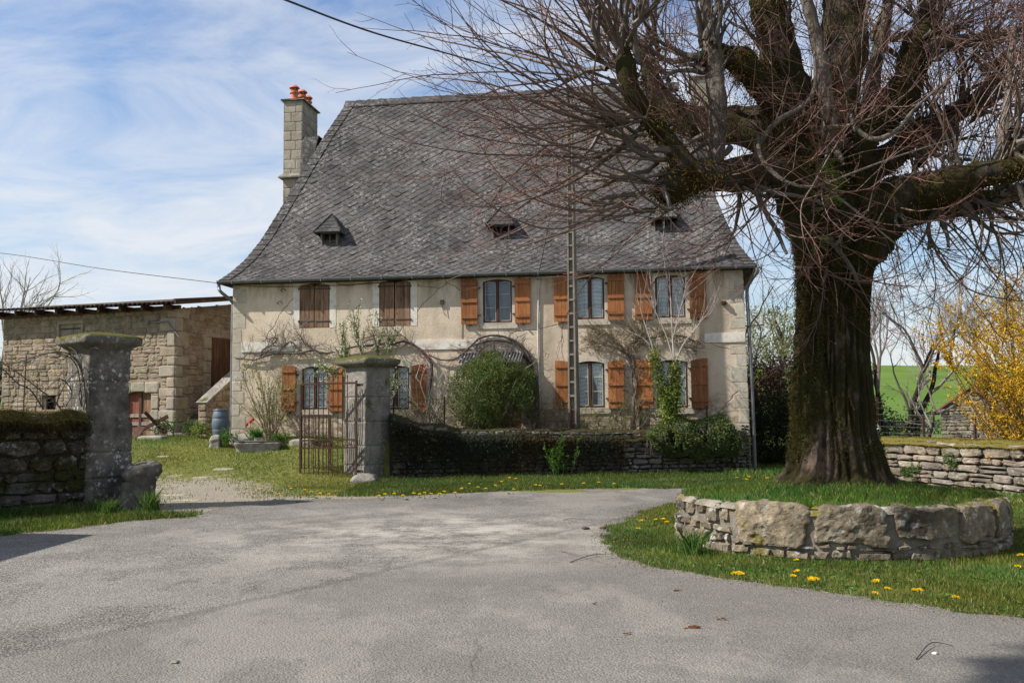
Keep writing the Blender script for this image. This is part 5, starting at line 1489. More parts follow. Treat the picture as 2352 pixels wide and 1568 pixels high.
# ------------------------------------------------------------------ grass
def blades(mb, x, y, z, h, w, col, var=.25, lean=.45):
    N = len(x); a = rng.uniform(0, 2 * PI, N); h = h * rng.uniform(.5, 1.3, N); w = w * rng.uniform(.7, 1.3, N)
    ux, uy = np.cos(a) * w / 2, np.sin(a) * w / 2; la = rng.uniform(0, 2 * PI, N); l = lean * h * rng.uniform(.2, 1.3, N)
    lx, ly = np.cos(la) * l, np.sin(la) * l
    v = np.stack([np.stack([x - ux, y - uy, z - .01], -1), np.stack([x + ux, y + uy, z - .01], -1),
                  np.stack([x + ux * .7 + lx * .35, y + uy * .7 + ly * .35, z + h * .55], -1), np.stack([x + lx, y + ly, z + h], -1),
                  np.stack([x - ux * .7 + lx * .35, y - uy * .7 + ly * .35, z + h * .55], -1)], 1).reshape(-1, 3)
    g = np.clip(1 + rng.normal(0, var, (N, 1)) + (n2(x, y, 1.2)[:, None] - .5) * .9, .3, 2.2)
    hue = (n2(x, y, .8, z=5)[:, None] - .5) * 1.6 + rng.normal(0, .12, (N, 1))
    c = np.array(col) * g * np.hstack([1 + hue * .8, 1 + hue * .15, 1 - hue * .3])
    dry = rng.random(N) < .10; c[dry] = np.array((.30, .25, .12)) * g[dry]
    mb.add(v, np.arange(N * 5).reshape(N, 5), np.repeat(np.clip(c, 0, 1), 5, 0))

GREEN = (.112, .155, .024); LAWN = (.14, .17, .028)
def scatter(x0, x1, y0, y1, dens):
    n = int((x1 - x0) * (y1 - y0) * dens); return rng.uniform(x0, x1, n), rng.uniform(y0, y1, n)

mb = MB()   # verge round the planter
x, y = scatter(.4, 5.5, 6.5, 18.5, 3600); x2, y2 = scatter(5.5, 12, 5, 19, 1700); x = np.r_[x, x2]; y = np.r_[y, y2]
jx, jy = rng.normal(0, .05, (2, len(x))); k = ~inpoly(x + jx, y + jy, road); r = np.hypot(x - RC_[0], y - RC_[1]); k &= r > RR + .04; k &= (x / y < .56); x, y, r = x[k], y[k], r[k]
edge_d = n2(x, y, 2.2); k = rng.random(len(x)) < np.clip(edge_d * 1.7, .35, 1); x, y, r = x[k], y[k], r[k]
hh = .042 + .02 * np.clip(1 - (r - RR) / .5, 0, 1) + .05 * np.clip(n2(x, y, 1.7, z=3) - .5, 0, 1) * 2
blades(mb, x, y, np.zeros(len(x)), hh, .0075, GREEN)
tag(mb.build('verge_grass', M['grassm']), 'green grass verge curving round the stone planter', 'grass', kind='stuff')
mb = MB()   # left verge
x, y = scatter(-13, -3.2, 12, 20, 1500); k = ~inpoly(x, y, road); k &= (x / y > -.56)
loc = (x - LP.o[0]) * LP.ey[0] + (y - LP.o[1]) * LP.ey[1]; lx = (x - LP.o[0]) * LP.ex[0] + (y - LP.o[1]) * LP.ex[1]
k &= (loc < -.0) & (rng.random(len(x)) > gravel(x, y) * 1.25); x, y, loc = x[k], y[k], loc[k]
blades(mb, x, y, np.zeros(len(x)), .09 + .12 * np.clip(1 + loc / .8, 0, 1), .011, (.07, .13, .018), lean=.6)
tag(mb.build('verge_grass', M['grassm']), 'long shaded grass at the foot of the left boundary wall', 'grass', kind='stuff')
mb = MB()   # lawn of the yard
x, y = scatter(-15, -2.9, 18.5, 31.5, 1050); k = (rng.random(len(x)) > gravel(x, y) * (.75 + .6 * n2(x, y, 2.5, z=4))) & ~inpoly(x, y, road) & (x / y > -.56); x, y = x[k], y[k]
k = rng.random(len(x)) < .35 + .65 * np.clip((n2(x, y, .9) - .3) * 2.5, 0, 1); x, y = x[k], y[k]
blades(mb, x, y, hgt(x, y), .05, .012, LAWN)
tag(mb.build('lawn', M['grassm']), 'sunny mown lawn of the yard behind the open gate', 'grass', kind='stuff')
mb = MB()   # verge before the garden wall
x, y = scatter(-3.6, 6.8, 20.5, 27.4, 1700); jx, jy = rng.normal(0, .12, (2, len(x))); k = ~inpoly(x + jx, y + jy, road) & (y < gwall_y(x) - .02) & (rng.random(len(x)) > gravel(x, y) * .7); x, y = x[k], y[k]
dw_ = gwall_y(x) - y
blades(mb, x, y, np.zeros(len(x)), .08 + .16 * np.clip(1 - dw_ / .9, 0, 1) * n2(x, y, 1.3, z=2), .013, (.068, .115, .018), lean=.55)
tag(mb.build('verge_grass', M['grassm']), 'grass strip with dandelions along the foot of the garden wall', 'grass', kind='stuff')
mb = MB()   # inside the planter
r = 1.9 * np.sqrt(rng.random(42000)); th = rng.uniform(0, 2 * PI, 42000); x, y = r * np.cos(th), r * np.sin(th); k = (np.hypot(x, y) > .62); x, y, r = x[k], y[k], r[k]
k = rng.random(len(x)) < np.clip(n2(x, y, 2.0) * 1.8, .3, 1); x, y, r = x[k], y[k], r[k]
blades(mb, x, y, mound(x, y), .045 + .05 * n2(x, y, 1.4), .009, (.085, .16, .02), lean=.6)
mb.build('grass', M['grassm'], ring)['kind'] = 'stuff'
mb = MB()   # rough grass and weeds beyond the dry wall and right of the house
x, y = scatter(5.5, 17, 19, 40, 240); k = (y > 28) | (((x - DW0[0]) * -DF.ex[1] + (y - DW0[1]) * DF.ex[0]) > .6) | (x < 8); k &= ~inpoly(x, y, road); x, y = x[k], y[k]
blades(mb, x, y, hgt(x, y), .16, .02, (.08, .14, .02), lean=.6)
x, y = scatter(5.6, 9.6, 17.5, 24, 700); k = (((x - DW0[0]) * -DF.ex[1] + (y - DW0[1]) * DF.ex[0]) < -.02) & ~inpoly(x, y, road) & (np.hypot(x - RC_[0], y - RC_[1]) > RR); x, y = x[k], y[k]
blades(mb, x, y, hgt(x, y), .1, .014, (.08, .14, .02), lean=.6)
tag(mb.build('rough_grass', M['grassm']), 'rough grass around the dry stone wall and beyond it', 'grass', kind='stuff')
# low broad-leaved weeds in the near verge
mb = MB(); n = 900; x, y = rng.uniform(1.2, 9, n), rng.uniform(7.2, 18, n); k = ~inpoly(x, y, road) & (np.hypot(x - RC_[0], y - RC_[1]) > RR + .1); x, y = x[k], y[k]
C = np.repeat(np.c_[x, y, np.full(len(x), .03)], 7, 0) + rng.normal(0, 1, (len(x) * 7, 3)) * (.035, .035, .012)
mb.leaves(C, rng.uniform(.03, .065, len(C)), .45, None, 1, np.array((.075, .14, .022)) * rng.uniform(.7, 1.5, (len(C), 1)))
tag(mb.build('low_weeds', M['leaf']), 'small broad-leaved weeds growing through the verge grass', 'weeds', kind='stuff')


# ------------------------------------------------------------------ shrubs and climbers
def leafcol(C, base, var=.3, huev=.25, sc=1.5):
    g = np.clip(1 + rng.normal(0, var, (len(C), 1)) + (fbm(C * sc + 11, 2)[:, None] - .5) * .7, .25, 2.2)
    h = rng.normal(0, huev, (len(C), 1)) + (fbm(C * sc + 71, 2)[:, None] - .5)
    return np.clip(np.array(base) * g * np.hstack([1 + h * .5, 1 + h * .05, 1 - h * .4]), 0, 1)

def stems_of(P, n, K, L, ang, trop, wob, tmin=.2):
    S, Dd, idx, t = offspring(P, n, tmin, 1.0, ang); return grow(S, Dd, L, K, trop, wob)

def scatter_on(P, n, sd=.02, tmin=.2):
    N, K = P.shape[:2]; i = rng.integers(0, N, n); t = rng.uniform(tmin, 1, n) * (K - 1) * .999; a = t.astype(int); f = (t - a)[:, None]
    return P[i, a] * (1 - f) + P[i, np.minimum(a + 1, K - 1)] * f + rng.normal(0, sd, (n, 3))

def shrub(name, label, cat, base, ns, L, spread, r0, nside, Ls, nleaf, lsize, lcol, stemcol=(.13, .10, .07), trop=(0, 0, .05), wob=.1, bw=.12, leafname='foliage', group=None, lasp=.45, up=1.0, sd=.02, tmin=.25, mat=None):
    o = thing(name, label, cat, base, 0, group)
    S = rng.normal(0, bw, (ns, 3)) * (1, 1, 0); Dd = np.c_[rng.normal(0, spread, (ns, 2)), np.full(ns, up)]
    P = grow(S, Dd, rng.uniform(*L, ns), 9, trop, wob); mb = MB(); c = np.array(stemcol)
    mb.tubes(P, taper(ns, 9, r0, r0 * .25), 5, np.tile(c, (ns, 1)))
    Q = stems_of(P, nside, 6, rng.uniform(*Ls, nside), .6, trop, wob * 1.2); mb.tubes(Q, taper(nside, 6, r0 * .35, r0 * .12), 3, np.tile(c * 1.1, (nside, 1)))
    mb.build('stems', M['twig'], o)
    if nleaf:
        C = np.vstack([scatter_on(Q, int(nleaf * .75), sd, tmin), scatter_on(P, nleaf - int(nleaf * .75), sd, .35)])
        l = MB(); l.leaves(C, rng.uniform(.6, 1.35, len(C)) * lsize, lasp, np.tile((0, 0, .4), (len(C), 1)), 1, leafcol(C + np.array(base), lcol)); l.build(leafname, mat or M['leaf'], o)
    return o, P, Q

def gz_at(x, y): return float(hgt(np.array([x]), np.array([y]))[0])

# big round bush before the door
p = PY(1136, 985, 26.6); bush = thing('round_bush', 'large rounded green bush hiding the arched front door', 'bush', (p[0], 27.0, 1.1))
ns = 90; Dd = np.c_[rng.normal(0, .42, (ns, 2)), np.full(ns, 1.0)]; P = grow(rng.normal(0, .25, (ns, 3)) * (1, 1, 0), Dd, rng.uniform(1.2, 2.0, ns), 8, (0, 0, .02), .1)
Q = stems_of(P, 700, 5, rng.uniform(.25, .55, 700), .8, (0, 0, .06), .15, .15); mb = MB(); mb.tubes(P, taper(ns, 8, .012, .004), 4, np.tile((.15, .11, .07), (ns, 1))); mb.tubes(Q, taper(700, 5, .005, .002), 3, np.tile((.14, .10, .06), (700, 1))); mb.build('stems', M['twig'], bush)
def in_lumpy(n, rad, cz, seed=0.0, shell=.55):
    u = unit(rng.normal(0, 1, (n * 2, 3))); r = rng.uniform(shell ** 3, 1, n * 2) ** (1 / 3.)
    k = .82 + .34 * fbm(u * 2.1 + seed + 20, 3); p = u * (r * k)[:, None] * np.array(rad); keep = fbm(p * 2.6 + seed + 50, 3) > .46
    return p[keep][:n] + (0, 0, cz)
C = in_lumpy(30000, (1.24, 1.1, 1.22), 1.05, 1, .35); k = C[:, 2] > .05; C = C[k]
l = MB(); l.leaves(C, rng.uniform(.035, .075, len(C)), .42, np.tile((0, 0, .3), (len(C), 1)), 1, leafcol(C, (.085, .118, .025), .35, .35, 2.5)); 
C = scatter_on(Q, 5000, .03, .5); l.leaves(C, rng.uniform(.035, .075, len(C)), .4, None, 1, leafcol(C, (.11, .15, .03), .3, .3, 2.5))
S = np.array([(rng.normal(-.1, .35), rng.normal(0, .3), rng.uniform(2.05, 2.3)) for _ in range(26)]); T = grow(S, np.tile((0, 0, 1.0), (26, 1)) + rng.normal(0, .2, (26, 3)), .26, 5, (0, 0, 0), .1)
C = scatter_on(T, 900, .016, .0); l.leaves(C, .04, .4, None, 1, leafcol(C, (.10, .055, .035)))
l.build('foliage', M['leaf'], bush)

# thin early-leafing shrub against the left end of the house
p = H.w(H.pix(625, 980, -.55)[0], -.7, 0); pz = gz_at(p[0], p[1])
shrub('thin_shrub', 'thin upright shrub with sparse green leaves, left of the scalloped-lace window', 'shrub', (p[0], p[1], pz), 34, (1.5, 2.5), .34, .012, 150, (.3, .8), 2600, .05, (.15, .2, .03), (.16, .11, .07), (0, 0, .03), .07, .08)
# pink flowering shrub
p = H.w(H.pix(990, 985, -.9)[0], -1.0, 0)
o, P, Q = shrub('flowering_shrub', 'slender bare shrub with a tuft of pink blossom before the orange shutter', 'shrub', (p[0], p[1], 1.05), 9, (1.6, 2.3), .26, .022, 90, (.3, .8), 500, .035, (.14, .18, .04), (.24, .21, .18), (0, 0, .04), .13)
C = np.array((-.12, -.05, 2.1)) + rng.normal(0, 1, (110, 3)) * (.10, .08, .26); l = MB(); l.leaves(C, .04, .7, None, 1, np.array((.50, .16, .18)) * rng.uniform(.6, 1.3, (110, 1))); l.build('blossom', M['petal'], o)
# brushy hedge of stems between pillar and bush, and right of the bush
for (px, n, hh, lab) in ((945, 40, (.5, 1.1), 'low twiggy growth behind the right gate pillar wall'), (1045, 40, (.6, 1.3), 'twiggy grey growth left of the round green bush'), (1252, 46, (.5, 1.15), 'bare rose canes right of the round green bush'), (1345, 30, (.4, .9), 'young green shoots behind the fence beside the pole'), (1425, 44, (.35, .9), 'bright green young shrub under the net-curtained window')):
    p = GF.w(GF.pix(px, 970, .8)[0], .85 + random.uniform(0, .3), 1.08)
    g = (.13, .19, .03); nl = 1400 if px in (1425, 1345) else 500 
    shrub('low_shrub', lab, 'shrub', p, n, hh, .4, .007, n * 5, (.2, .6), nl, .045, g, (.17, .12, .085), (0, 0, .02), .14, .3)

# pear trained against the wall, in blossom
px_ = H.pix(845, 900, -.5)[0]; pear = thing('pear_tree', 'white-blossoming pear tree rising behind the right gate pillar', 'tree', H.w(px_, -.6, 1.1), H.a)
mb = MB(); limbs = []
for pts in ([(0, 0, -.3), (.02, 0, 1.0), (-.05, 0, 2.0), (-.25, 0, 2.6), (-.4, 0, 3.5)], [(.0, 0, 1.2), (-.5, -.05, 1.7), (-.75, 0, 2.0), (-1.0, 0, 1.7)], [(0, 0, 1.5), (.5, 0, 2.0), (.7, .0, 2.6)], [(-.05, 0, 2.0), (.3, .05, 2.3), (.15, 0, 3.0)], [(-.05, 0, 1.9), (-.6, 0, 2.2), (-.75, 0, 2.9)], [(0, 0, .6), (.45, 0, 1.0), (.75, -.1, 1.3)]):
    limbs.append(resample(pts, 9))
limbs = np.array(limbs); mb.tubes(limbs, taper(len(limbs), 9, .04, .01), 7, np.tile((.12, .10, .085), (len(limbs), 1))); mb.build('trunk', M['twig'], pear)
Q = stems_of(limbs, 110, 7, rng.uniform(.4, .95, 110), .6, (0, 0, .28), .08, .3); mb = MB(); mb.tubes(Q, taper(110, 7, .009, .003), 4, np.tile((.14, .11, .08), (110, 1)))
C = scatter_on(Q, 3800, .03, .1); l = mb; mb.build('branches', M['twig'], pear)
l = MB(); l.leaves(C, rng.uniform(.04, .07, len(C)), .5, None, 1, leafcol(C, (.17, .22, .05))); l.build('foliage', M['leaf'], pear)
C = scatter_on(Q, 300, .04, .1); C = np.repeat(C, 4, 0) + rng.normal(0, .022, (1200, 3)); l = MB(); l.leaves(C, .04, .8, None, 1, np.array((.78, .78, .72)) * rng.uniform(.8, 1.1, (1200, 1))); l.build('blossom', M['petal'], pear)

# climbers on the front wall
def wallpts(pts, d=-.1): return [(*(lambda q: (q[0], d + (p[2] if len(p) > 2 else 0), q[1]))(H.pix(p[0], p[1], d)),) for p in pts]
def climber(name, label, cat, lines, rad, ntw, Ltw, trop, col=(.07, .055, .045), nleaf=0, lcol=None, lsize=.06, extra=None, sd=.03, twr=.006, ang=.9):
    o = thing(name, label, cat, H.w(0, 0, 0), H.a)
    mb = MB(); P = []; R = []
    for ln, (r0, r1) in zip(lines, rad):
        q = resample(wallpts(ln), 26); q[:, 2] += (vnoise(q * 6 + 3) - .5) * .06; q[:, 1] = np.minimum(q[:, 1] + (vnoise(q * 5 + 8) - .5) * .06, -.03)
        P.append(q); R.append(np.linspace(r0, r1, 26) * (1 + (vnoise(q * 9) - .5) * .6))
    P = np.array(P); mb.tubes(P, np.array(R), 7, np.tile(col, (len(P), 1))); mb.build('trunk', M['twig'], o)
    Q = stems_of(P, ntw, 7, rng.uniform(*Ltw, ntw), ang, trop, .2, .05); Q[:, :, 1] = np.minimum(Q[:, :, 1], -.02)
    T = stems_of(Q, ntw * 2, 5, rng.uniform(.1, .35, ntw * 2), .7, trop, .2, .1); T[:, :, 1] = np.minimum(T[:, :, 1], -.015)
    mb = MB(); mb.tubes(Q, taper(len(Q), 7, twr, twr * .35), 4, np.tile(np.array(col) * 1.7, (len(Q), 1))); mb.tubes(T, taper(len(T), 5, twr * .45, twr * .25), 3, np.tile(np.array(col) * 2.0, (len(T), 1))); mb.build('branches', M['twig'], o)
    if nleaf:
        C = scatter_on(Q, nleaf // 2, sd, .2); C = np.vstack([C, scatter_on(T, nleaf // 2, sd, .2)]); C[:, 1] = np.minimum(C[:, 1], -.02)
        l = MB(); l.leaves(C, rng.uniform(.6, 1.3, len(C)) * lsize, .4, None, 1, leafcol(C, lcol)); l.build('foliage', M['leaf'], o)
    return o
climber('grape_vine', 'gnarled bare vine trained across the front wall from left corner to the pear tree', 'vine',
    [[(987, 985), (985, 905), (993, 845), (978, 815), (940, 785), (905, 788), (860, 790), (800, 800), (744, 812), (722, 803), (686, 812), (642, 812), (609, 818), (580, 827), (541, 822)],
     [(600, 824), (603, 805), (628, 788), (636, 776), (612, 778)], [(640, 812), (650, 795), (668, 784), (684, 800), (692, 816)], [(560, 822), (575, 812), (600, 816), (625, 800)], [(722, 803), (700, 790), (690, 770)], [(905, 788), (880, 770), (850, 772)], [(940, 785), (925, 772), (900, 775), (880, 800)]],
    [(.045, .028), (.026, .012), (.028, .018), (.02, .01), (.015, .008), (.014, .008), (.018, .01)], 190, (.3, .9), (0, 0, .07))
climber('arched_vine', 'thick dark vine arching over the canopied front door', 'vine',
    [[(1228, 985), (1232, 930), (1226, 870), (1216, 820), (1196, 792), (1165, 776), (1132, 771), (1100, 778), (1075, 800), (1045, 824), (1015, 827), (985, 815)], [(1224, 980), (1222, 900), (1214, 840), (1190, 795), (1150, 782), (1110, 785), (1085, 795), (1062, 806)], [(1236, 985), (1236, 900), (1222, 850), (1205, 815)]],
    [(.06, .02), (.045, .015), (.04, .02)], 170, (.2, .6), (0, 0, -.03), (.06, .045, .038))
climber('wisteria', 'wisteria tangled over the wall between the two right-hand lower windows', 'climber',
    [[(1457, 985), (1455, 930), (1462, 880), (1450, 840), (1440, 810), (1455, 785), (1500, 775), (1560, 770), (1610, 790)], [(1450, 985), (1462, 930), (1450, 870), (1455, 830), (1420, 800), (1380, 790), (1345, 780)], [(1440, 812), (1400, 770), (1370, 765)], [(1455, 800), (1470, 765), (1440, 755)], [(1500, 776), (1520, 765), (1580, 800)]],
    [(.05, .02), (.045, .015), (.02, .01), (.02, .01), (.015, .008)], 260, (.3, .85), (0, 0, .015), (.10, .075, .055), 2600, (.20, .17, .07), .05)
# pale bare sapling wrapped in ivy
it = thing('ivy_tree', 'pale forked sapling with its lower stems wrapped in bright ivy', 'tree', H.w(0, 0, 0), H.a)
lines = [[(1540, 988), (1538, 930), (1520, 890), (1508, 840), (1500, 800), (1480, 740), (1462, 680)], [(1540, 988), (1542, 930), (1552, 880), (1549, 840), (1545, 780), (1541, 700), (1537, 625)], [(1549, 835), (1570, 790), (1605, 745), (1640, 700)], [(1549, 835), (1530, 770), (1500, 700), (1495, 650)], [(1545, 780), (1560, 720), (1578, 650)], [(1500, 800), (1475, 775), (1440, 760)]]
P = np.array([resample(wallpts(l_, -1.15), 18) for l_ in lines]); mb = MB(); mb.tubes(P, taper(6, 18, np.array([.045, .05, .02, .018, .014, .014]), .006), 7, np.tile((.34, .31, .27), (6, 1))); mb.build('trunk', M['twig'], it)
Q = stems_of(P, 90, 7, rng.uniform(.3, 1.1, 90), .5, (0, 0, .08), .07, .45); mb = MB(); mb.tubes(Q, taper(90, 7, .007, .002), 4, np.tile((.27, .22, .19), (90, 1))); mb.build('branches', M['twig'], it)
C = np.vstack([scatter_on(P[:1, :12], 2100, .10, 0), scatter_on(P[1:2, :10], 2100, .09, 0)]); C = np.vstack([C, scatter_on(P[:2, :6], 2400, .15, 0)])
l = MB(); l.leaves(C, rng.uniform(.04, .08, len(C)), .75, np.tile((0, -.6, .2), (len(C), 1)), 1, leafcol(C, (.15, .19, .035))); l.build('foliage', M['leaf'], it)

# ivy and cotoneaster heaped over the right end of the garden wall
iv = thing('ivy_heap', 'heap of trailing grey-green evergreen spilling over the right end of the garden wall', 'ivy', GF.w(0, 0, 0), GF.a)
K_ = 52000; s0 = GF.pix(1478, 990)[0]; s1 = GF.pix(1700, 990)[0]
s = rng.uniform(s0, s1 + .1, K_); tprof = np.array([GF.pix(*q) for q in ((1478, 992), (1500, 985), (1530, 965), (1565, 950), (1590, 965), (1615, 962), (1640, 955), (1662, 945), (1676, 965), (1690, 990), (1704, 1040))])
bprof = np.array([GF.pix(*q) for q in ((1478, 998), (1500, 1030), (1530, 1050), (1570, 1045), (1600, 1060), (1640, 1045), (1670, 1050), (1704, 1048))])
zt_ = np.interp(s, tprof[:, 0], tprof[:, 1]); zb_ = np.interp(s, bprof[:, 0], bprof[:, 1]); f = rng.random(K_) ** .85; z = zt_ - (zt_ - zb_) * f
yy = -.12 - .22 * np.sin(np.clip(f, 0, 1) * PI * .8) * (.5 + fbm(np.stack([s * 2, z * 2, s * 0], -1), 3)) + rng.normal(0, .06, K_) + .6 * np.clip(.25 - f, 0, .25) * rng.random(K_) * 4
C = np.stack([s, yy, z], -1); keep = fbm(C * np.array((3.2, 3.2, 2.0)) + 4, 3) > .36; C = C[keep]
l = MB(); l.leaves(C, rng.uniform(.035, .07, len(C)), .5, np.tile((0, -.6, -.5), (len(C), 1)), .8, leafcol(C, (.10, .135, .04), .35, .25, 3)); l.build('foliage', M['leaf'], iv)
S = np.stack([rng.uniform(s0 + .1, s1, 60), np.full(60, -.1), np.zeros(60)], -1); S[:, 2] = np.interp(S[:, 0], tprof[:, 0], tprof[:, 1]) - .15
Pst = grow(S, np.tile((0, -.8, .1), (60, 1)) + rng.normal(0, .4, (60, 3)), rng.uniform(.3, .7, 60), 8, (0, 0, -.3), .1); mb = MB(); mb.tubes(Pst, taper(60, 8, .005, .002), 4, np.tile((.06, .05, .03), (60, 1))); mb.build('stems', M['twig'], iv)
# bright green weed growing on the garden wall face
p = GF.w(GF.pix(1280, 1075)[0], -.18, 0)
shrub('wall_weed', 'bright green weed growing against the middle of the garden wall', 'plant', p, 26, (.5, 1.15), .2, .006, 120, (.1, .3), 2600, .05, (.07, .17, .02), (.08, .10, .03), bw=.16)
# climbing rose and wire trellis on the left wall
tr = thing('wire_trellis', 'rusty wire mesh trellis standing on the left boundary wall', 'trellis', LP.w(0, 0, 0), LP.a)
mb = MB(); xa = -3.2
for x in np.arange(xa, -.08, .16): mb.tubes(np.array([[(x, .3, 1.75), (x + .01, .3, 2.2), (x, .3, 2.62)]]), .0035, 4)
for z in np.arange(1.85, 2.65, .15): mb.tubes(np.array([[(xa, .3, z), (xa / 2, .31, z + .01), (-.05, .3, z)]]), .0035, 4)
mb.build('mesh', M['rust'], tr); 
for x in (-1.02, -2.6): mb = MB(); mb.tubes(np.array([[(x, .3, 1.5), (x + .01, .3, 2.1), (x + .03, .3, 2.72)]]), .011, 6); mb.build('post', M['rust'], tr)
rs = thing('climbing_rose', 'bare arching rose canes beside the left gate pillar', 'climber', LP.w(0, 0, 0), LP.a)
def lpp(pts, d): return resample([(LP.pix(a, b, d)[0], d, LP.pix(a, b, d)[1]) for a, b in pts], 16)
P = np.array([lpp(q, d) for q, d in (([(188, 935), (185, 890), (176, 840), (150, 815), (100, 812), (50, 830), (0, 838)], .15), ([(195, 940), (192, 880), (180, 830), (140, 808), (90, 818), (30, 850)], .25), ([(140, 940), (120, 915), (85, 890), (40, 855), (0, 830)], .3), ([(150, 935), (165, 900), (140, 870), (110, 890), (85, 920)], .2), ([(125, 935), (150, 880), (170, 860), (188, 830), (178, 800)], .1), ([(188, 935), (182, 905), (190, 860), (182, 815)], .05), ([(192, 940), (196, 900), (186, 850), (165, 820), (130, 830)], .1), ([(100, 940), (70, 895), (40, 880), (10, 850), (-20, 840)], .3))])
mb = MB(); mb.tubes(P, taper(8, 16, .014, .006), 6, np.tile((.06, .05, .04), (8, 1))); Q = stems_of(P, 130, 6, rng.uniform(.15, .6, 130), .8, (0, 0, -.02), .2, .05); mb.tubes(Q, taper(130, 6, .005, .002), 4, np.tile((.10, .075, .06), (130, 1))); mb.build('canes', M['twig'], rs)

# evergreens and trees to the right of the house
def blob_tree(name, label, base, h, rad, cz, n, lsize, lcol, trunk_r, group=None, shell=.3, extra=0, seed=0, tm=.25):
    o = thing(name, label, 'tree', base, 0, group)
    mb = MB(); T = grow(np.zeros((1, 3)), [(0.02, 0, 1)], h * .8, 10, (0, 0, .0), .04); mb.tubes(T, taper(1, 10, trunk_r, trunk_r * .3), 8, np.tile((.10, .08, .06), (1, 1)))
    Q = stems_of(T, 40, 8, rng.uniform(.5, 1.0, 40) * min(rad[0], h) * .9, (.9 if tm < .5 else 1.2), (0, 0, .08), .12, tm); mb.tubes(Q, taper(40, 8, trunk_r * .35, trunk_r * .08), 5, np.tile((.11, .09, .07), (40, 1))); W_ = stems_of(Q, 260, 6, rng.uniform(.2, .5, 260) * rad[0], .7, (0, 0, .05), .15, .2); mb.tubes(W_, taper(260, 6, trunk_r * .08, trunk_r * .03), 3, np.tile((.16, .13, .10), (260, 1)))
    mb.build('trunk', M['twig'], o)
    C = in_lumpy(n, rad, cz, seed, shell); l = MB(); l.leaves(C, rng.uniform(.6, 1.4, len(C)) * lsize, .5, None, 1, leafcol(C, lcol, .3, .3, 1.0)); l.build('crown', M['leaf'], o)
    return o
x_, y_ = 8.4, 32.0
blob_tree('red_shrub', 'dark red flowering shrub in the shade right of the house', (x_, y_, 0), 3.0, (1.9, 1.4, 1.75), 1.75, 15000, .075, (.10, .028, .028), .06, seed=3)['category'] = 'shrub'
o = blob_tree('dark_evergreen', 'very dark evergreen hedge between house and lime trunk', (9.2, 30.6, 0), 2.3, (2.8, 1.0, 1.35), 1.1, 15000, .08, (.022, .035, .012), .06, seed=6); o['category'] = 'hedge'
blob_tree('pale_tree', 'pale yellowish-green tree beyond the red shrub', (11.0, 42.0, .2), 6.0, (2.6, 2.2, 3.0), 3.2, 9000, .11, (.16, .19, .05), .12, seed=9, shell=.2)

def bare_tree(name, label, base, h, r, ldir=(0, 0, 1), n1=14, n2_=110, n3=900, col=(.17, .14, .12), group=None, wob=.1, fork=1, spread=.75, cat='tree', ivy=0, n4=0):
    o = thing(name, label, cat, base, 0, group); mb = MB()
    T = grow(np.zeros((fork, 3)), np.tile(ldir, (fork, 1)) + rng.normal(0, .22 if fork > 1 else .02, (fork, 3)) * (1, 1, 0), h * .8, 12, (0, 0, .02), wob)
    mb.tubes(T, taper(fork, 12, r, r * .3), 9, np.tile(np.array(col), (fork, 1))); mb.build('trunk', M['bark_far'], o, smooth=True)
    mb = MB(); A = stems_of(T, n1, 10, rng.uniform(.35, .6, n1) * h, spread, (0, 0, .07), .12, .3); mb.tubes(A, taper(n1, 10, r * .42, r * .1), 6, np.tile(np.array(col), (n1, 1)))
    B = stems_of(A, n2_, 8, rng.uniform(.14, .3, n2_) * h, .65, (0, 0, .05), .14, .15); mb.tubes(B, taper(n2_, 8, r * .14, r * .04), 4, np.tile(np.array(col) * 1.1, (n2_, 1)))
    Cc = stems_of(np.concatenate([B]), n3, 6, rng.uniform(.05, .14, n3) * h, .6, (0, 0, .04), .16, .1); mb.tubes(Cc, taper(n3, 6, r * .045, r * .018), 3, np.tile(np.array(col) * 1.15, (n3, 1)))
    if n4: Dd_ = stems_of(Cc, n4, 4, rng.uniform(.03, .06, n4) * h, .6, (0, 0, .04), .16, .1); mb.tubes(Dd_, taper(n4, 4, r * .03, r * .012), 3, np.tile(np.array(col) * 1.15, (n4, 1)))
    mb.build('crown', M['twig'], o)
    if ivy:
        C = scatter_on(T, ivy, r * 1.3, 0.0); C = C[C[:, 2] < h * .42]; l = MB(); l.leaves(C, .08, .7, None, 1, leafcol(C, (.10, .12, .03))); l.build('ivy', M['leaf'], o)
    return o
def at(px, py, Y): q = PY(px, py, Y); return (q[0], Y, gz_at(q[0], Y))
G_ = 'bare trees behind the dry stone wall'
bare_tree('bare_tree', 'tall thin bare tree just right of the lime trunk', at(2046, 990, 30), 5.2, .11, (-.05, 0, 1), 10, 60, 420, (.17, .14, .125), G_, ivy=900)
bare_tree('bare_tree', 'forked bare tree with an ivy-clad foot behind the dry stone wall', at(2082, 990, 28.5), 4.6, .12, (.22, 0, 1), 8, 55, 420, (.16, .135, .12), G_, fork=2, ivy=1300)
bare_tree('bare_tree', 'low bare fruit tree with one long branch reaching right', at(2090, 990, 26.5), 2.3, .07, (.3, 0, 1), 6, 26, 150, (.17, .145, .125), G_, wob=.2, spread=1.0)
bare_tree('bare_tree', 'pale bare tree beyond the right corner of the house', at(1742, 960, 38), 6.4, .13, (.1, 0, 1), 18, 150, 1300, (.30, .25, .18), G_, ivy=1500)
bare_tree('bare_tree', 'bare tree top showing at the left edge beyond the barn', at(-20, 960, 50), 7.5, .18, (.05, 0, 1), 14, 90, 600, (.25, .23, .2), None)
G2_ = 'distant bare trees on the field crest'
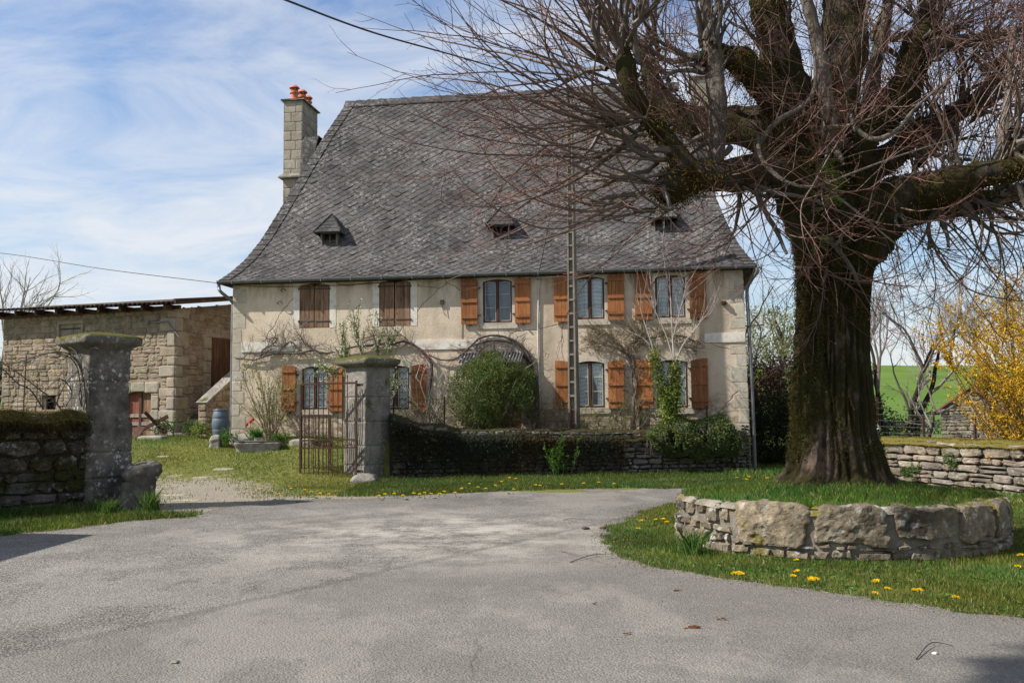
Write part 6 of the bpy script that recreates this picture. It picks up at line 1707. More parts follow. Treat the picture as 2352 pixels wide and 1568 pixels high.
for px, Y, h in ((2190, 168, 13), (2255, 172, 11), (2330, 170, 12), (1960, 170, 9)):
    bare_tree('distant_tree', 'rounded grey bare tree on the crest, %s' % {2190: 'left of the yellow bush and tallest', 2255: 'half hidden by the yellow bush', 2330: 'wholly behind the yellow bush', 1960: 'hidden by the lime trunk'}[px], at(px, 900, Y), h, .35, (0, 0, 1), 20, 160, 1100, (.20, .18, .18), G2_, spread=.8)
# hedge line at the foot of the field
hd = MB()
for k in range(26):
    x = 6 + k * 1.3; y = 56 + random.uniform(-1, 1); C = in_lumpy(420, (1.4, 1.0, .6), .35, k); hd.leaves(C + (x, y, gz_at(x, y)), .16, .5, None, 1, leafcol(C, (.045, .055, .025)))
tag(hd.build('field_hedge', M['leaf']), 'dark low hedge along the foot of the green field', 'hedge', kind='stuff')

# forsythia
fo = at(2420, 1000, 20.8); fy = thing('forsythia', 'tall arching forsythia bush covered in yellow flowers at the right edge', 'bush', fo)
ns = 190; Dd = np.c_[rng.normal(-.02, .36, (ns, 2)), np.full(ns, 1.0)]; P = grow(rng.normal(0, .25, (ns, 3)) * (1, 1, 0), Dd, rng.uniform(2.0, 4.6, ns), 12, (0, 0, .01), .055)
Q = stems_of(P, 1150, 8, rng.uniform(.5, 1.3, 1150), .5, (0, 0, .0), .09, .15); mb = MB(); mb.tubes(P, taper(ns, 12, .014, .004), 4, np.tile((.17, .12, .07), (ns, 1))); mb.tubes(Q, taper(1150, 8, .005, .002), 3, np.tile((.16, .11, .06), (1150, 1))); mb.build('stems', M['twig'], fy)
C = np.vstack([scatter_on(Q, 90000, .025, .05), scatter_on(P, 18000, .025, .2)]); k = fbm(C * 1.7 + 3, 2) > .38; C = C[k]; l = MB(); l.leaves(C, rng.uniform(.035, .07, len(C)), .5, None, 1, np.array((.66, .41, .02)) * rng.uniform(.3, 1.2, (len(C), 1))); l.build('blossom', M['petal'], fy)

# weeds: planter foot, dry wall, pillar foot, wall
def tuft(px, py, Y, n, h, lab, col=(.07, .14, .02), z=None):
    q = at(px, py, Y); q = (q[0], q[1], q[2] if z is None else z); mb = MB(); r = np.abs(rng.normal(0, .09, n)); th = rng.uniform(0, 2 * PI, n); blades(mb, r * np.cos(th), r * np.sin(th), np.zeros(n), h, .012, col, lean=.7)
    o = tag(mb.build('grass_tuft', M['grassm']), lab, 'grass tuft', 'taller grass tufts'); o.location = q; return o
tuft(1590, 1230, 11.55, 260, .26, 'tall grass tuft at the left foot of the stone planter')
tuft(345, 1170, 17.4, 300, .34, 'tall grass tuft at the foot of the guard stone')
tuft(250, 1180, 16.9, 300, .26, 'grass tuft between the wall and the road edge, left of the guard stone')
for px, py, Y, lab, z in ((2200, 1070, 20.9, 'green herb growing out of the dry stone wall', .42), (2100, 1080, 21.9, 'small herb low on the dry stone wall near the trunk', .2)):
    q = PY(px, py, Y); shrub('wall_herb', lab, 'plant', (q[0] - .12, q[1] - .1, z), 22, (.12, .34), .5, .004, 40, (.05, .15), 420, .05, (.07, .14, .025), (.08, .1, .03), bw=.08)
# ------------------------------------------------------------------ the old lime tree
TY = float(RC_[1])
lime = thing('lime_tree', 'huge old bare lime tree with mossy trunk and pollarded limbs in the stone ring', 'tree', (RC_[0], RC_[1], 0))
def tpt(px, py, dy=0.0): return PY(px, py, TY + dy) - np.array((RC_[0], RC_[1], 0))
lev = [(1125, 1755, 2085), (1105, 1780, 2055), (1085, 1800, 2040), (1050, 1808, 2030), (1000, 1813, 2019), (900, 1815, 2010), (800, 1820, 2003), (700, 1825, 1999), (650, 1824, 2004), (600, 1821, 2018), (560, 1815, 2040), (520, 1806, 2062), (480, 1806, 2050), (430, 1815, 2025), (380, 1822, 2005), (330, 1825, 1995), (285, 1835, 1985)]
zz, cc, hw = [], [], []
for py, a, b in lev:
    A, B = tpt(a, py), tpt(b, py); zz.append((A[2] + B[2]) / 2); cc.append((A[0] + B[0]) / 2); hw.append((B[0] - A[0]) / 2)
zz, cc, hw = map(np.array, (zz, cc, hw)); Zs = np.arange(zz[0], zz[-1], .04); nA = 200; th = np.linspace(0, 2 * PI, nA, endpoint=False)
rows = []
for z in Zs:
    h = np.interp(z, zz, hw); c = np.interp(z, zz, cc); k = np.clip((1.35 - z) / .7, 0, 1)
    q = np.stack([np.cos(th) * 2.6, np.sin(th) * 2.6, np.full(nA, z * .5)], -1)
    fis = np.abs(fbm(np.stack([np.cos(th) * 7, np.sin(th) * 7, np.full(nA, z * .55)], -1) + 70, 3) - .5); rib = -np.clip(.06 - fis, 0, .06) * 1.3 + (fbm(q + 10, 3) - .5) * .16 * h + (fbm(q * np.array((3.4, 3.4, 1.5)) + 33, 3) - .5) * .14 * (1 + .7 * k) * .6 + (vnoise(np.stack([np.cos(th) * 12, np.sin(th) * 12, np.full(nA, z * 1.6)], -1)) - .5) * .05
    r = h * (.885 + .13 * k) + rib
    r = np.where(np.cos(th) > .8, np.minimum(r, h * 1.03), r)
    rows.append(np.stack([c + r * np.cos(th), r * .95 * np.sin(th), np.full(nA, z)], -1))
mb = MB(); mb.grid(np.array(rows), close=True); TP = np.array(rows); mb.build('trunk', M['bark'], lime, smooth=True)

LIMBS = [  # px,py,depth offset,radius px
    [(1900, 560, 0, 80), (1868, 490, -.1, 74), (1822, 430, -.25, 60), (1770, 398, -.4, 48), (1700, 400, -.6, 40), (1632, 404, -.8, 34), (1570, 376, -.9, 29), (1525, 315, -.9, 26), (1490, 270, -.9, 24), (1450, 210, -1.0, 20), (1437, 150, -1.0, 24), (1436, 110, -1.0, 10)],
    [(1620, 400, -.8, 30), (1570, 412, -.8, 36), (1542, 432, -.85, 40), (1520, 462, -.85, 20)],
    [(1890, 370, 0, 80), (1810, 315, .15, 66), (1730, 292, .4, 50), (1650, 290, .6, 42), (1580, 275, .7, 36), (1528, 235, .8, 26), (1497, 180, .8, 20), (1487, 130, .8, 18), (1480, 90, .8, 8)],
    [(1880, 350, 0, 60), (1815, 280, -.1, 44), (1766, 215, -.2, 37), (1722, 162, -.3, 34), (1690, 135, -.3, 30), (1645, 125, -.3, 26), (1610, 150, -.35, 20), (1600, 165, -.35, 10)],
    [(1652, 430, -.6, 20), (1646, 370, -.55, 18), (1648, 310, -.5, 20), (1650, 245, -.45, 20), (1640, 185, -.4, 24), (1640, 130, -.35, 26), (1632, 80, -.3, 19), (1625, 30, -.3, 15), (1615, -40, -.3, 12)],
    [(1890, 370, 0, 75), (1835, 275, .1, 52), (1800, 153, .2, 44), (1772, 44, .2, 40), (1755, -40, .2, 36), (1745, -150, .2, 30)],
    [(1905, 430, .1, 85), (1908, 320, .1, 72), (1925, 197, .15, 56), (1934, 88, .2, 50), (1945, -22, .2, 46), (1950, -140, .2, 40)],
    [(1925, 330, -.35, 24), (1907, 290, -.5, 22), (1898, 220, -.55, 20), (1885, 140, -.55, 17), (1872, 70, -.5, 15), (1850, -10, -.5, 13), (1840, -80, -.5, 11)],
    [(1920, 400, 0, 75), (1965, 310, .1, 52), (2022, 266, .2, 44), (2066, 228, .2, 42), (2086, 175, .2, 32), (2099, 110, .2, 28), (2130, 53, .2, 28), (2150, 0, .2, 20), (2160, -60, .2, 15)],
    [(1985, 310, .5, 20), (1998, 230, .6, 18), (2010, 150, .7, 18), (2025, 95, .8, 15), (2040, 20, .8, 11), (2045, -60, .8, 9)],
    [(1950, 580, 0, 75), (2005, 515, -.1, 66), (2060, 462, -.2, 50), (2120, 440, -.4, 42), (2198, 420, -.6, 36), (2285, 398, -.7, 31), (2352, 380, -.8, 26), (2450, 340, -.9, 20), (2520, 280, -1., 14)],
    [(1970, 560, 0, 60), (2040, 510, .2, 46), (2132, 482, .4, 30), (2241, 466, .6, 24), (2352, 440, .8, 20), (2470, 400, .9, 12)],
    [(1950, 430, .2, 50), (2000, 385, .3, 36), (2060, 350, .5, 30), (2100, 305, .6, 28), (2160, 285, .7, 24), (2230, 240, .8, 18), (2290, 170, .9, 12)],
    [(2095, 120, .2, 20), (2150, 100, .1, 15), (2230, 88, 0, 12), (2330, 70, -.1, 9), (2440, 40, -.2, 6)],
    [(1871, 120, -.9, 7), (1871, 200, -1.0, 9), (1846, 242, -1.0, 11), (1791, 275, -1.0, 12), (1756, 312, -.95, 12), (1738, 352, -.8, 12), (1745, 395, -.5, 14)],
    [(1741, 310, -.9, 8), (1748, 362, -1.1, 9), (1790, 408, -1.25, 8), (1840, 428, -1.35, 7), (1890, 424, -1.4, 6), (1960, 397, -1.5, 5), (2060, 360, -1.6, 4), (2180, 322, -1.7, 3)],
    [(1955, 262, -.5, 9), (1962, 290, -.8, 10), (1986, 312, -.9, 10), (2020, 320, -1.0, 10), (2066, 295, -1.0, 9), (2101, 250, -1.0, 7), (2180, 180, -1.0, 5), (2260, 95, -1.0, 4)],
    [(2250, 420, -.6, 20), (2300, 350, -.6, 17), (2310, 270, -.6, 12), (2320, 170, -.6, 8), (2330, 60, -.6, 6)],
    [(2180, 300, .7, 20), (2130, 330, .6, 16), (2110, 380, .5, 12)],
    [(1890, 428, -1.35, 5), (1960, 480, -1.4, 5), (2020, 530, -1.4, 4.5), (2080, 580, -1.4, 3)],
]
LP_, LR_ = [], []
PXM = TY / FPX
for L in LIMBS:
    P = resample([tpt(a, b, c) for a, b, c, r in L], 40); R = np.interp(np.linspace(0, len(L) - 1, 40), range(len(L)), [q[3] * PXM * (TY + q[2]) / TY * (.55 if q[3] < 14.5 and L[0][3] < 10 else 1) for q in L])
    LP_.append(P); LR_.append(R)
LP_ = np.array(LP_); LR_ = np.array(LR_)
for P, R in zip(LP_, LR_):
    m = MB(); m.tubes(P[None], R[None], 16); V = m.v[0]; c = np.repeat(P, 16, 0); rr = np.repeat(R, 16)[:, None]
    d = unit(V - c); m.v[0] = V + d * ((fbm(V * 3.2 + 60, 4)[:, None] - .5) * .8 * rr + (fbm(V * 11 + 90, 2)[:, None] - .5) * .22 * rr)
    m.build('limb', M['bark_limb'] if R[3] > .14 else M['bark_pale'], lime, smooth=True)
# moss hanging on trunk and limbs
mb = MB(); Pm = []; Nm = []
for P, R in zip(LP_, LR_):
    if R[3] < .13: continue
    n = 150; i = rng.integers(0, 32, n); d = unit(rng.normal(0, 1, (n, 3)) + (0, 0, .2)); Pm.append(P[i] + d * R[i][:, None] * 1.02); Nm.append(d)
Pm = np.vstack(Pm); Nm = np.vstack(Nm); moss_clumps(mb, Pm, Nm, 40000, .04, (.085, .068, .012), hang=.03, spread=.07)
tv = TP.reshape(-1, 3); f = fbm(tv * np.array((1.6, 1.6, .9)) + 4, 3) + .06 * (tv[:, 0] < np.interp(tv[:, 2], zz, cc)); tv = tv[(f > .47) & (tv[:, 2] > 1.0)]; tn = unit(tv * (1, 1, 0) - np.c_[np.interp(tv[:, 2], zz, cc), tv[:, 0] * 0, tv[:, 0] * 0])
moss_clumps(mb, tv, tn, 60000, .028, (.070, .058, .009), hang=.02, spread=.025)
mb.build('moss', M['mossm'], lime)
# fern fronds in the crotch
mb = MB()
for (a, b, n) in ((1905, 385, 12), (1912, 430, 12), (1902, 460, 10), (1888, 560, 5), (1930, 400, 6)):
    S = np.tile(tpt(a, b, -.62), (n, 1)) + rng.normal(0, .05, (n, 3)); P = grow(S, rng.normal(0, .6, (n, 3)) + (0, -.7, .3), rng.uniform(.15, .32, n), 8, (0, 0, -.12), .05)
    for q in np.linspace(.1, 1, 9):
        i = int(q * 6.99); c = P[:, i]; tdir = unit(P[:, i + 1] - P[:, i]); sd_ = unit(np.cross(tdir, (0, 0, 1.0)))
        for s_2 in (-1, 1): mb.leaves(c + sd_ * s_2 * .03 * (1.2 - q), .065 * (1.25 - q), .3, sd_ * s_2, .15, np.tile((.13, .22, .03), (n, 1)) * rng.uniform(.6, 1.4, (n, 1)))
mb.build('ferns', M['leaf'], lime)

# shoots: px,py,depth,count,(dx,dz),spread,len range,tropism
SH = [(1437, 125, -1.0, 48, (-.25, 1), .36, (1.6, 3.2), .02), (1440, 160, -1.0, 22, (-.9, .7), .34, (2.4, 3.8), .0), (1470, 235, -.9, 20, (-1, .25), .34, (2.4, 3.7), .02), (1492, 285, -.9, 20, (-1, -.12), .36, (2.2, 3.7), .035), (1530, 370, -.9, 21, (-1, -.5), .38, (2.2, 3.7), .045), (1525, 440, -.9, 18, (-.8, -.75), .45, (1.5, 2.9), .055),
      (1487, 120, .8, 30, (-.25, 1), .36, (1.6, 3.0), .02), (1510, 200, .8, 13, (-1, .35), .36, (2.4, 3.8), .03), (1550, 270, .8, 18, (-1, -.2), .4, (1.8, 3.2), .04),
      (1638, 100, -.35, 44, (-.1, 1), .42, (1.2, 2.4), .02), (1610, 155, -.35, 20, (-.8, .3), .5, (1.0, 2.0), .03), (1650, 330, -.5, 14, (-.6, -.1), .8, (.8, 1.8), .04), (1700, 425, -.6, 22, (-.3, -.7), .6, (1.0, 2.1), .05), (1800, 430, -.5, 16, (.0, -.7), .8, (.8, 1.8), .05),
      (1790, 100, .2, 16, (-.1, .6), .8, (.8, 1.8), .03), (1930, 150, 0, 20, (.1, .5), .9, (.8, 1.8), .03), (1900, 330, -.6, 26, (0, .1), .9, (.9, 2.2), .03), (1930, 520, -.5, 16, (.1, -.4), .9, (.8, 1.9), .04),
      (2028, 95, .8, 26, (.1, 1), .5, (1.0, 2.0), .02), (2125, 60, .2, 50, (.25, 1), .45, (1.2, 2.5), .02), (2110, 130, .2, 30, (.9, .2), .5, (1.5, 2.6), .02), (2200, 260, .8, 50, (.8, .5), .5, (1.4, 2.8), .02), (2290, 170, .9, 34, (.6, .8), .5, (1.2, 2.5), .02),
      (2110, 360, .6, 26, (.7, .1), .7, (1.0, 2.2), .03), (2060, 470, -.3, 20, (.2, -.8), .6, (.9, 2.0), .04), (2180, 460, -.4, 34, (.5, -.7), .5, (1.2, 2.6), .035), (2300, 430, -.6, 44, (.7, -.4), .6, (1.2, 2.6), .03), (2330, 320, -.8, 60, (.6, .2), .7, (1.2, 2.6), .02), (2260, 470, .6, 26, (.8, -.3), .5, (1.2, 2.4), .03)]
SS, DD, LL, TR = [], [], [], []; MED, MEDR = [], []
for (a, b, c, n, (dx, dz), sp, lr, tr_) in SH:
    d0 = unit(np.array((dx, -.08, dz))); m_ = max(3, n // 5)
    Pm_ = grow(tpt(a, b, c) + rng.normal(0, .09, (m_, 3)), d0 + rng.normal(0, sp * 1.1, (m_, 3)), rng.uniform(.3, .95, m_), 10, (0, 0, tr_), .16)
    MED.append(Pm_); MEDR.append(taper(m_, 10, rng.uniform(.028, .05, m_), .017) * (1 + .35 * (rng.random((m_, 10)) - .5)))
    i = rng.integers(0, m_, n); j = np.minimum((rng.random(n) ** .6 * 9).astype(int), 8); tg = unit(Pm_[i, j + 1] - Pm_[i, j])
    SS.append(Pm_[i, j]); DD.append(tg * .75 + d0 * .5 + rng.normal(0, sp * .8, (n, 3)) * (1, 1.3, 1)); LL.append(rng.uniform(*lr, n) * .93); TR += [tr_] * n
MED = np.vstack(MED); MEDR = np.vstack(MEDR)
# upright rods along the long right-hand limbs and scattered ones on every limb
for P, n, d0, lr in ((LP_[10][16:], 62, (.1, 0, 1), (1.4, 3.4)), (LP_[11][14:], 46, (.1, .1, 1), (1.2, 3.0)), (LP_[12][12:], 34, (.1, 0, 1), (1.0, 2.6)), (LP_[0][10:34], 18, (-.2, -.1, 1), (.6, 1.8)), (LP_[2][8:30], 14, (-.1, 0, 1), (.6, 1.8)), (LP_[3][8:], 10, (-.1, 0, 1), (.5, 1.4)), (LP_[8][6:30], 16, (.2, -.2, .8), (.6, 1.8)), (LP_[5], 12, (0, -.5, .3), (.6, 1.8)), (LP_[6], 16, (0, -.5, .3), (.6, 1.8)), (LP_[13], 40, (.4, 0, .5), (.8, 2.0)), (LP_[4], 24, (-.3, -.3, .5), (.6, 1.8)), (LP_[14], 9, (-.2, -.3, .5), (.5, 1.3)), (LP_[15], 12, (.1, -.3, .1), (.5, 1.4)), (LP_[16], 10, (.2, -.3, .4), (.5, 1.3)), (LP_[19], 8, (.1, -.3, -.2), (.4, 1.0))):
    i = rng.integers(0, len(P), n); SS.append(P[i] + rng.normal(0, .05, (n, 3))); DD.append(np.array(d0) + rng.normal(0, .22 if lr[0] >= 1 else .5, (n, 3))); LL.append(rng.uniform(*lr, n)); TR += [.02] * n
SS, DD, LL = np.vstack(SS), np.vstack(DD), np.concatenate(LL); TR = np.array(TR)
N = len(SS); K = 16; P = np.zeros((N, K, 3)); P[:, 0] = SS; d = unit(DD); drift = rng.normal(0, .05, (N, 3)) * (1, 1, .6)
for k in range(1, K):
    d = unit(d + drift + np.c_[np.zeros((N, 2)), TR] + rng.normal(0, .06, (N, 3))); P[:, k] = P[:, k - 1] + d * (LL / (K - 1))[:, None]
c0, c1 = np.array((.095, .072, .050)), np.array((.125, .058, .042)); tt = np.linspace(0, 1, K)[None, :, None]
gg = rng.uniform(.7, 1.35, (N, 1, 1)); CC = (c0 * (1 - tt) + c1 * tt) * gg
mb = MB(); mb.tubes(MED, MEDR, 7, np.tile((.085, .07, .055), (len(MED), 1))); R0 = .0045 + .0040 * LL * rng.uniform(.5, 1.7, N); mb.tubes(P, taper(N, K, R0, .0026, .8), 5, CC)
n2_ = int(N * 5.2); S, Dd, idx, t_ = offspring(P, n2_, .3, 1.0, .62); Q = grow(S, Dd, rng.uniform(.2, .95, n2_) * (1.1 - t_ * .5), 7, (0, 0, .045), .13); mb.tubes(Q, taper(n2_, 7, .0042, .0019), 3, np.tile((.135, .062, .044), (n2_, 1)) * rng.uniform(.6, 1.4, (n2_, 1)))
n3_ = int(N * 7.5); S, Dd, idx, t_ = offspring(Q, n3_, .1, 1.0, .7); W3 = grow(S, Dd, rng.uniform(.08, .3, n3_), 4, (0, 0, .03), .14); mb.tubes(W3, taper(n3_, 4, .0025, .0015), 3, np.tile((.14, .06, .05), (n3_, 1)) * rng.uniform(.6, 1.4, (n3_, 1)))
print('shoots', N, n2_, n3_)
mb.build('crown', M['twig'], lime)
mb = MB(); C = np.vstack([W3[:, -1], Q[:, -1]]); C = C[rng.random(len(C)) < .5]; mb.leaves(C, .016, .6, None, 1, np.tile((.22, .075, .05), (len(C), 1)) * rng.uniform(.7, 1.6, (len(C), 1))); mb.build('buds', M['leaf'], lime)
# ------------------------------------------------------------------ yard things
def at2(px, py, Y): return at(px, py, Y)
# barrel
b0 = H.w(-.42, -.35, 0); b0 = np.array((b0[0], b0[1], gz_at(b0[0], b0[1]) - .02)); q = PY(507, 1010, 29.4); b0[:2] = q[:2]; b0[2] = gz_at(*q[:2])
mb = MB(); mb.lathe([(0, 0), (.2, 0), (.215, .03), (.24, .22), (.25, .26), (.238, .28), (.25, .3), (.262, .42), (.262, .5), (.25, .58), (.238, .6), (.25, .62), (.24, .68), (.215, .8), (.205, .82), (.225, .83), (.225, .86), (.2, .865), (.19, .8), (0, .78)], n=32)
brl = tag(mb.build('plastic_barrel', M['barrel'], smooth=True), 'blue-grey plastic barrel standing at the left corner of the house', 'barrel'); brl.location = tuple(b0)
# troughs and stones
def trough(px, py, Y, l, w, h, rot, label):
    q = at(px, py, Y); o = thing('stone_trough', label, 'trough', q, R_(rot)); mb = rough_column([(-.1, .5), (.0, .5), (h * .5, .55), (h, .57), (h + .01, .54), (h, .46), (h - .08, .43), (h - .1, .1)], 0, 0, .02, 4, n=11, seed=px, squash=(l, w)); mb.build('basin', M['trough_stone'], o, smooth=True)
    s = MB(); s.box(-l * .45, l * .45, -w * .45, w * .45, h - .14, h - .09); s.build('soil', M['mortar_dark'], o); return o
trough(594, 1036, 27.75, 1.15, .55, .32, 8, 'oval granite trough planted with grass, before the thin shrub')
tuft(590, 1010, 27.9, 420, .32, 'fine bright green grass clump standing in the granite trough', (.07, .17, .02), gz_at(at(590, 1010, 27.9)[0], 27.9) + .22)
for k, (px, py, Y, r, lab) in enumerate(((558, 1026, 28.4, .28, 'pale rough stone left of the granite trough'), (496, 1032, 28.1, .2, 'small upright stone in front of the barrel'), (700, 1024, 28.3, .3, 'flat pale stone behind the open gate'), (352, 1016, 29.5, .3, 'flat stone slab before the stone steps'))):
    q = at(px, py, Y); h = (.3, .34, .14, .1)[k]; mb = rough_column([(-.1, r), (h * .6, r * .92), (h * .9, r * .7), (h, r * .2)], 0, 0, .05, 3, n=6, seed=40 + k, squash=(1.4, .8) if k != 1 else (.8, .8)); o = mb.build('field_stone', M['trough_stone'], smooth=True); o.location = q; tag(o, lab, 'stone', 'loose stones in the yard')
# plants at the house foot
for px, py, Y, n, h, nl, col, lab in ((520, 1030, 28.2, 24, (.2, .42), 700, (.09, .19, .02), 'bright green leafy plant in front of the barrel'), (462, 1002, 29.6, 26, (.25, .5), 800, (.13, .19, .03), 'green and yellow weeds on the lowest stone step'), (385, 1004, 30.2, 22, (.3, .7), 700, (.06, .13, .02), 'tall green weed at the corner of the barn'), (640, 1018, 28.4, 22, (.15, .35), 500, (.08, .15, .02), 'low green plant right of the granite trough'), (740, 1020, 27.9, 24, (.15, .4), 600, (.06, .11, .02), 'dark green plant seen through the gate bars'), (437, 985, 31.0, 22, (.2, .5), 500, (.07, .12, .02), 'dark weeds growing on the stone steps')):
    shrub('leafy_plant', lab, 'plant', at(px, py, Y), n, h, .4, .005, n * 4, (.1, .25), nl, .06, col, (.08, .1, .03), bw=.14, group='leafy plants in the yard')
# red flowers
fl = thing('red_tulips', 'three red tulips by the corner of the house', 'flowers', at(575, 1000, 28.9)); mb = MB(); hb = MB(); lf = MB()
for (x, y, h) in ((0, 0, .5), (-.12, .05, .42), (.08, -.06, .56)):
    mb.tubes(np.array([[(x, y, 0), (x + .01, y, h * .5), (x, y, h)]]), .006, 5, np.array([(.08, .15, .03)])); hb.lathe([(0, 0), (.035, .015), (.045, .05), (.03, .09), (.02, .085), (0, .03)], (x, y, h), 10, (.6, .03, .02)); lf.leaves(np.array([(x + .03, y, .15), (x - .03, y, .12)]), .26, .2, np.array([(.2, 0, 1), (-.2, 0, 1.0)]), .1, np.tile((.07, .14, .04), (2, 1)))
mb.build('stem', M['leaf'], fl); hb.build('flower', M['petal'], fl); lf.build('leaf', M['leaf'], fl)
# rusty plough
q = at(352, 1010, 30.0); pl = thing('rusty_plough', 'old rusty plough leaning by the barn door', 'plough', q, R_(-10))
mb = MB(); mb.bar((-.8, 0, .02), (.45, 0, .62), .07, .1); mb.bar((-.2, -.15, .75), (.35, .1, .1), .06, .1); mb.build('beam', M['rust'], pl)
mb = MB(); mb.add([(-.75, -.05, 0), (-.3, -.28, .02), (-.1, -.3, .3), (-.45, -.1, .35), (-.75, .0, .06)], [(0, 1, 2, 3, 4)]); mb.add([(-.75, -.03, 0), (-.3, -.25, .02), (-.1, -.27, .3), (-.45, -.07, .35), (-.75, .02, .06)], [(0, 1, 2, 3, 4)]); mb.build('share', M['rust'], pl)
mb = MB(); t_ = np.linspace(0, 2 * PI, 25); mb.tubes(np.stack([.28 + .17 * np.cos(t_), t_ * 0 - .12, .18 + .17 * np.sin(t_)], -1)[None], .018, 6)
for a in range(5): mb.bar((.28, -.12, .18), (.28 + .17 * math.cos(a * 1.257), -.12, .18 + .17 * math.sin(a * 1.257)), .015)
mb.build('wheel', M['rust'], pl)

# dandelions: one flower on its stem per plant
fm = MB(); n = 34; u = np.linspace(0, 1, n); th_ = u * n * 2.4; r = .020 * np.sqrt(u)
fm.leaves(np.stack([r * np.cos(th_), r * np.sin(th_), .004 + .006 * (1 - u)], -1), .017, .5, np.stack([np.cos(th_), np.sin(th_), .5 + (1 - u) * 1.5], -1), .05, np.array((.86, .60, .01)) * rng.uniform(.85, 1.05, (n, 1)))
sm_ = MB(); sm_.tubes(np.array([[(0, 0, -.09), (.004, 0, -.05), (0, 0, 0)]]), .003, 5, np.array([(.13, .16, .04)])); sm_.lathe([(0, -.008), (.008, -.006), (.010, .002), (0, .003)], n=8, col=(.08, .13, .03))
lm = MB(); a_ = np.arange(7) * .9; lm.leaves(np.stack([.045 * np.cos(a_), .045 * np.sin(a_), a_ * 0 - .07], -1), .09, .28, np.stack([np.cos(a_), np.sin(a_), a_ * 0 + .25], -1), .05, np.tile((.07, .14, .02), (7, 1)))
def dand_proto():
    o = thing('dandelion', 'yellow dandelion flower', 'dandelion'); sm_.build('stem', M['leaf'], o); fm.build('flower', M['petal'], o); lm.build('leaf', M['leaf'], o); return o
proto = dand_proto(); first = True
spots = []
near = [(1686, 1314), (1697, 1312), (1703, 1316), (1830, 1309), (1821, 1320), (1862, 1325), (1864, 1329), (1874, 1327), (2012, 1332), (2039, 1349), (2010, 1359), (2100, 1352), (2112, 1352), (2195, 1369), (2338, 1298), (2344, 1272), (1506, 1190), (1523, 1189), (1531, 1196), (1472, 1193), (1465, 1211), (1829, 1283)]
for k, (a, b) in enumerate(near): spots.append((PZ(a, b + 3, .07), 1.25 + random.uniform(-.15, .3), 'near'))
for a, b in ((1692, 1100), (1714, 1104), (1720, 1098), (1762, 1101)): q = PZ(a, b, .66); spots.append((q + (0, 0, .02), 1.0, 'planter'))
for a, b in ((260, 1120), (244, 1123)): spots.append((PZ(a, b + 45, 0) + (0, 0, .3), 1.4, 'left'))
nyard = [(600, 1120), (566, 1118), (700, 1123), (668, 1120), (715, 1128), (755, 1133), (735, 1131), (690, 1140), (640, 1133), (540, 1098), (530, 1102), (548, 1101), (1170, 1095), (1184, 1097), (1138, 1113), (1152, 1104), (1098, 1117), (1230, 1112), (1240, 1113), (1290, 1110), (1045, 1130), (1020, 1127), (990, 1132), (975, 1130), (950, 1131), (925, 1136), (905, 1132), (884, 1133), (870, 1137), (1010, 1132), (1060, 1120), (1340, 1108), (1374, 1106), (1410, 1109), (1115, 1120), (1180, 1122), (1078, 1109), (963, 1133), (1013, 1090)]
for a, b in nyard:
    q = PZ(a, b + 4, 0.0)
    for _ in range(6): q = PZ(a, b + 4, gz_at(q[0], q[1]) + .08)
    if q[1] > 27 or q[1] < 10: q = PZ(a, b, .05)
    spots.append((q + (0, 0, .02), 1.5, 'yard'))
WORDS = {'near': 'yellow dandelion in the near grass, %s', 'planter': 'yellow dandelion in the planter grass, %s', 'left': 'yellow dandelion at the foot of the left pillar, %s', 'yard': 'yellow dandelion, %s'}
near_w = ['left of a close trio by the road edge', 'middle of a close trio by the road edge', 'right of a close trio by the road edge', 'under the gap between two big planter blocks', 'just left below that gap, on a short stalk', 'upper of a small cluster below the third planter block', 'lowest of the small cluster below the third planter block', 'right of the small cluster below the third planter block', 'small one far above the two large heads', 'large head farther up from the road edge', 'large head touching the road edge', 'left of a pair in the right-hand grass', 'right of a pair in the right-hand grass', 'single one near the lower right corner', 'single one at the right edge of the photo', 'topmost at the right edge of the photo', 'far left tip of the verge, topmost', 'left of the planter, beside its foot', 'left of the planter, under a taller leaf', 'left verge tip, small and low', 'left verge tip, nearest the road', 'touching the foot of the planter wall']
pl_w = ['leftmost, near the coping', 'left of a pair', 'right of a pair', 'small one nearest the trunk']
yi = 0
for k, (q, sc_, kind) in enumerate(spots):
    if k == 0: o = proto; kids = []
    else:
        o = proto.copy(); COL.objects.link(o)
        for ch in list(proto.children):
            c = ch.copy(); COL.objects.link(c); c.parent = o
    o.location = (q[0], q[1], q[2]); o.scale = (sc_,) * 3; o.rotation_euler = (random.uniform(-.3, .1), random.uniform(-.2, .2), random.uniform(0, 6))
    if kind == 'near': o['label'] = WORDS[kind] % near_w[k]; o['group'] = 'dandelions in the near verge'
    elif kind == 'planter': o['label'] = WORDS[kind] % pl_w[k - len(near)]; o['group'] = 'dandelions in the planter'
    elif kind == 'left': o['label'] = WORDS[kind] % ('larger and lower' if k == len(near) + 4 else 'smaller and higher') if False else ('yellow dandelion in the dark grass before the guard stone'); o['group'] = 'dandelions before the guard stone'
    else:
        px = nyard[yi][0]; yi += 1
        if px < 800: o['label'] = 'small yellow dandelion in the sunny grass before the open gate'; o['group'] = 'dandelions before the gate'
        else: o['label'] = 'small yellow dandelion in the verge along the garden wall'; o['group'] = 'dandelions along the garden wall'

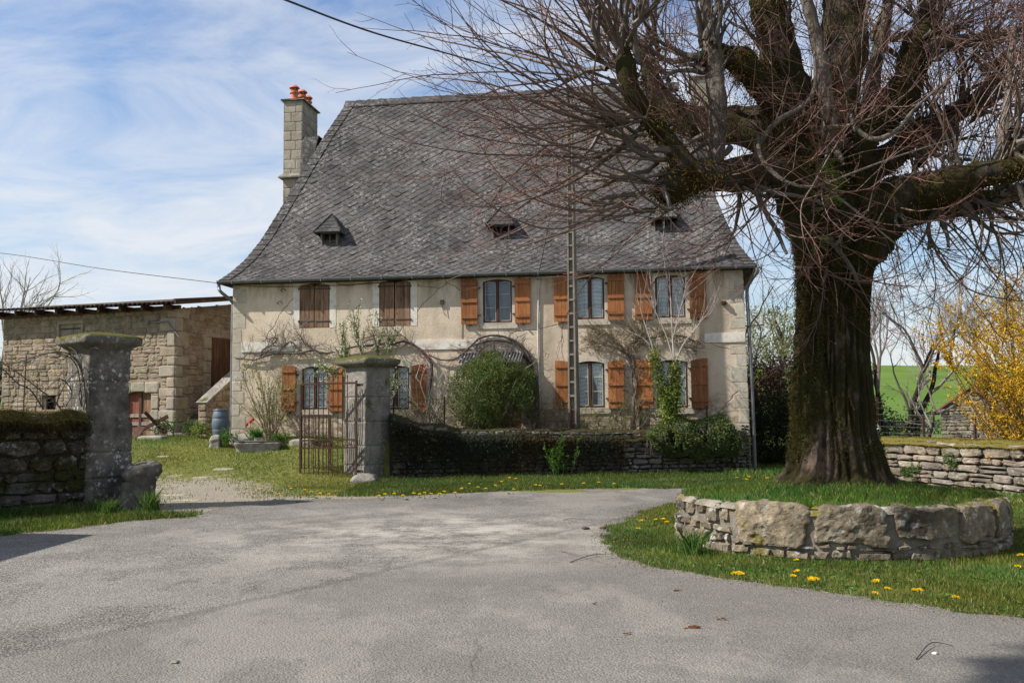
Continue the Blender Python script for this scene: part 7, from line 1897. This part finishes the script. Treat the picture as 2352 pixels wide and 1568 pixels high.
# litter on the road: pebbles, cones, bark, twigs
def pebble(px, py, r, mat, name, label, flat=.6, cat=None):
    q = PZ(px, py, .012); mb = rough_column([(-r * .2, r * .6), (r * flat * .5, r), (r * flat, r * .8), (r * flat * 1.3, r * .3)], 0, 0, r * .25, 30, n=4, seed=px); o = mb.build(name, mat, smooth=True); o.location = tuple(q); o.rotation_euler = (0, 0, px); tag(o, label, cat or name.replace('_', ' ')); return o
pebble(402, 1522, .022, M['trough_stone'], 'pebble', 'pale brown pebble alone on the near asphalt')
pebble(1345, 1215, .045, M['dark_wood'], 'pine_cone', 'left dark clod on the road by the grass tip', cat='clod'); pebble(1385, 1214, .04, M['dark_wood'], 'pine_cone', 'right dark clod on the road by the grass tip', cat='clod')
pebble(2148, 1501, .018, M['white_paint'], 'pebble', 'small white pebble below the forked twig on the asphalt')
def flake(px, py, l, rot, label, col):
    q = PZ(px, py, .018); mb = MB(); n = 14; x = rng.uniform(-l / 2, l / 2, n); mb.leaves(np.stack([x, rng.normal(0, l * .08, n), rng.uniform(0, .008, n)], -1), l * .35, .35, np.tile((1, 0, 0), (n, 1)), .3, np.array(col) * rng.uniform(.6, 1.4, (n, 1))); o = mb.build('bark_scrap', M['leaf']); o.location = tuple(q); o.rotation_euler = (0, 0, rot); tag(o, label, 'bark scrap')
flake(1593, 1440, .14, .1, 'largest reddish scrap of bark lying on the asphalt', (.25, .10, .05)); flake(1442, 1455, .07, .4, 'small brown scrap left of the large bark scrap', (.22, .11, .06)); flake(1366, 1385, .07, 1, 'small brown scrap on the asphalt nearer the wet patch', (.2, .1, .06)); flake(1660, 1421, .10, -.1, 'thin pale scrap of bark below the grass edge', (.3, .2, .12)); flake(1555, 1355, .08, .3, 'tiny brown scrap close to the grass edge', (.2, .13, .08))
def twig(pts, r, label, col=(.13, .09, .07)):
    P = [np.array(PZ(a, b, .02)) + (0, 0, c) for a, b, c in pts]; mb = MB(); mb.tubes(resample(P, 14)[None], np.linspace(r, r * .4, 14)[None], 5, np.array([col])); m = P[len(P) // 2]
    k = unit(P[-1] - P[0]); side = np.array((-k[1], k[0], 0)); mb.tubes(np.array([[m, m + k * .06 + side * .04, m + k * .13 + side * .05]]), .002, 4, np.array([col])); return tag(mb.build('fallen_twig', M['twig']), label, 'twig', 'fallen twigs on the road')
twig([(2105, 1512, 0), (2140, 1482, .02), (2190, 1482, .0)], .005, 'forked dark twig on the near asphalt, right side', (.05, .035, .03))
twig([(1295, 1193, 0), (1325, 1191, .02), (1360, 1192, 0)], .006, 'straight pale twig on the far road', (.3, .22, .13))
twig([(1310, 1290, 0), (1360, 1278, .02), (1420, 1270, 0)], .006, 'long thin twig beside the left tip of the verge')
twig([(1290, 1265, 0), (1330, 1278, .02), (1400, 1296, 0)], .005, 'crossing thin twig left of the verge grass')
# scattered grit and dry bits along road edges
mb = MB(); E = np.vstack([RIGHT_EDGE, LEFT_EDGE, FAR_EDGE]); i = rng.integers(0, len(E), 7000); C = np.c_[E[i] + rng.normal(0, .17, (7000, 2)), np.full(7000, .02)]
mb.leaves(C, rng.uniform(.006, .026, 7000), .5, None, 1, np.array((.26, .21, .15)) * rng.uniform(.4, 1.5, (7000, 1))); tag(mb.build('road_grit', M['leaf']), 'dry grit and leaf litter along the edges of the road', 'litter', kind='stuff')

# flat stones of the worn track
for k, (px, py, l) in enumerate(((395, 1132, .5), (352, 1120, .4), (462, 1108, .35), (515, 1103, .45), (430, 1145, .45), (375, 1098, .3))):
    q = at(px, py, 20); q = PZ(px, py, .03); q = np.array((q[0], q[1], gz_at(q[0], q[1]) - .03)); mb = rough_column([(-.05, l * .5), (.025, l * .48), (.045, l * .4), (.05, l * .1)], 0, 0, .03, 3, n=5, seed=60 + k, squash=(1.3, .6)); o = mb.build('paving_stone', M['barn_dressed'], smooth=True); o.location = tuple(q); tag(o, 'flat worn paving stone set in the gravel track by the gateway', 'paving stone', 'flat stones in the gateway track')

# wire fence of the field, small far shed
ff = thing('field_fence', 'wire stock fence with rusty posts just beyond the dry stone wall', 'fence', (0, 0, 0)); pa, pb2 = PY(2016, 1000, 25.5), PY(2352, 1000, 21.5); mb = MB(); za = .6
for k in range(7):
    z = .95 + k * .15; mb.tubes(np.array([[(pa[0], pa[1], z + .02), ((pa[0] + pb2[0]) / 2, (pa[1] + pb2[1]) / 2, z - .02), (pb2[0], pb2[1], z + .02)]]), .0035, 4)
for k in range(40): f = k / 39.; x, y = pa[0] + (pb2[0] - pa[0]) * f, pa[1] + (pb2[1] - pa[1]) * f; mb.tubes(np.array([[(x, y, .7), (x, y, 1.2), (x, y, 1.55)]]), .002, 3)
mb.build('mesh', M['zinc'], ff)
for f in (0, .35, .7, 1.0): mb = MB(); x, y = pa[0] + (pb2[0] - pa[0]) * f, pa[1] + (pb2[1] - pa[1]) * f; mb.bar((x, y, -.1), (x + .02, y, 2.0 if f == 0 else 1.5), .05); mb.build('post', M['rust'], ff)
rg = MB(); q = np.array((pa[0] - .08, pa[1] - .05, 1.35)); u, v = np.meshgrid(np.linspace(0, 1, 6), np.linspace(0, 1, 9)); rg.grid(np.stack([q[0] + .1 * u + .03 * np.sin(v * 6), q[1] + .02 * np.sin(u * 7 + v * 5), q[2] - .6 * v * (1 - .1 * u)], -1)); tag(rg.build('white_rag', M['white_cloth']), 'white rag tied to the rusty fence post by the trunk', 'rag')
SF = Fr(*PY(2163, 980, 44)[:2], -29); sx0, sz0 = 0, gz_at(*PY(2163, 980, 44)[:2]) - .3; ze1 = SF.pix(2163, 938)[1]; zp = SF.pix(2232, 893)[1]; sw = SF.pix(2232, 950)[0]
shed = thing('stone_shed', 'small ruined stone shed at the foot of the field, behind the yellow bush', 'shed', SF.w(0, 0, 0), SF.a)
mb = MB(); tz_ = lambda s: ze1 + (zp - ze1) * (1 - abs(s - sw) / sw); rc = course_rects(sw * 2, sz0, zp, (.12, .25), (.2, .6), top=tz_); stones(mb, rc, plane_map((0, 0, 0), (1, 0, 0), (0, -1, 0)), gap=.03, bulge=.06, rough=.02)
plate(mb, [(0, sz0), (0, ze1), (sw, zp), (2 * sw, ze1), (2 * sw, sz0)], [], .0, .3, (.6, .6, .6)); mb.box(0, .3, .3, 5, sz0, ze1); mb.box(2 * sw - .3, 2 * sw, .3, 5, sz0, ze1); mb.build('wall', M['dry_stone'], shed)
mb = MB()
for sg in (0, 1):
    a = (-.35, ze1 - .2) if sg == 0 else (2 * sw + .35, ze1 - .2)
    v = [(a[0], -.2, a[1]), (sw, -.2, zp + .12), (sw, 5, zp + .12), (a[0], 5, a[1])]; mb.add(v + [(x, y, z - .08) for x, y, z in v], [(0, 1, 2, 3), (4, 5, 6, 7), (0, 1, 5, 4), (0, 3, 7, 4), (2, 3, 7, 6), (1, 2, 6, 5)])
mb.build('roof', M['red_wood'], shed)

# things out of frame on the left that throw the shadows across the road
ob = thing('unseen_shadow_barn', 'stone outbuilding beside the road, outside the left edge of the photo', 'outbuilding', (-9.55, 8.9, 0))
mb = MB(); mb.box(-5, 0, 0, 4.3, -.2, 3.5); mb.build('wall', M['barn_stone'], ob); mb = MB(); mb.prism([(-5.3, 3.5), (-2.5, 4.8), (.2, 3.5)], -.1, 4.4); mb.build('roof', M['slate'], ob)

o = blob_tree('shadow_caster_tree', 'tall evergreen tree beside the road, outside the left edge of the photo', (-9.1, 2.05, 0), 15.2, (2.25, 2.25, .9), 14.0, 34000, .22, (.04, .07, .02), .13, seed=12, shell=.1, tm=.9)  # unseen tree, added only to throw a shadow on the near right corner

for o in bpy.data.objects:
    if o.parent is None and o.get('category') and not o.get('kind'): o['kind'] = 'thing'
